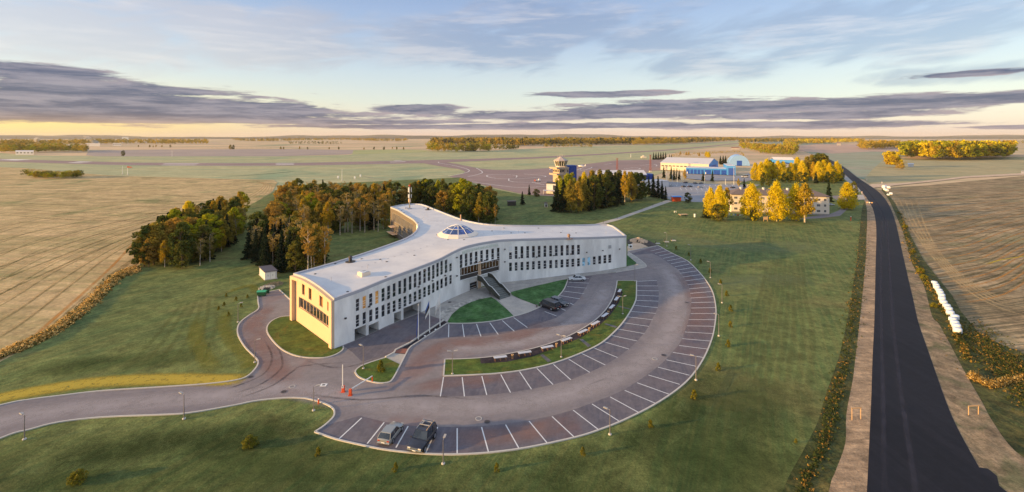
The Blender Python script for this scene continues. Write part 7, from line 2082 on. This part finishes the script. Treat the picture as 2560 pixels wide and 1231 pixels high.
# wrapped bales
m_wrap = plain('white_bale_wrap', s(224, 228, 234), 0.35, var=0.03, vs=2)
def Zw(x, y): return (2280 + x / 4.736, 640 + y / 4.736)
BL = [(292, 350, 30), (312, 378, 30), (322, 408, 33), (350, 445, 33), (364, 470, 34), (382, 505, 34), (388, 545, 36), (407, 590, 37), (445, 635, 38), (471, 672, 39), (489, 718, 40), (547, 768, 41), (521, 800, 41), (545, 840, 42), (565, 878, 43), (582, 932, 45)]
for i, (x_, y_, r_) in enumerate(BL):
    a, b = Zw(x_, y_); p = g(a, b); rad = (2 * r_ / 4.736) / ((b - HY) / HC) / 2 * 0.98
    lb = {0: 'white wrapped bale at the upper end of the bale row', 15: 'white wrapped bale at the lower end of the bale row, sunlit', 11: 'white wrapped bale set out of line beside the lower part of the row'}.get(i, 'white plastic wrapped round bale inside the row beside the road ditch')
    p = p + Vector((0, rad, 0))
    mb = MB(); mb.lathe([(rad * .86, 0), (rad, rad * .14), (rad * 1.02, rad * .7), (rad * 0.99, rad * 1.22), (rad * .86, rad * 1.36), (rad * 0.3, rad * 1.38), (0, rad * 1.36)], n=20)
    if i == 0: bme = None
    o = mb.build('wrapped_bale', m_wrap, smooth_=True); o.location = (p.x, p.y, 0); o.rotation_euler.z = i; o.scale.x = 1 + 0.03 * math.sin(i * 2); tag(o, lb, 'bale', 'wrapped bales beside the road' if i not in (0, 11, 15) else None)
def Zp(x, y): return (2080 + x / 7.695, 420 + y / 7.695)
for i, (x_, y_, w, d2, lb) in enumerate([(1010, 395, 75, 0, 'white wrapped bale in the heap at the track corner, left'), (1055, 455, 60, 0, 'white wrapped bale in the heap at the track corner, lower'), (1090, 400, 55, 0, 'white wrapped bale in the heap at the track corner, right'), (1020, 430, 50, 0, 'white wrapped bale in the heap at the track corner, middle'), (1080, 535, 45, 0, 'white wrapped bale of the lower pair at the track corner, left'), (1135, 515, 50, 0, 'white wrapped bale of the lower pair at the track corner, right')]):
    a, b = Zp(x_, y_); p = g(a, b); rad = w / 7.695 / ((b - HY) / HC) / 2
    mb = MB(); mb.tube((-rad, 0, rad * .8), (rad, 0, rad * .8), rad * .8, n=16); o = mb.build('wrapped_bale', m_wrap); o.location = p; o.rotation_euler.z = 0.4 + i; bv = o.modifiers.new('b', 'BEVEL'); bv.width = 0.2; bv.segments = 3; bv.limit_method = 'ANGLE'; tag(o, lb, 'bale')

# lamps, posts by the back of the car park
for i, (x_, y_, lb) in enumerate([(485, 236, 'low white flue stub on a slab behind the car park, nearest the gravel heap'), (590, 216, 'low well head on a slab behind the car park, middle one'), (672, 200, 'low well head on a slab behind the car park, farthest one')]):
    p = g(*P5(x_, y_)); o = empty('well_head', p, lb, 'well head'); mb = MB(); mb.box((0.3, 0, 0.12), (1.8, 1.2, 0.24)); mb.build('slab', m_kerb, o, rel=False); mb = MB(); mb.tube((-0.5, 0, 0), (-0.5, 0, 1.3), 0.16); mb.build('stub', m_dark, o, rel=False)
p = g(*P5(170, 288)); o = empty('air_unit', p, 'white boxed air unit beside the right end wall of the academy', 'air unit'); mb = MB(); mb.box((0, 0, 0.7), (1.5, 1.0, 1.3)); mb.build('casing', m_whitep, o, rel=False); mb = MB(); mb.tube((0, -0.5, 0.8), (0, -0.54, 0.8), 0.4, n=14); mb.build('fan', m_dark, o, rel=False)
# path lamps
for i, (a, b) in enumerate([(1508, 559), (1543, 548), (1575, 535), (1605, 526), (1632, 517), (1655, 508)]):
    p = g(a, b); mb = MB(); mb.tube((0, 0, 0), (0, 0, 1.6), 0.08); mb.box((0, 0, 1.65), (0.24, 0.24, 0.14)); o = mb.build('path_light', m_dark); o.location = p; tag(o, 'short dark post light along the footpath to the kiosk', 'path light', 'post lights along the footpath')
# small shrine-like chimney hut and benches on back lawn left of grove
p = g(1365, 518); o = empty('garden_hut', p, 'tiny white hut with chimney on the lawn left of the dark grove', 'hut'); mb = MB(); mb.box((0, 0, 1.2), (1.8, 1.8, 2.4)); mb.build('wall', m_white2, o, rel=False); mb = MB(); mb.box((0, -0.92, 0.9), (0.9, 0.06, 1.5)); mb.build('door', m_dark, o, rel=False); mb = MB(); mb.hexa([Vector(v) for v in ((-1.1, -1.1, 2.4), (1.1, -1.1, 2.4), (1.1, 1.1, 2.4), (-1.1, 1.1, 2.4))], [Vector(v) for v in ((-.2, -.2, 3.2), (.2, -.2, 3.2), (.2, .2, 3.2), (-.2, .2, 3.2))]); mb.build('roof', m_droof, o, rel=False)
p = g(1279, 514); o = empty('dark_shed', p, 'small dark shed on the lawn at the edge of the dark wood', 'shed'); mb = MB(); mb.box((0, 0, 1.3), (5, 3, 2.6), rz=0.2); mb.build('wall', m_dark, o, rel=False); mb = MB(); mb.box((0, 0, 2.75), (5.6, 3.6, 0.3), rz=0.2); mb.build('roof', m_droof, o, rel=False)

# lot flagpoles
for i, (x_, y0_, y1_, lb) in enumerate([(222, 275, 440, 'white flagpole of the airport lot nearest the terminal annex'), (288, 280, 405, 'white flagpole of the airport lot, second from the annex'), (347, 283, 450, 'white flagpole of the airport lot, third from the annex'), (397, 290, 400, 'white lamp mast of the airport lot beside the golden tree'), (1018, 225, 440, 'tall white pole between the blue garages and the lot'), (918, 365, 440, 'white lamp pole at the entrance of the airport lot'), (590, 480, 540, 'thin lamp pole in the middle of the airport lot'), (672, 330, 420, 'thin lamp pole beside the spruce of the airport lot')]):
    a, b = Z7b(x_, y_ := y1_); p = g(a, b); Hh = (y1_ - y0_) / 4.741 / (b - HY) * HC
    o = empty('lot_pole', p, lb, 'pole'); mb = MB(); mb.tube((0, 0, 0), (0, 0, Hh), 0.16, 0.1, n=6); mb.build('pole', m_whitep, o, rel=False); mb = MB(); mb.box((0, 0, Hh), (0.7, 0.4, 0.2)); mb.build('head', m_lampw, o, rel=False)

# ---- airfield things
p = g(1455, 419); o = empty('light_aircraft', p, 'small white high-wing aircraft parked on the apron', 'aircraft', None, 2.6); o.scale = (1.5,) * 3
mb = MB(); mb.lathe([(0.1, 0), (0.55, 0.6), (0.75, 2.0), (0.7, 3.4), (0.35, 5.8), (0.15, 7.4)], n=10); fu = mb.build('fuselage', m_whitep, o, rel=False); fu.rotation_euler = (0, R(-90), 0); fu.location = (4, 0, 1.3)
mb = MB(); mb.box((1.6, 0, 2.1), (1.5, 10.5, 0.16)); mb.build('wing', m_whitep, o, rel=False); mb = MB(); mb.box((-3.1, 0, 1.6), (0.9, 3.2, 0.1)); mb.build('tailplane', m_whitep, o, rel=False); mb = MB(); mb.hexa([Vector(v) for v in ((-2.6, -.06, 1.4), (-3.4, -.06, 1.4), (-3.4, .06, 1.4), (-2.6, .06, 1.4))], [Vector(v) for v in ((-3.2, -.04, 2.9), (-3.8, -.04, 2.9), (-3.8, .04, 2.9), (-3.2, .04, 2.9))]); mb.build('tail_fin', m_whitep, o, rel=False)
for x_, y_ in ((3.2, 0), (1.2, -1.1), (1.2, 1.1)): mb = MB(); mb.tube((x_, y_ - .08, .25), (x_, y_ + .08, .25), .25, n=10); mb.tube((x_, y_, .3), (x_, y_ * .5, 1.0), .06, n=5); mb.build('wheel', m_tyre, o, rel=False)
p = g(1345, 454); o = empty('apron_tug', p, 'white and orange service vehicle parked on the apron', 'vehicle', None, 0.2)
mb = MB(); mb.box((0, 0, 1.0), (5.2, 2.2, 1.0)); mb.build('body', m_whitep, o, rel=False, bevel=.1); mb = MB(); mb.box((1.3, 0, 2.0), (1.8, 2.0, 1.1)); mb.build('cab', m_whitep, o, rel=False, bevel=.1); mb = MB(); mb.box((-2.9, 0, 1.1), (1.4, 1.8, 1.2)); mb.build('rear_box', m_orange, o, rel=False)
for x_ in (-1.7, 1.7):
    for y_ in (-1.1, 1.1): mb = MB(); mb.tube((x_, y_ - .15, .5), (x_, y_ + .15, .5), .5, n=12); mb.build('wheel', m_tyre, o, rel=False)
def thin(a, b, t_, label, top=None, cat='mast', name='antenna_mast', r=0.2):
    p = g(a, b); Hh = (b - t_) / (b - HY) * HC
    o = empty(name, p, label, cat); mb = MB(); mb.tube((0, 0, 0), (0, 0, Hh), r, r * .6, n=6); mb.build('pole', m_whitep, o, rel=False)
    mb = MB(); mb.box((0, 0, 0.3), (1.4, 1.4, 0.6)); mb.build('base', m_kerb, o, rel=False)
    if top: mb = MB(); mb.hexa([Vector((0, -.6, Hh - 1.6)), Vector((0, .6, Hh - 1.6)), Vector((0, .6, Hh)), Vector((0, -.6, Hh))], [Vector((5, -.25, Hh - 1.6)), Vector((5, .25, Hh - 1.6)), Vector((5, .25, Hh - .9)), Vector((5, -.25, Hh - .9))]); mb.build('wind_sleeve', top, o, rel=False)
    return o
thin(319, 438, 416, 'orange windsock on its mast at the edge of the airfield', m_orange, 'windsock', 'windsock')
thin(306, 436, 415, 'thin white pole left of the windsock'); thin(855, 452, 423, 'thin white mast behind the mixed wood'); thin(430, 392, 376, 'thin red and white mast beyond the runway')
for a, b, lb in [(845, 448, 'white instrument box behind the wood, the left one'), (887, 449, 'white instrument box behind the wood, the middle one'), (901, 444, 'white instrument box behind the wood, the right one')]:
    p = g(a, b); o = empty('weather_screen', p, lb, 'instrument box'); mb = MB(); mb.box((0, 0, 2.1), (1.4, 1.4, 1.8)); mb.build('louvred_box', m_whitep, o, rel=False)
    for x_ in (-.6, .6): mb = MB(); mb.box((x_, 0, .6), (.14, 1.1, 1.2)); mb.build('leg', m_whitep, o, rel=False)
p = g(1609, 396); mb = MB(); mb.box((0, 0, 2), (10, 6, 3.4)); mb.lathe([(3, 3.7), (2.6, 5), (0, 5.8)], n=10); o = mb.build('white_tank', m_hwall); o.location = p; tag(o, 'white squat tank behind the apron', 'tank')
thin(1577, 394, 385, 'thin white beacon mast beyond the apron', r=0.4)

# ---- far buildings
def shed(a0, a1, b, t_, dep, label, wm, rm, pitch=0.0, name='industrial_hall', windows=0):
    p0, p1 = g(a0, b), g(a1, b); p0.z = p1.z = 0; Hh = (b - t_) / (b - HY) * HC
    o = empty(name, p0, label, 'building'); dv = Vector((p0.x, p0.y, 0)).normalized() * dep
    mb = MB(); wallbox(mb, p0, p1, dv, -0.4, Hh); mb.build('wall', wm, o)
    mb = MB()
    if pitch: gable(mb, p0, p1, dv, Hh, Hh + pitch)
    else: wallbox(mb, p0 - Vector((.6, .6, 0)), p1 + Vector((.6, -.6, 0)), dv * 1.02, Hh, Hh + 0.6)
    mb.build('roof', rm, o)
    for k in range(windows):
        mb = MB(); onwall(mb, p0, p1, (k + .25) / windows, (k + .75) / windows, Hh * .45, Hh * .75, .15, 0.0); mb.build('window', m_wg, o)
    return o
m_fw = plain('far_white_wall', s(196, 198, 206), 0.8); m_fr = plain('far_grey_roof', s(206, 204, 208), 0.7); m_redr = plain('red_tile_roof', s(150, 90, 70), 0.8)
shed(39, 84, 387, 379.5, 30, 'low white hangar with a pale roof at the near edge of the town', m_fw, m_fr, 2.5, windows=5)
shed(62, 78, 376, 369, 20, 'small cream house among the town trees', m_hwall, m_droof, 2.0)
shed(133, 172, 377, 364, 60, 'large pale green hall in the town', plain('pale_green_wall', s(186, 196, 170), .8), m_fr, 1.5)
shed(192, 222, 378, 372, 30, 'grey roofed house row beside the town trees', m_fw, m_droof, 3)
shed(214, 250, 366, 359, 60, 'factory hall with pale roof right of the steam', m_fw, m_fr)
shed(305, 321, 358, 342.5, 40, 'tall grey white grain silo block on the skyline', plain('silo_grey', s(176, 186, 200), .8), m_fr)
shed(282, 303, 365, 359.5, 40, 'long low hall at the foot of the silo block', m_fw, m_fr, windows=4)
shed(357, 400, 358, 352.5, 80, 'pale long hall right of the silo block', m_fw, m_fr)
shed(430, 506, 357, 351.5, 120, 'very long white hall right of the town', m_fw, m_fr)
shed(1162, 1190, 378, 370.5, 25, 'dark barn beside the farmstead grove', m_dark, m_droof, 3, 'barn')
shed(1212, 1226, 374, 367, 20, 'white farm house with red roof, left one behind the runway', m_white2, m_redr, 3, 'farm_house')
shed(1234, 1246, 373, 368, 18, 'white farm house with grey roof, right one behind the runway', m_white2, m_droof, 3, 'farm_house')
shed(1252, 1262, 374, 370, 16, 'low white outbuilding at the right end of the farm', m_white2, m_fr, 2, 'farm_house')
shed(1828, 1848, 374, 370, 20, 'low pale huts in the scrub beyond the hangars', m_hwall, m_redr, 2, 'hut')
shed(1912, 1935, 372, 368, 20, 'pale long roofed building in the golden woodland', m_hwall, m_fr, 2, 'hall')
shed(2092, 2102, 364, 358.5, 16, 'lone pale house in the fields beside the far road', m_hwall, m_redr, 3, 'farm_house')
shed(2270, 2284, 417, 411, 10, 'small pale trailer house beside the rusty shrubs', m_white2, m_fr, 1, 'trailer_house')
shed(2553, 2580, 434, 429, 4, 'white wrapped row at the farm track, right edge', m_white2, m_white2, 0, 'white_container')
# steam over the factories
ms, q = new_mat('steam')
tcn = q.n('ShaderNodeNewGeometry').outputs['Position']
nzz = q.n('ShaderNodeTexNoise', {'Vector': tcn, 'Scale': 0.03, 'Detail': 3.0}).outputs[0]
pv = q.n('ShaderNodeVolumePrincipled', {'Color': (1, 0.95, 0.9, 1), 'Density': q.m('MULTIPLY', q.ss(nzz, 0.42, 0.7), 0.12), 'Emission Strength': 0.0})
q.n('ShaderNodeOutputMaterial', {1: pv.outputs[0]})
m_steam = plain('white_steam', s(240, 225, 214), 1.0)
for a, b, w, lb in [(122, 360, 1.0, 'white steam plume leaning over the town factory, left one'), (247, 361, 1.2, 'white steam plume beside the silo block, right one')]:
    p = g(a, 364); rs = random.Random(a); bm = bmesh.new()
    for k in range(22):
        u = k / 22; c_ = Vector((p.x - 60 * u * w + rs.uniform(-8, 8), p.y + rs.uniform(-10, 10), 4 + 26 * u * w))
        bmesh.ops.create_icosphere(bm, subdivisions=2, radius=(7 + 9 * u) * w * rs.uniform(.7, 1.1), matrix=Matrix.Translation(c_))
    me = bpy.data.meshes.new('steam'); bm.to_mesh(me); bm.free(); me.materials.append(ms)
    o = bpy.data.objects.new('steam_plume', me); COL.objects.link(o); tag(o, lb, 'steam', None, 'stuff')

# ================================================================ HAZE
if True:
    hm_, q = new_mat('haze')
    pv = q.n('ShaderNodeVolumePrincipled', {'Color': (0.97, 0.90, 0.84, 1), 'Density': 0.26 / 9000.0, 'Anisotropy': 0.0})
    q.n('ShaderNodeOutputMaterial', {1: pv.outputs[0]})
    mb = MB(); mb.box((0, 8000, 75), (44000, 28000, 156)); o = mb.build('haze', hm_); tag(o, 'thin pale evening haze lying over the whole plain', 'haze', None, 'stuff')

# ---- labels that count along a row
ORD = ['first', 'second', 'third', 'fourth', 'fifth', 'sixth', 'seventh', 'eighth', 'ninth', 'tenth', 'eleventh', 'twelfth', 'thirteenth', 'fourteenth', 'fifteenth', 'sixteenth', 'seventeenth', 'eighteenth', 'nineteenth', 'twentieth']
for grp, key, tail in [('birches in the row behind the apartment block', 'x', 'from the left'), ('dark trees among the birch row', 'x', 'from the left'), ('trees of the grove by the control tower', 'x', 'from the left'),
                       ('spruces beside the parking lot', 'x', 'from the left'), ('spruces in front of the long hangar', 'x', 'from the left'), ('spruces behind the apron', 'x', 'from the left'), ('pair of spruces behind the apron', 'x', 'from the left'),
                       ('conifers between the hangars', 'x', 'from the left'), ('yellow trees behind the hangar', 'x', 'from the left'), ('small trees across the pale fields', 'x', 'from the left'), ('young pines around the car park', 'y', 'from the near end'),
                       ('young pines on the left lawn', 'x', 'from the left'), ('wrapped bales beside the road', 'y', 'from the near end'), ('post lights along the footpath', 'y', 'from the near end'), ('golden bushes in the ditch', 'y', 'from the near end'),
                       ('bushy trees behind the apartment roof', 'x', 'from the left'), ('slender birches at the wood edge', 'x', 'from the left')]:
    by = {}
    for o in bpy.data.objects:
        if o.get('group') == grp: by.setdefault(o['label'], []).append(o)
    for lb, L_ in by.items():
        if len(L_) < 2 or len(L_) > 20: continue
        L_.sort(key=lambda o: (o.location.x / o.location.y) if key == 'x' else o.location.y)
        for i, o in enumerate(L_):
            w = (lb.replace(' tree', '') if len(lb.split()) > 11 else lb).split()[:11]
            o['label'] = ORD[i] + ' ' + tail + ': ' + ' '.join(w)
